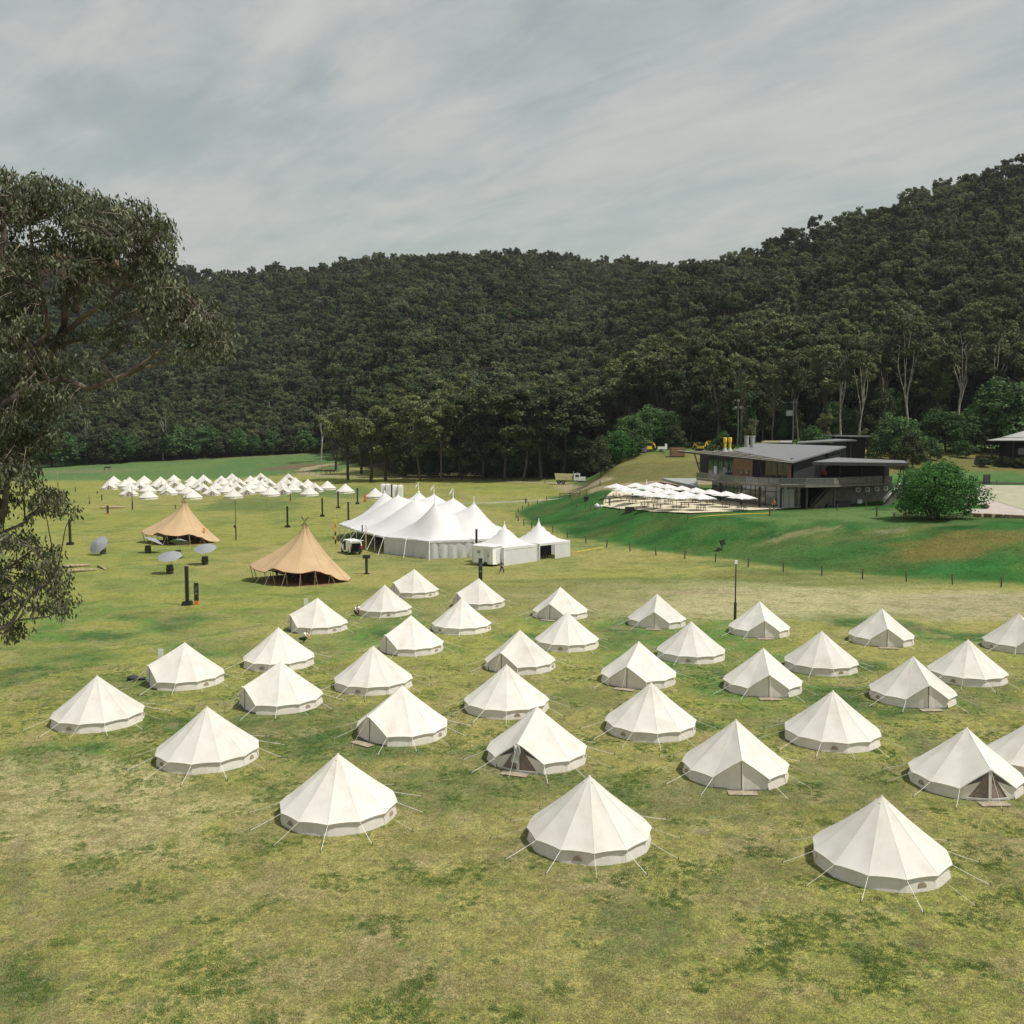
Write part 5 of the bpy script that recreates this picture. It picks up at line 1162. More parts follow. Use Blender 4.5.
# ------------------------------------------------------------------ barrels and parasols
def barrel(): 
    p = [(.28, 0), (.33, .2), (.355, .47), (.33, .74), (.28, .94), (.26, .94), (.25, .90)]; a = MB().lathe(p, 20).mesh('staves', 'barrel', True); b = MB()
    for z, r in ((.06, .297), (.25, .342), (.68, .342), (.87, .297)): b.lathe([(r, z-.03), (r+.012, z), (r, z+.03)], 20)
    return a, b.mesh('hoop', 'hoop')
ba, bb_ = barrel()
def parasol_mesh(r, h, n=8, m='grey_umb', drop_=.12):
    mb = MB(); v = [(0, 0, h)]; nv = 5; nu = 4; tot = n*nu
    for j in range(1, nv+1):
        t = j/nv
        for k in range(tot):
            a = 2*math.pi*k/tot; s = (k % nu)/nu; rr = r*t*(1-.05*math.sin(math.pi*s)*1.2); v.append((math.cos(a)*rr, math.sin(a)*rr, h-(h*0+r*.33)*t**1.15-.05*math.sin(math.pi*s)*t*(-.6)))
    f = [(0, 1+k, 1+(k+1) % tot) for k in range(tot)]+[(1+(j-1)*tot+k, 1+j*tot+k, 1+j*tot+(k+1) % tot, 1+(j-1)*tot+(k+1) % tot) for j in range(1, nv) for k in range(tot)]
    mb.add(v, f); return mb.mesh('canopy', m)
BAR = [(103,554.2,98,542,'tilt','leftmost, with its grey parasol tipped left',(R(-22),R(-32))),(148,553.2,151,540,'low','before the open left side of the far tipi',(R(8),R(38))),
       (178.4,558.3,177,544,'flat','behind the two nearer ones, below the far tipi',(R(14),0)),(170,574,170,559,'up','nearest one, under an upright grey parasol',(0,0)),(205,565,206,550,'up','rightmost one, under an upright grey parasol',(0,0))]
pm = parasol_mesh(1.45, 2.35); pm2 = MB(); pm2.tube([(0, 0, .1), (0, 0, 2.38)], .028, 6); pm2 = pm2.mesh('pole', 'steel')
rm = MB()
for k in range(8): a = 2*math.pi*k/8; rm.tube([(0, 0, 1.95), (math.cos(a)*.9, math.sin(a)*.9, 2.12)], .012, 4)
rm = rm.mesh('ribs', 'steel')
for px, py, ux, uy, kd, lb, tl in BAR:
    x, y, z = pg(px, py); o = thing('oak_barrel', (x, y, z), 'dark oak barrel table, '+lb, 'barrel', 'oak barrel tables')
    for nm, me in (('staves', ba), ('hoops', bb_)): q = bpy.data.objects.new(nm, me); col.objects.link(q); q.parent = o; q.scale = (1.25, 1.25, 1.15)
    mb = MB(); mb.lathe([(.40, 1.075), (.42, 1.10), (.02, 1.105)], 20); mb.build('top', 'barrel', o)
    zc = P(ux, uy, y).z-z; u = thing('parasol', (x+(ux-px)/FPX*y*0, y+.1, z+.0), 'grey parasol on the oak barrel, '+lb.replace('with its grey parasol ', '').replace(', under an upright grey parasol', ', opened upright'), 'parasol', 'grey parasols on barrels')
    for nm, me in (('canopy', pm), ('pole', pm2), ('ribs', rm)): q = bpy.data.objects.new(nm, me); col.objects.link(q); q.parent = u
    u.location.z = z+.35 if kd != 'low' else z+.1
    if kd == 'up': u.rotation_euler = (R(20), 0, 0); u.location.y += .7
    if kd == 'tilt': u.rotation_euler = (R(48), R(-26), 0); u.location.x += .55; u.location.z = z+.35
    if kd == 'low': u.rotation_euler = (R(-10), R(24), 0); u.scale = (1, 1, .95)
    if kd == 'flat': u.rotation_euler = (R(-20), R(3), 0)
# logs
for (a, b, r_, lb) in [((62,568.5),(90,565.8),.22,'long fallen log, the upper of two at the left'),((66,573),(97,570.5),.2,'long fallen log, the lower of two at the left'),((98,566.5),(105.5,570),.16,'short dark log lying beside the two long ones'),((100,508.6),(125,507.8),.24,'fallen log lying behind the far left totem sign')]:
    A = G(*a); B = G(*b); o = MB(); pts_ = [A.lerp(B, t)+Vector((0, 0, r_*.8+.05*math.sin(t*5))) for t in (0, .15, .35, .6, .85, 1)]; o0 = pts_[0].copy()
    o.tube([p-o0 for p in pts_], [r_*.9, r_, r_*1.05, r_, r_*.85, r_*.7], 9); o = o.build('log', 'log', None, True); o.location = o0; tag(o, lb, 'log', 'fallen logs')
# toilets
tb = MB(); tb.box((0, 0, 1.1), (1.1, 1.1, 2.2)); tb = tb.mesh('cabin', 'white'); tr_ = MB().lathe([(.62, 2.2), (.5, 2.33), (.05, 2.4)], 12).mesh('roof', 'pvc_wall'); td = MB().box((0, -.57, 1.05), (.7, .04, 1.8)).mesh('door', 'pvc_wall')
for i, px in enumerate((383.3, 388.2, 394.8, 400.3)):
    g = G(px, 495.5+(i > 1)*1.2); o = thing('portable_toilet', (g.x, g.y, gz(g.x, g.y)), ['first','second','third','last'][i]+' white portable toilet from the left behind the marquee', 'toilet', 'white portable toilets', R(20)); o.scale = (1.15, 1.15, 1.3)
    for nm, me in (('cabin', tb), ('roof', tr_), ('door', td)): q = bpy.data.objects.new(nm, me); col.objects.link(q); q.parent = o
# ------------------------------------------------------------------ terrace
def sheet(name, pts, off, m, step=1.2, kind='structure'):
    """a thin sheet that follows the ground; pts are ground x, y corners"""
    pl = [Vector(p) for p in pts]; xs = np.arange(min(p.x for p in pl), max(p.x for p in pl), step); ys = np.arange(min(p.y for p in pl), max(p.y for p in pl), step)
    gx, gy = np.meshgrid(xs, ys); gx = gx.ravel(); gy = gy.ravel(); s = sdpoly(gx, gy, [tuple(p) for p in pl]); inn = [Vector((float(a), float(b))) for a, b, q in zip(gx, gy, s) if q > step*.4]
    bd = []
    for i in range(len(pl)):
        a, b = pl[i], pl[(i+1) % len(pl)]; n = max(1, int((b-a).length/step))
        for k in range(n): bd.append(a.lerp(b, k/n))
    r = delaunay_2d_cdt(bd+inn, [], [list(range(len(bd)))], 1, 1e-4); x = np.array([p.x for p in r[0]]); y = np.array([p.y for p in r[0]]); z = ground(x, y)+off
    o = MB().add(list(zip(x, y, z)), [tuple(f) for f in r[2]]).build(name, m, None, True); tag(o, kind=kind); return o
M['glass3'] = glassm('painted_reflection_glass', (.12,.135,.125), .08)  # paler base colour stands in for light reflected by the ground-floor panes
M['cream2'] = mat('pale_door_and_reflection', (.42,.44,.44), .5, .08)  # door paint, also the colour of the painted window reflections
M['gravel'] = mat('gravel', (.50,.45,.33), .9, .12, 3, bump=.2); M['asphalt'] = mat('pale_asphalt', (.36,.32,.29), .9, .12, .4, bump=.1)
M['pave'] = mat('faded_grass_verge', (.30,.295,.20), .9, .15, .5)
tpts = [G(604,500), G(603,507), G(620,509.5), G(652,512.5), G(690,514), G(725,512.5), G(760,510.5), G(800,508.5), P(806,506,172), P(700,490,186), P(640,490,194), G(612,492)]
sheet('terrace', [(p.x, p.y) for p in tpts], .16, 'gravel')
# ------------------------------------------------------------------ white umbrellas and picnic tables
um = MB(); S = 1.8; 
vv = []; n = 10
for j in range(n+1):
    for i in range(n+1):
        x = -1+2*i/n; y = -1+2*j/n; m_ = max(abs(x), abs(y)); mn = min(abs(x), abs(y)); vv.append((x*S, y*S, 3.35-.95*m_-.05*m_*m_+.14*math.sin(math.pi*mn/max(m_, .01))*m_*-1*-.6))
um.add(vv, [(j*(n+1)+i, j*(n+1)+i+1, (j+1)*(n+1)+i+1, (j+1)*(n+1)+i) for j in range(n) for i in range(n)])
um.add([(p[0], p[1], p[2]) for p in vv if max(abs(p[0]), abs(p[1])) > S-.01 and p[1] <= -S+.01]+[(p[0], p[1], p[2]-.16) for p in vv if p[1] <= -S+.01], [(i, i+1, i+12, i+11) for i in range(n)])
umm = um.mesh('canopy', 'white_umb'); upm = MB().tube([(0, 0, 0), (0, 0, 3.3)], .035, 7).mesh('pole', 'charcoal'); ubm = MB().box((0, 0, .05), (.6, .6, .1)).mesh('base', 'charcoal')
def picnic_meshes():
    t = MB(); b = MB(); l = MB()
    for i in range(4): t.box((0, -.27+.18*i, .75), (1.85, .165, .04))
    for s in (-1, 1):
        for k in (0, 1): b.box((0, s*(.62+.15*k), .44), (1.85, .13, .04))
    for x in (-.65, .65):
        l.bar((x, -.35, .72), (x, -.72, 0), .08, .05); l.bar((x, .35, .72), (x, .72, 0), .08, .05); l.bar((x, -.78, .41), (x, .78, .41), .08, .05)
    return t.mesh('table_top', 'tblw'), b.mesh('bench', 'tblw'), l.mesh('legs', 'tblw')
M['tblw'] = mat('table_timber', (.22,.155,.115), .8, .2)
tt = picnic_meshes()
UM = [(616.3,483.3),(624,486),(635.6,482.5),(632.5,488),(645.7,484.7),(644.8,490.4),(656.2,482),(657,491.7),(667.2,483.8),(656,487),(681.9,485.5),(676.5,493),(668.5,488.5),(685,490.8),(695.9,487.3),(710,489),(701,493.2),(726,490.8),(741.6,493)]
UM.sort(key=lambda t: t[0])
for i, (px, py) in enumerate(UM):
    g = G(px, py, 2.75+.16); z = gz(g.x, g.y)+.16; back = py < 487
    lb = 'white square umbrella over the terrace tables, %s counted from the left' % ORD[i]
    o = thing('market_umbrella', (g.x, g.y, z), lb, 'umbrella', 'white umbrellas on the terrace', R(random.uniform(20, 65)))
    for nm, me in (('canopy', umm), ('pole', upm), ('base', ubm)): q = bpy.data.objects.new(nm, me); col.objects.link(q); q.parent = o; q.scale.z = .82
    o2 = thing('picnic_table', (g.x+.05, g.y+.1, gz(g.x, g.y+.1)+.16), 'timber picnic table under the %s white umbrella from the left' % ORD[i], 'picnic table', 'picnic tables on the terrace', R(random.uniform(-15, 15))); o2.scale = (.88, .88, .95)
    for nm, me in zip(('table_top', 'bench', 'legs'), tt): q = bpy.data.objects.new(nm, me); col.objects.link(q); q.parent = o2
for i, (px, py) in enumerate([(899,518),(912,518.5),(926,519.5),(951,519.5),(963,518.5)]):
    x, y, z = pg(px, py); o2 = thing('picnic_table', (x, y, z), '%s dark picnic table from the left under the round shade tree' % ORD[i], 'picnic table', 'picnic tables under the shade tree', R(i*9-15))
    for nm, me in zip(('table_top', 'bench', 'legs'), tt): q = bpy.data.objects.new(nm, me); col.objects.link(q); q.parent = o2
# one closed umbrella
g = G(646.5, 497); o = thing('closed_umbrella', (g.x, 188, gz(g.x, 188)), 'closed white umbrella standing upright behind the open ones', 'umbrella'); MB().lathe([(.05, .8), (.17, 1.2), (.13, 2.8), (.02, 3.6)], 10).build('canopy', 'white_umb', o); MB().tube([(0, 0, 0), (0, 0, 3.7)], .04, 6).build('pole', 'charcoal', o)
# bits at the left end of the terrace
x, y, z = pg(629.6, 512.6); o = thing('speaker_box', (x, y, z), 'large black speaker box at the edge of the gravel terrace', 'speaker'); MB().box((0, 0, .52), (1.5, .7, .9)).build('cabinet', 'black', o); MB().box((0, -.36, .52), (1.35, .03, .76)).build('grille', 'charcoal', o)
for s in (-.6, .6): MB().box((s, 0, .04), (.12, .6, .08)).build('foot', 'charcoal', o)
x, y, z = pg(586, 501); o = thing('planter_box', (x, y, z), 'black planter with a thin stake on the crest of the green bank', 'planter'); MB().box((0, 0, .45), (.8, .8, .9), taper=1.12).build('pot', 'black', o); MB().tube([(0, 0, .6), (.1, 0, 2.3)], .05, 5).build('stake', 'post', o)
x, y, z = pg(597, 508); o = thing('white_sack', (x, y, z), 'white bulk sack lying on the green bank left of the terrace', 'sack'); MB().lathe([(.35, 0), (.5, .25), (.42, .65), (.12, .8), (.1, .9)], 12).build('bag', 'white_umb', o, True); q = MB().lathe([(.3, 0), (.38, .2), (.3, .5), (.05, .6)], 12).build('bag', 'white_umb', o, True); q.location = (.85, .1, 0)
x, y, z = pg(609.5, 506.5); person((x, y, z+.1), R(40), 'person in dark clothes at the left end of the gravel terrace', 'shirt_d', 'jeans')
x, y, z = pg(605, 504); o = thing('scaffold_stand', (x, y, z), 'black tubular stand left of the first white umbrella', 'stand'); MB().tube([(0, 0, 0), (.15, 0, 2.3)], .06, 6).build('pole', 'black', o); MB().bar((-.7, 0, .9), (.7, 0, .9), .06, .06).build('rail', 'black', o)
x, y, z = pg(721, 550.5); o = thing('flood_light', (x, y, z), 'black floodlight box on a short post, on the green bank', 'lamp'); MB().bar((.12, 0, 0), (.12, 0, .9), .12, .12).build('post', 'black', o); MB().bar((-.1, -.1, 1.05), (.5, .1, 1.25), .35, .75).build('housing', 'charcoal', o); MB().box((-.35, -.1, .25), (.45, .3, .35)).build('ballast_box', 'charcoal', o)
g = G(761, 507.5); person((g.x, 156.5, gz(g.x, 156.5)+.18), R(-30), 'person in an orange top walking along the restaurant terrace', 'shirt_o', 'jeans', 'walk')
# fence posts
pf = MB(); pf.lathe([(.085, -.3), (.085, 1.1), (.05, 1.15)], 8); pf = pf.mesh('fence_post', 'post')
def fpost(px, py, lb, grp, s=1.):
    x, y, z = pg(px, py); o = bpy.data.objects.new('fence_post', pf); col.objects.link(o); o.location = (x, y, z); o.scale = (s, s, s); o.rotation_euler = (R(random.uniform(-3, 3)), R(random.uniform(-4, 4)), 0); tag(o, lb, 'fence post', grp)
FB = [(516.4,518.5),(518.4,521.5),(524,525.7),(531.8,528.5),(541,530),(553,532.5),(567.5,538),(586,543.5),(606.8,547.5),(630,551.5),(656,555.5),(684.7,559),(715.5,562.5),(748,567.5),(783.4,571.8),(822,575.5),(862.5,579),(906.4,581.6),(952.4,584.6),(1001,587.2)]
for i, (px, py) in enumerate(FB): fpost(px, py, '%s dark fence post from the left along the foot of the green bank' % ORD[i], 'fence posts at the foot of the green bank', 1.05)
for i, (px, py) in enumerate([(518.4,513.5),(522.5,510.5),(528.3,507),(537.5,504.2),(546.8,501.2)]): fpost(px, py, '%s dark fence post where the fence curls back to the gravel path' % ORD[i], 'fence posts by the gravel path', .95)
for i, (px, py) in enumerate([(572,503),(576.5,507.3),(585.6,505.9),(590.6,510.3),(619.5,513.4),(652.5,516.4),(688,519)]): fpost(px, py, '%s short post from the left on the crest of the green bank' % ORD[i], 'posts on the crest of the green bank', .85)
fpost(769.6,516,'dark post standing in the lawn before the restaurant stairs', 'lawn posts', 1.3); fpost(876.5,516.5,'dark post with a cap left of the shade tree', 'lawn posts', 1.4); fpost(866,508.5,'red-brown bollard by the grey restaurant wall', 'lawn posts', .9); fpost(837,510.5,'short bollard at the foot of the restaurant stairs','lawn posts', .9)
for i, (px, py) in enumerate([(303,473.5),(309,474.8),(316,475.5),(322,468.5),(329,466.5),(341,476.5),(352,477),(404,478.5),(432,480),(475,481),(500,481.5),(520,482),(545,484),(600,486),(636,486.5)]): fpost(px, py, '%s small post from the left along the far gravel track' % ORD[i], 'posts along the far gravel track', 1.)
# field gate
x, y, z = pg(570.5, 499); o = thing('field_gate', (x, y, z), 'dark timber rail gate on top of the green bank near the path', 'gate')
for h in (.45, .8, 1.15): MB().bar((-2.2, 0, h), (2.0, .3, h), .05, .12).build('rail', 'post', o)
for a in (-2.2, -.1, 2.0): MB().bar((a, .15+a*.07, -.1), (a, .15+a*.07, 1.3 if a < 2 else 1.9), .14, .14).build('gate_post', 'post', o)
# hoses of yellow tape lying in the grass
for pts_, lb in (([(575,553),(590,550),(604,547.5)], 'yellow hose lying in the grass between the pagoda tent and the bank'), ([(688,519.5),(700,517),(712,516),(730,515),(750,514),(770,513.5)], 'yellow hose along the front edge of the terrace')):
    pp = [G(*p)+Vector((0, 0, .07)) for p in pts_]; o0 = pp[0].copy(); o = MB().tube([p-o0 for p in pp], .05, 5).build('garden_hose', 'yellow', None, True); o.location = o0; tag(o, lb, 'hose')
# ------------------------------------------------------------------ the restaurant
br = thing('restaurant', P(770, 507, 170), 'dark two-storey restaurant with wraparound deck, slatted pergola and grey metal roof', 'building'); bO = Vector(br.location)
def bb(nm, mb, m, par=None, smooth=False):
    o = mb.build(nm, m, par or br, smooth)
    if par is None: o.location = -bO
    return o
def V3(px, z, Y): return Vector(((px-512)/FPX*Y*1.0, Y, z))
ZD, ZB = 8.65, 4.7                      # deck top, terrace level
DK = [(35.4,187),(37.6,177),(39.3,168),(41.2,163),(44,160.2),(48,159.2),(53,160.6),(58.5,164.2),(66,169)]
mb = MB(); mb.slab([(x, y, ZD) for x, y in DK]+[(67,186,ZD),(60,197,ZD),(38,197,ZD)], .38); bb('deck', mb, 'concrete')
# ground floor glazing and walls, set back under the deck
GF = [(38.5,187),(41.2,175),(43.6,167.5),(46.5,164.6),(48.7,164.4)]
for (a, b) in zip(GF[:-1], GF[1:]):
    d = Vector((b[0]-a[0], b[1]-a[1], 0)); n = max(2, int(d.length/1.5))
    fr = MB(); gl = MB(); A = Vector((*a, 0)); B = Vector((*b, 0))
    for k in range(n+1): p = A.lerp(B, k/n); fr.bar(p+Vector((0, 0, ZB)), p+Vector((0, 0, ZD-.5)), .12, .12)
    for z in (ZB+.08, ZB+2.5, ZD-.6): fr.bar(A+Vector((0, 0, z)), B+Vector((0, 0, z)), .1, .14)
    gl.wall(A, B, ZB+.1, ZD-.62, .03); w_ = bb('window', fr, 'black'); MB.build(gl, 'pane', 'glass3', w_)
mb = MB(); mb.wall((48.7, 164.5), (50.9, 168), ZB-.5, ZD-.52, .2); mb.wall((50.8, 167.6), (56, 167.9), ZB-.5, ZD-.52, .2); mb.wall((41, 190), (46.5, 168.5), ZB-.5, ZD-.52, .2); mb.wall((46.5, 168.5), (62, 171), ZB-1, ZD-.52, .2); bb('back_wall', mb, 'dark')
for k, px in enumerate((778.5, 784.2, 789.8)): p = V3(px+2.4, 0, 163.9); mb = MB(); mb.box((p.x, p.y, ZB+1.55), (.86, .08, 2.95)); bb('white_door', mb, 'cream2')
for x, y in DK[1:7]:
    mb = MB(); c_ = Vector((x, y)); mb.bar((x+.5, y+.9, ZB-.3), (x+.5, y+.9, ZD-.5), .3, .3); bb('column', mb, 'charcoal')
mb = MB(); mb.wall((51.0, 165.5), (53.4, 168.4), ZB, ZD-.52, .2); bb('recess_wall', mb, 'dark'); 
p = V3(797.3, ZB+2.1, 164.2); mb = MB(); mb.box((p.x, p.y, p.z), (.3, .1, .75)); bb('sign_plate', mb, 'panel')
# railing: rails, posts, panels
fr = MB(); seg = []
for a, b in zip(DK[:-1], DK[1:]):
    A, B = Vector((*a, 0)), Vector((*b, 0)); n = max(1, int((B-A).length/1.6))
    for k in range(n): seg.append((A.lerp(B, k/n), A.lerp(B, (k+1)/n)))
for i, (A, B) in enumerate(seg):
    for z, t in ((ZD+1.08, .09), (ZD+.12, .05)): fr.bar(A+Vector((0, 0, z)), B+Vector((0, 0, z)), t, t)
    fr.bar(A+Vector((0, 0, ZD)), A+Vector((0, 0, ZD+1.08)), .06, .06)
rl_ = bb('railing', fr, 'panel')
for i, (A, B) in enumerate(seg):
    m_ = 'panel' if i in (3, 4, 5, 12, 13, 14, 15) else ('wallgrey' if i > 20 else 'glass2')
    mb = MB(); mb.wall(A.lerp(B, .05), A.lerp(B, .95), ZD+.16, ZD+1.0, .03); bb('railing_panel', mb, m_)
# upper storey
UF = [(38.0,189),(40.6,178.5),(42.6,172.4),(43.9,169.0),(46.6,164.3)]
ZR0 = 12.6
def roofz(x, y): return 12.55+(y-160)*.085
def glazed(a, b, n, z0, z1a, z1b, lab='window', fm='black', gm='glass'):
    A = Vector((*a, 0)); B = Vector((*b, 0)); fr = MB(); gl = MB()
    for k in range(n+1): p = A.lerp(B, k/n); fr.bar(p+Vector((0, 0, z0)), p+Vector((0, 0, z1a+(z1b-z1a)*k/n)), .12, .12)
    fr.bar(A+Vector((0, 0, z0+.06)), B+Vector((0, 0, z0+.06)), .12, .12); fr.bar(A+Vector((0, 0, z1a-.05)), B+Vector((0, 0, z1b-.05)), .14, .2)
    gl.add([A+Vector((0, 0, z0)), B+Vector((0, 0, z0)), B+Vector((0, 0, z1b)), A+Vector((0, 0, z1a))], [(0, 1, 2, 3)])
    w_ = bb(lab, fr, fm); gl.build('pane', gm, w_)
glazed(UF[0], UF[1], 5, ZD, 13.2, 13.0)
mb = MB(); mb.wall(UF[1], UF[2], ZD, 13.0, .25); q = bb('timber_wall', mb, 'timber'); 
A = Vector((*UF[1], 0)); B = Vector((*UF[2], 0)); 
for t in (.45, .75): p = A.lerp(B, t); MB().box((p.x-.15, p.y-.16, ZD+1.55), (.7, .12, .75), R(-72)).build('small_window', 'glass', q)
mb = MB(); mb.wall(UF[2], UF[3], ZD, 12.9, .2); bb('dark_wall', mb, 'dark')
glazed(UF[3], UF[4], 4, ZD, 12.8, 12.35, fm='timber')
mb = MB(); mb.bar((46.7, 164.1, ZD), (46.7, 164.1, 12.4), .45, .45); bb('corner_post', mb, 'timber')
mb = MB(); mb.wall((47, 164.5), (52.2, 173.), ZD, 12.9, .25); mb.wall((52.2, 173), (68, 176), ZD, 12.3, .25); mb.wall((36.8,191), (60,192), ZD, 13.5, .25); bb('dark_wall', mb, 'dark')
mb = MB(); mb.box((48.9, 167.2, ZD+1.45), (1.9, .12, 2.9), R(58)); bb('timber_door', mb, 'timber')
# pale panels added inside the glass to stand for bright reflections
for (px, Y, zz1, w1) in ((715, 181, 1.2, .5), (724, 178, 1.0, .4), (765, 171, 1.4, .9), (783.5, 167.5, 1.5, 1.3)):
    p = V3(px, ZD+1.7, Y-1.2) if False else V3(px, ZD+1.6, Y+.8); mb = MB(); mb.box(tuple(p), (w1, .1, zz1*1.4)); bb('reflection_panel', mb, 'cream2')
# main roof
RT = Vector((45.9,159.8,12.45)); RLt = Vector((40.2,178,14.1)); RBL = Vector((49.2,196,15.3)); RFB = Vector((55.5,191,15.05)); RBR = Vector((63.6,186,14.75)); RV = Vector((49.5,176.5,13.5))
mb = MB()
for tri_ in ([RT, RLt, RV], [RLt, RBL, RFB, RV], [RT, RV, RFB, RBR]):
    mb.slab(tri_[::-1], .28)
bb('roof', mb, 'roof')
mb = MB(); a = RT-Vector((-.3, -1.4, .4)); 
mb.add([(47.2, 163.6, ZD), (62.6, 186.2, 10), (62.6, 186.2, 14.35), (47.2, 163.6, 12.35)], [(0, 1, 2, 3)]); bb('gable_wall', mb, 'charcoal')
glazed((57.8, 178.3), (61.8, 184.2), 4, 12.75, 13.45, 14.0, 'clerestory', 'charcoal')
for px, Y in ((746, 186), (751.7, 186)):
    x = (px-512)/FPX*Y; mb = MB(); mb.tube([(x, Y, 13.8), (x, Y, 16.55)], .42, 10); mb.tube([(x, Y, 16.5), (x, Y, 16.75)], .5, 10); bb('flue', mb, 'roof2')
# pergola
PL = Vector((32.4,190.5,13.95)); ns = 5; mb = MB()
for k in range(ns):
    t = k/(ns-1)*.93; a = PL.lerp(RLt, t); b = RT.lerp(RLt, t)+Vector((-.15, 0, 0)); mb.bar(a+Vector((0, 0, -.1)), b+Vector((0, 0, -.1)), .55, .05)
pgl = bb('pergola', mb, 'slat'); mb = MB()
for t in (.05, .25, .45, .65, .85): a = PL.lerp(RT, t); b = PL.lerp(RLt, 1).lerp(RT, t); mb.bar(a+Vector((0, 0, -.3)), b+Vector((0, 0, -.3)), .14, .26)
mb.bar(PL+Vector((0, 0, -.3)), RT+Vector((0, 0, -.3)), .14, .26); MB.build(mb, 'rafters', 'charcoal', pgl)
for a, b in (((34.9,186.6,13.2), (36.2,185.5,ZD)), ((38.8,176,12.9), (39.6,175,ZD)), ((42.4,167.5,12.5), (43,167,ZD))): mb = MB(); mb.bar(a, b, .2, .2); bb('pergola_post', mb, 'charcoal')
# low flat roof on the right
mb = MB(); mb.slab([(49.1,159.5,12.4), (66.2,162.8,12.15), (70.5,175,12.25), (58.6,176.5,12.75)][::-1], .5); bb('flat_roof', mb, 'charcoal'); mb = MB(); mb.slab([(49.3,159.8,12.47), (66,163.1,12.22), (70.2,174.8,12.32), (58.6,176.2,12.82)][::-1], .08); bb('flat_roof_sheet', mb, 'roof')
for px, Y in ((820,161), (840,163), (862,165), (884,166)): p = V3(px, 0, Y+1.5); mb = MB(); mb.bar((p.x, p.y, ZD-.1), (p.x, p.y, 12.), .2, .2); bb('veranda_post', mb, 'charcoal')
mb = MB(); a = V3(900,0,166.5); mb.bar((a.x-.5, a.y, 8.), (a.x+.3, a.y, 11.8), .16, .16); mb.bar((a.x+.9, a.y, 8.), (a.x+.4, a.y, 11.8), .16, .16); bb('v_post', mb, 'charcoal')
a = V3(844,0,165.3); b = V3(881.6,0,169.); mb = MB(); mb.wall(a, b, ZD-.1, ZD+1.1, .5); bb('bar_counter', mb, 'black'); mb = MB(); mb.wall(a, b, ZD+1.1, ZD+1.17, .7); bb('bar_top', mb, 'concrete')
p = V3(864, 10.9, 175.6); mb = MB(); mb.box(tuple(p), (1., .1, .8), R(10)); bb('bar_window', mb, 'cream')
p = V3(825, 10.3, 172.3); mb = MB(); mb.lathe([(.3, -.5), (.35, 0), (.1, .4)], 8, tuple(p)); bb('red_lantern', mb, 'red')
# retaining wall and stairs under the veranda
mb = MB(); w0 = V3(829,0,166.5); w1 = V3(908,0,172.5); mb.wall(w0, w1, ZB-.8, ZD-.5, .35); mb.wall(V3(829,0,166.5), V3(835,0,176), ZB-.5, ZD-.5, .3); bb('retaining_wall', mb, 'wallgrey')
for px, z_ in ((857,7.4),(866.3,7.45),(875.7,7.5),(884.4,7.55),(894,7.6)):
    t = (px-829)/(908-829); p = w0.lerp(w1, t); mb = MB(); mb.box((p.x, p.y-.35, z_), (.75, .35, .75), R(10)); q = bb('air_conditioner', mb, 'white'); mb = MB(); mb.box((p.x, p.y-.54, z_), (.5, .03, .5), R(10)); o = mb.build('fan_grille', 'panel', q)
    mb = MB(); mb.box((p.x-.3, p.y-.25, z_-.7), (.14, .1, .8)); bb('conduit', mb, 'charcoal')
p = w0.lerp(w1, .375); mb = MB(); mb.box((p.x, p.y-.5, 5.25), (.8, .4, .95)); bb('meter_box', mb, 'white')
p = V3(843.5,0,163.5); mb = MB(); mb.box((p.x, p.y, 5.1), (2.0, 1.1, 1.1)); mb.box((p.x, p.y, 5.72), (2.15, 1.25, .12)); o = mb.build('storage_bin', 'charcoal'); tag(o, 'dark grey storage bin against the restaurant retaining wall', 'bin')
st_ = MB(); n = 18; a = V3(815,ZB,163.2); b = V3(832,ZD-.9,165.6)
for k in range(n): p = a.lerp(b, k/n); st_.box((p.x, p.y+.8, p.z-.6), (.42, 1.9, 1.6), R(8))
bb('staircase', st_, 'concrete')
for k in range(8): p = V3(832,ZD-.9,165.6).lerp(V3(842,ZD,167), k/8); mb = MB(); mb.box((p.x, p.y+.8, p.z-.3), (.5, 1.9, .6)); bb('landing_step', mb, 'concrete')
for off in (0, 1.75): mb = MB(); mb.bar(a+Vector((0, off-.1, 1.0)), b+Vector((0, off-.1, 1.0)), .07, .07); mb.bar(b+Vector((0, off-.1, 1.0)), V3(848,ZD+1.1,167.5), .07, .07); [mb.bar(a.lerp(b, t)+Vector((0, off-.1, 0)), a.lerp(b, t)+Vector((0, off-.1, 1.0)), .05, .05) for t in (0, .25, .5, .75, 1)]; bb('handrail', mb, 'panel')
a = V3(882,ZB+.6,167); b = V3(897,ZD-.6,168.3)
for off in (0, .9): mb = MB(); mb.bar(a+Vector((0, off-2, .8)), b+Vector((0, off-2, .8)), .1, .1); bb('handrail', mb, 'white')
st_ = MB()
for k in range(12): p = a.lerp(b, k/12); st_.box((p.x, p.y-1.5, p.z-.7), (.35, 1.2, 1.0))
bb('side_stair', st_, 'concrete')
mb = MB(); [mb.bar(V3(px, ZB-.2, 161), V3(px, ZB+.9, 161), .1, .1) for px in (821, 825, 829, 833)]; mb.bar(V3(821, ZB+.9, 161), V3(833, ZB+.9, 161), .06, .06); bb('barrier', mb, 'charcoal')
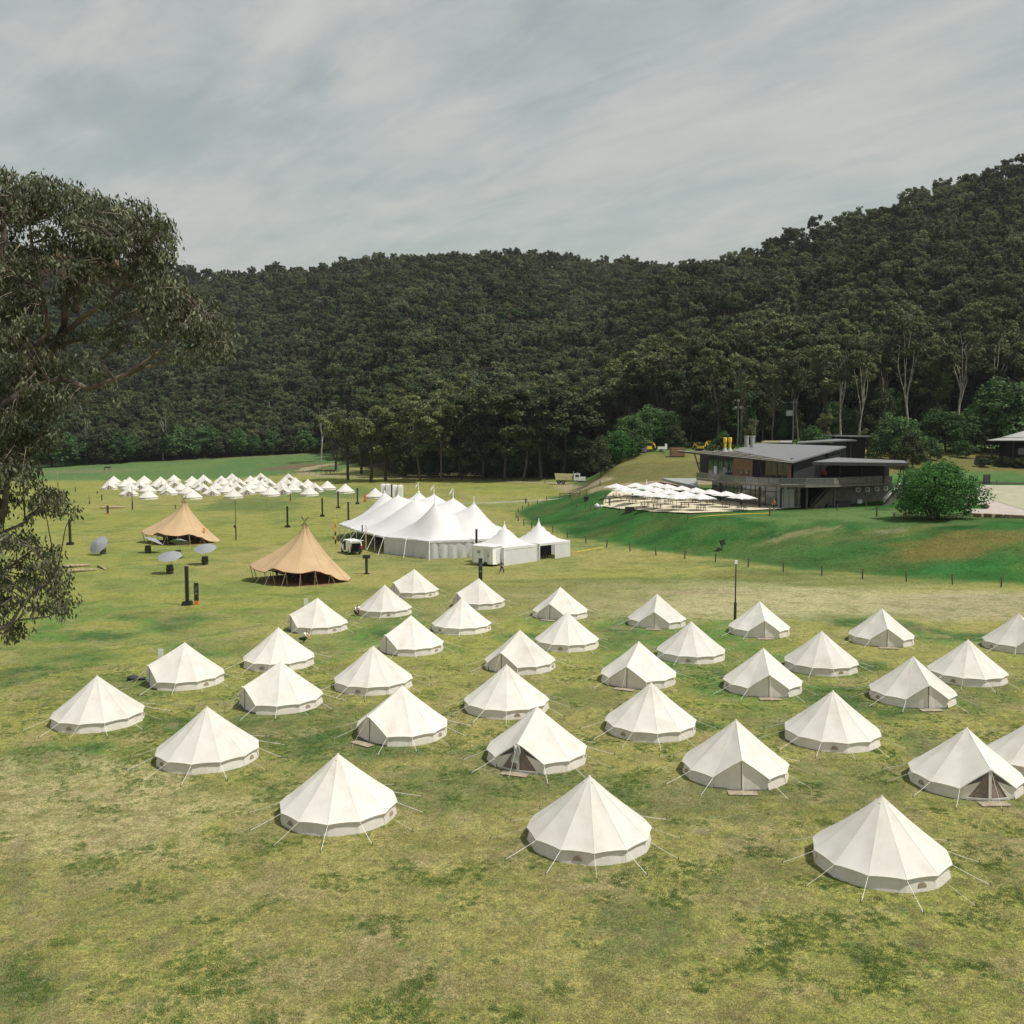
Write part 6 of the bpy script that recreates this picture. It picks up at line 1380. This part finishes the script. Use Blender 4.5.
# ramp wall with maroon face left of the terrace
rw = thing('ramp_wall', P(672, 485, 196), 'maroon faced low wall with a pale ramp left of the restaurant', 'wall'); ro_ = Vector(rw.location)
mb = MB(); a = P(658,0,200); a = Vector(((658-512)/FPX*200, 200, 0)); b = Vector(((697-512)/FPX*187, 187, 0)); mb.add([(a.x,a.y,6.0),(b.x,b.y,4.6),(b.x,b.y,6.6),(a.x,a.y,7.3),(a.x+.3,a.y+.4,6.0),(b.x+.3,b.y+.4,4.6),(b.x+.3,b.y+.4,6.6),(a.x+.3,a.y+.4,7.3)], [(0,1,2,3),(7,6,5,4),(3,2,6,7),(0,3,7,4),(1,5,6,2)])
M['maroon'] = mat('maroon_panel', (.11,.035,.035), .7, .15); o = mb.build('facing', 'maroon', rw); o.location = -ro_
mb = MB(); mb.slab([(a.x+3,a.y+.6,7.5),(b.x+.5,b.y+.6,7.0),(37.2,197,8.2),(31.5,205,7.9)][::-1], .5); o = mb.build('ramp', 'roof2', rw); o.location = -ro_
# back buildings behind the roof
b2 = thing('service_building', (64, 214, gz(64, 214)), 'small grey-roofed service building behind the restaurant roof', 'building'); z = gz(64, 214)
def loc(o, p): o.location = -Vector(p); return o
bp2 = Vector(b2.location); loc(MB().slab([(61,209,15.3),(73,207.,15.9),(72,217,16.1),(64,219,15.5)][::-1], .25).build('roof', 'roof', b2), bp2); q = MB(); q.wall((62.2,211), (71.5,209.5), 8, 15.2, .2); q.wall((71.5,209.5), (71,216), 8, 15.4, .2); loc(q.build('wall', 'charcoal', b2), bp2)
b3 = thing('flat_roofed_shed', (77, 224, gz(77, 224)), 'dark shed with a thin flat roof, farthest behind the restaurant', 'building'); bp3 = Vector(b3.location); loc(MB().slab([(72.5,220,16.9),(81,220,16.75),(82.5,228,16.85),(73,228,17)][::-1], .3).build('roof', 'roof', b3), bp3); q = MB(); q.wall((73.5,221.5), (80,221.5), 10, 16.6, .2); loc(q.build('wall', 'dark', b3), bp3)
for x in (73.2, 76.5, 80.3): loc(MB().bar((x, 220.6, 10), (x, 220.6, 16.6), .2, .2).build('post', 'charcoal', b3), bp3)
# ------------------------------------------------------------------ cottage at the right edge
x0 = (988-512)/FPX*224; ct = thing('cottage', (x0, 224, 9.), 'low cottage with wide veranda roof at the right edge', 'cottage', None, R(-24))
q = MB(); q.add([(0,0,6.75),(34,0,6.75),(34,20,6.75),(0,20,6.75),(3.2,3,7.35),(31,3,7.35),(31,17,7.35),(3.2,17,7.35),(0,0,6.6),(34,0,6.6),(34,20,6.6),(0,20,6.6)], [(0,1,5,4),(1,2,6,5),(2,3,7,6),(3,0,4,7),(8,9,1,0),(11,8,0,3),(8,11,10,9)]); q.build('veranda_roof', 'roof2', ct)
q = MB(); q.add([(3.2,3,7.45),(31,3,7.45),(31,17,7.45),(3.2,17,7.45),(10,10,9.7),(24,10,9.7)], [(0,1,5,4),(1,2,5),(2,3,4,5),(3,0,4)]); q.build('roof', 'roof2', ct)
q = MB(); q.wall((3,4), (31,4), 0, 7.1, .2); q.wall((3,4), (3,17), 0, 7.1, .2); q.build('wall', 'dark', ct)  # near-black wall colour holds the shade under the veranda
for k in range(7): MB().bar((.6+k*4.4, .6, 0), (.6+k*4.4, .6, 6.65), .2, .2).build('veranda_post', 'charcoal', ct)
for k in range(4): MB().box((7+k*5, 3.85, 4.2), (1.6, .1, 1.5)).build('window', 'glass', ct)
MB().box((9, 8.5, 9.6), (.8, .8, 1.8)).build('chimney', 'cream', ct)
# sign on the lawn
g = P(986.5, 484, 192); x, y = g.x, 192; z = gz(x, y); o = thing('lawn_sign', (x, y, z), 'dark freestanding sign with pale lines on the lawn before the cottage', 'sign'); MB().box((0, 0, 1.0), (1.35, .15, 1.75)).build('board', 'charcoal', o)
q = MB(); 
for k in range(5): q.box((0, -.085, 1.6-.22*k-(.15 if k > 1 else 0)), (.95-.2*(k % 2), .012, .07)); 
q.build('lettering', 'panel', o)
for s in (-.5, .5): MB().box((s, 0, .08), (.1, .5, .16)).build('foot', 'black', o)
fpost(997, 485.5, 'short dark bollard right of the lawn sign', 'lawn posts', 1.)
# car park and sandstone wall
cp_ = [P(966,505,150), P(977,513,141), P(1040,520,136), P(1100,520,136), P(1110,490,188), P(962,487,190), P(955,492,176)]
sheet('car_park', [(p.x, p.y) for p in cp_], .06, 'asphalt', 2.)
vg = [P(990,500,165), P(1040,517,139), P(1100,517,139), P(1100,492,186), P(990,489,188)]
sheet('faded_verge', [(p.x, p.y) for p in vg], .09, 'pave', 2.)
A = P(968,516,141); pts_ = [A, P(1000,519,137.5), P(1040,522,134.5), P(1090,525,133)]; sw = thing('sandstone_wall', (A.x, A.y, 4.5), 'rough sandstone block retaining wall below the car park', 'wall'); so_ = Vector(sw.location)
q = MB(); rs2 = random.Random(3)
for a, b in zip(pts_[:-1], pts_[1:]):
    a = Vector((a.x, a.y, 0)); b = Vector((b.x, b.y, 0)); n = int((b-a).length/1.25)
    for k in range(n):
        for lv in range(2):
            p = a.lerp(b, (k+.5+.5*lv)/n); zz_ = gz(p.x, p.y+1.5)-.55+lv*.62; q.box((p.x, p.y+rs2.uniform(-.08, .08), zz_+.1), (1.22+rs2.uniform(-.1, .05), .8, .6+rs2.uniform(-.06, .05)), math.atan2((b-a).y, (b-a).x)+rs2.uniform(-.04, .04))
o = q.build('stone_blocks', 'sand', sw); o.location = -so_
kb = MB(); kb.bar((88.8,193.3,gz(88,193)+.18), (112,190,gz(110,190)+.18), .35, .3); kb.bar((83,188.5,gz(83,188)+.15), (88.8,193.3,gz(88,193)+.18), .35, .3); o = kb.build('kerb', 'wallgrey'); tag(o, kind='structure')
# ------------------------------------------------------------------ truck, diggers, machines
def wheel(par, x, y, r, w_=.3):
    t = MB().lathe([(r*.6, -w_/2), (r, -w_/2), (r, w_/2), (r*.6, w_/2)], 16).build('wheel', 'tyre', par); t.location = (x, y, r); t.rotation_euler = (R(90), 0, 0); MB().lathe([(r*.55, -w_/2-.01), (r*.55, w_/2+.01)], 12).build('rim', 'panel', t)
g = G(571.5, 484); tk = thing('dump_truck', (g.x, g.y, gz(g.x, g.y)), 'dump truck with cream tipper body and white cab on the far gravel track', 'truck', None, R(-6)); tk.scale = (1.04, 1, 1.02)
q = MB(); q.add([(-4.4,-1.2,1.2),(.1,-1.2,1.1),(.1,1.2,1.1),(-4.4,1.2,1.2),(-4.7,-1.25,3.0),(.35,-1.25,2.9),(.35,1.25,2.9),(-4.7,1.25,3.0)], [(0,3,2,1),(0,1,5,4),(1,2,6,5),(2,3,7,6),(3,0,4,7)]); q.build('tipper_body', 'cream', tk)
for k in range(5): MB().bar((-4.2+k*1.05, -1.28, 1.2), (-4.3+k*1.1, -1.31, 2.95), .12, .06).build('rib', 'cream', tk)
MB().box((-.2, 0, .85), (8.2, .9, .3)).build('chassis', 'black', tk); MB().box((1.55, 0, 2.0), (1.7, 2.2, 1.9)).build('cab', 'white', tk); MB().box((3.1, 0, 1.5), (1.6, 1.7, 1.1)).build('bonnet', 'white', tk)
MB().box((2.42, 0, 2.45), (.06, 1.9, .75)).build('windscreen', 'glass', tk); MB().box((1.6, -1.11, 2.4), (1.0, .04, .65)).build('side_window', 'glass', tk); MB().box((3.95, 0, .85), (.2, 2.1, .4)).build('bumper', 'steel', tk); MB().tube([(.6, -.9, 1.2), (.6, -.9, 3.7)], .1, 7).build('exhaust', 'steel', tk); MB().box((1.6, 0, 3.1), (.6, 1.4, .3)).build('roof_beacon', 'panel', tk); MB().box((3.93, 0, 1.5), (.05, 1.2, .7)).build('grille', 'steel', tk)
for x in (-3.5, -2.3, 2.9):
    for y in (-1.05, 1.05): wheel(tk, x, y, .52)
def digger(px, Y, label, rz, s=1.):
    x = (px-512)/FPX*Y; r = thing('digger', (x, Y, gz(x, Y)), label, 'digger', None, rz); r.scale = (s, s, s)
    for y in (-.85, .85): MB().bar((-1.5, y, .4), (1.5, y, .4), .45, .75).build('track', 'tyre', r)
    MB().box((-.5, 0, 1.35), (2.4, 1.9, .95)).build('body', 'yellow', r); c_ = MB().box((.5, -.4, 2.3), (1.2, 1.0, 1.2)).build('cab', 'charcoal', r); MB().box((.5, -.92, 2.35), (1.0, .04, .9)).build('window', 'glass', c_); MB().box((.5, -.4, 2.95), (1.35, 1.15, .1)).build('roof', 'yellow', c_)
    b = MB(); b.bar((.6, .4, 1.4), (1.9, .4, 2.7), .3, .4); b.build('boom', 'yellow', r); b = MB(); b.bar((1.85, .4, 2.7), (2.4, .4, 1.2), .22, .3); b.build('arm', 'yellow', r); b = MB(); b.lathe([(.1, 0), (.5, .3), (.55, .8)], 8, (2.3, .4, .3)); b.build('bucket', 'charcoal', r)
digger(648.5, 262, 'small yellow digger with grey cab at the top of the dry slope', R(12), .85)
digger(699, 262, 'orange-yellow digger standing behind the pergola tip', R(160), .7); digger(710, 263, 'orange-yellow digger right of its twin behind the pergola', R(200), .8)
x = (642-512)/FPX*262; o = MB(); o.box((0, 0, .9), (1.8, 1.4, 1.7)); o.box((0, 0, 1.8), (1.95, 1.5, .12)); o.box((0, -.72, .9), (1.5, .05, 1.2)); o = o.build('grey_skip', 'panel'); o.location = (x, 260, gz(x, 260)); tag(o, 'grey site box at the left of the yellow digger', 'box')
x = (661.5-512)/FPX*262; o = thing('white_trailer', (x, 262, gz(x, 262)), 'small white trailer between the yellow digger and the shading tree', 'trailer'); MB().box((0, 0, .95), (2.2, 1.3, .7)).build('tray', 'white', o); MB().box((1.1, 0, 1.4), (.5, 1.0, 1.4)).build('box', 'white', o); wheel(o, -.2, -.7, .35, .2); wheel(o, -.2, .7, .35, .2)
for px, lb in ((724.5, 'tall bright yellow cylinder on a pale base above the pergola, the left of the pair'), (729.5, 'tall bright yellow cylinder above the pergola, the right of the pair')):
    Y = 232; x = (px-512)/FPX*Y; z = gz(x, Y); zt = P(px, 437.5, Y).z-z; o = thing('yellow_cylinder', (x, Y, z), lb, 'machine', 'yellow cylinders'); MB().lathe([(.3, zt-2.6), (.3, zt-1.2), (.45, zt-1.1), (.45, zt-.15), (.3, zt)], 12).build('cylinder', 'yellow', o); MB().tube([(0, 0, 0), (0, 0, zt-2.4)], .22, 8).build('stand', 'yellow', o); MB().lathe([(.9, zt-3.6), (.35, zt-2.5)], 12).build('cone', 'roof2', o)
Y = 240; x = (684-512)/FPX*Y; o = thing('rust_container', (x, Y+10, gz(x, Y+10)), 'rust-brown container right of the shading tree', 'container'); MB().box((0, 0, 1.2), (3.6, 2.2, 2.2)).build('body', 'timber', o)
for k in range(9): MB().box((-1.6+.4*k, -1.13, 1.2), (.12, .06, 2.1)).build('corrugation', 'timber', o)
for px, w_, lb, Y in ((772,5.2,'long cream bus roof showing above the grey restaurant roof',236),(785,3.,'white car roof showing beside the cream bus',236)):
    x = (px-512)/FPX*Y; z = gz(x, Y); zt = P(px, 440.3, Y).z; o = thing('parked_van', (x, Y, z), lb, 'vehicle'); h = zt-z
    MB().box((0, 0, h*.62), (w_, 2, h*.72), taper=.94).build('body', 'cream' if px == 772 else 'white', o); MB().box((0, -1.0, h*.78), (w_*.85, .06, h*.2)).build('window', 'glass', o); wheel(o, -w_*.32, -.9, .4); wheel(o, w_*.32, -.9, .4); wheel(o, -w_*.32, .9, .4); wheel(o, w_*.32, .9, .4)
# power poles
def ppole(px, Y, topy, label, arms=0, lamp=False, m='post', r=.17):
    x = (px-512)/FPX*Y; z = gz(x, Y); zt = P(px, topy, Y).z-z; o = thing('power_pole', (x, Y, z), label, 'pole', 'power poles'); MB().tube([(0, 0, -.5), (0, 0, zt)], [r, r*.7], 8).build('pole', m, o)
    for k in range(arms): MB().box((0, 0, zt-.5-1.6*k), (2.0, .14, .14)).build('crossarm', m, o)
    if lamp:
        for s in (-.55, .55): MB().box((s, -.1, zt-1.4), (.55, .3, .45)).build('floodlight', 'panel', o)
        MB().box((0, -.1, zt+.1), (.5, .3, .45)).build('floodlight', 'panel', o)
    return o
M['greenpole'] = mat('green_grey_pole', (.075,.10,.085), .7, .1)
ppole(737, 214, 401, 'tall pole with three floodlights behind the restaurant', 0, True, 'greenpole'); ppole(754.5, 216, 419.5, 'shorter bare pole right of the floodlight pole', 0, False, 'greenpole'); o = ppole(792, 226, 400, 'tall power pole with a transformer behind the grey roof', 1, False, 'greenpole')
MB().box((-1.0, -.2, 16.5-gz(65, 226)+5.5), (1.4, .7, 1.2)).build('transformer', 'panel', o)
# ------------------------------------------------------------------ horses and a cow
def beast(px, py, label, m, rz, name, cat, s=1.):
    x, y, z = pg(px, py); r = thing(name, (x, y, z), label, cat, None, rz); r.scale = (s, s, s)
    J = [(0,0,1.15,.26,.30),(.6,0,1.18,.24,.28),(-.6,0,1.2,.25,.29),(.95,0,1.35,.14,.2),(1.25,0,1.2,.1,.13),(1.5,0,.85,.09,.1),(1.62,0,.6,.06,.06)]; E = [(0,1),(0,2),(1,3),(3,4),(4,5),(5,6)]
    for a, xx in ((1, .62), (2, -.68)):
        for y_ in (-.16, .16):
            b = len(J); k = -.12 if xx < 0 else .0; J += [(xx, y_, .85, .12), (xx+k*-.6, y_, .48, .07), (xx+k, y_, .42, .055), (xx+k*.8, y_, .04, .05)]; E += [(a, b), (b, b+1), (b+1, b+2), (b+2, b+3)]
    b = len(J); J += [(-.95, 0, 1.15, .05), (-1.05, 0, .6, .05)]; E += [(2, b), (b, b+1)]
    skin('body', J, E, m, r)
    q = MB()
    for y_ in (-.09, .09): q.bar((1.27, y_, 1.28), (1.22, y_*1.8, 1.46), .05, .09)
    q.build('ears', m, r)
for px, py, rz, lb in ((323.5, 473.5, 20, 'brown horse grazing left of two others beside the copse'), (328.5, 473.6, 170, 'brown horse in the middle of the three by the track bend'), (332.5, 474, 10, 'brown horse nearest the copse tree trunk')): beast(px, py, lb, 'hide', R(rz), 'horse', 'horse')
beast(107, 470.5, 'dark cow grazing alone in the far green paddock', 'hide2', R(15), 'cow', 'cow', 1.25)
# ------------------------------------------------------------------ sandstone cliff behind the leaves
rs3 = np.random.default_rng(4); nx, nz_ = 70, 16; pxs = np.linspace(-20, 122, nx); v = []
for j in range(nz_):
    for i in range(nx):
        Yc = 905+9*float(fbm(np.array([pxs[i]/9.]), np.array([j/3.]), 200)[0])-j*.8; top = 258+8*math.sin(pxs[i]*.07)+6*math.sin(pxs[i]*.31); yy_ = 300-(300-top)*j/(nz_-1); v.append(tuple(P(pxs[i], yy_, Yc-45)))
M['cliff'] = mat('cliff_rock', (.19,.14,.11), .95, .5, .035, c2=(.42,.24,.13)); o = MB().add(v, [(j*nx+i, j*nx+i+1, (j+1)*nx+i+1, (j+1)*nx+i) for j in range(nz_-1) for i in range(nx-1)]).build('cliff', 'cliff'); tag(o, kind='structure')
# ------------------------------------------------------------------ air
hm = bpy.data.materials.new('haze'); hm.use_nodes = True; nt = hm.node_tree
for n_ in list(nt.nodes):
    if n_.type != 'OUTPUT_MATERIAL': nt.nodes.remove(n_)
pv = nt.nodes.new('ShaderNodeVolumePrincipled'); pv.inputs['Color'].default_value = (.88,.94,1.,1); pv.inputs['Density'].default_value = .00005; pv.inputs['Anisotropy'].default_value = .2
nt.links.new(pv.outputs[0], nt.nodes[0].inputs['Volume'])
hb = MB().box((0, 800, 148), (5200, 1900, 320)).build('haze'); hb.data.materials.append(hm); tag(hb, kind='stuff')
# ------------------------------------------------------------------ grass tufts on the near lawn
def tuft(name, n, rad, h, wd, m, seed):
    r = np.random.default_rng(seed); a = r.uniform(0, 6.28, n); q = np.sqrt(r.uniform(0, 1, n))*rad; x = np.cos(a)*q; y = np.sin(a)*q; hh = h*r.uniform(.4, 1, n); b = r.uniform(0, 3.14, n); dx = np.cos(b)*wd; dy = np.sin(b)*wd; lx = r.normal(0, .6, n)*hh; ly = r.normal(0, .6, n)*hh
    V = np.stack([np.stack([x-dx, y-dy, x*0-.01], 1), np.stack([x+dx, y+dy, x*0-.01], 1), np.stack([x+lx, y+ly, hh], 1)], 1).reshape(-1, 3)
    me = npmesh(name, V, np.arange(len(V)).reshape(-1, 3), m, np.repeat(r.uniform(0, 1, n), 3)); o = bpy.data.objects.new(name, me); gc.objects.link(o)
gc = bpy.data.collections.new('grass_kinds')
M['gr_straw'] = leafmat('straw_grass', (.23,.21,.085), (.44,.39,.21), .15, .2, .8, .1); M['gr_green'] = leafmat('green_grass', (.085,.15,.042), (.20,.27,.08), .2, .2, .8, .1)
tuft('tuft_a', 26, .13, .055, .007, 'gr_straw', 1); tuft('tuft_b', 26, .13, .06, .008, 'gr_green', 2); tuft('tuft_c', 30, .10, .05, .010, 'gr_green', 3); tuft('tuft_d', 18, .15, .05, .006, 'gr_straw', 4)
rg = np.random.default_rng(8); n = 150000; yy = 22+48*rg.uniform(0, 1, n)**1.35; xx = (rg.uniform(-.62, .62, n))*yy
g1 = fbm(xx/1.4, yy/1.4, 300, 4); g2 = fbm(xx/5, yy/5, 31, 5); keep = rg.uniform(0, 1, n) < .35+.9*np.abs(g1-.5)*2
inside = np.zeros(n, bool)
for tx, ty, *_ in TENTPOS: inside |= (xx-tx)**2+(yy-ty)**2 < 2.5**2
keep &= ~inside; xx, yy, g1, g2 = xx[keep], yy[keep], g1[keep], g2[keep]; n = len(xx); zz = ground(xx, yy)+(fbm(xx/1.3, yy/1.3, 4)-.5)*.05
ki = np.where(g1+.5*(g2-.5)+rg.normal(0, .05, n) > .60-.04*sst(40, 55, yy), rg.choice([1, 2, 2], n), rg.choice([0, 3], n))
me = bpy.data.meshes.new('grass'); me.vertices.add(n); me.vertices.foreach_set('co', np.stack([xx, yy, zz], 1).astype(np.float32).ravel())
for nm, ty, dat in (('sc', 'FLOAT', rg.uniform(.6, 1.4, n)), ('rot', 'FLOAT', rg.uniform(0, 6.28, n)), ('kind_i', 'INT', ki)):
    a = me.attributes.new(nm, ty, 'POINT'); a.data.foreach_set('value', dat.astype(np.int32 if ty == 'INT' else np.float32))
gro = bpy.data.objects.new('grass', me); col.objects.link(gro); tag(gro, 'short dry and green grass tufts on the near lawn', kind='stuff')
ng2 = ng.copy(); md = gro.modifiers.new('scatter', 'NODES'); md.node_group = ng2
for nn_ in ng2.nodes:
    if nn_.bl_idname == 'GeometryNodeCollectionInfo': nn_.inputs['Collection'].default_value = gc
print('GRASS', n)
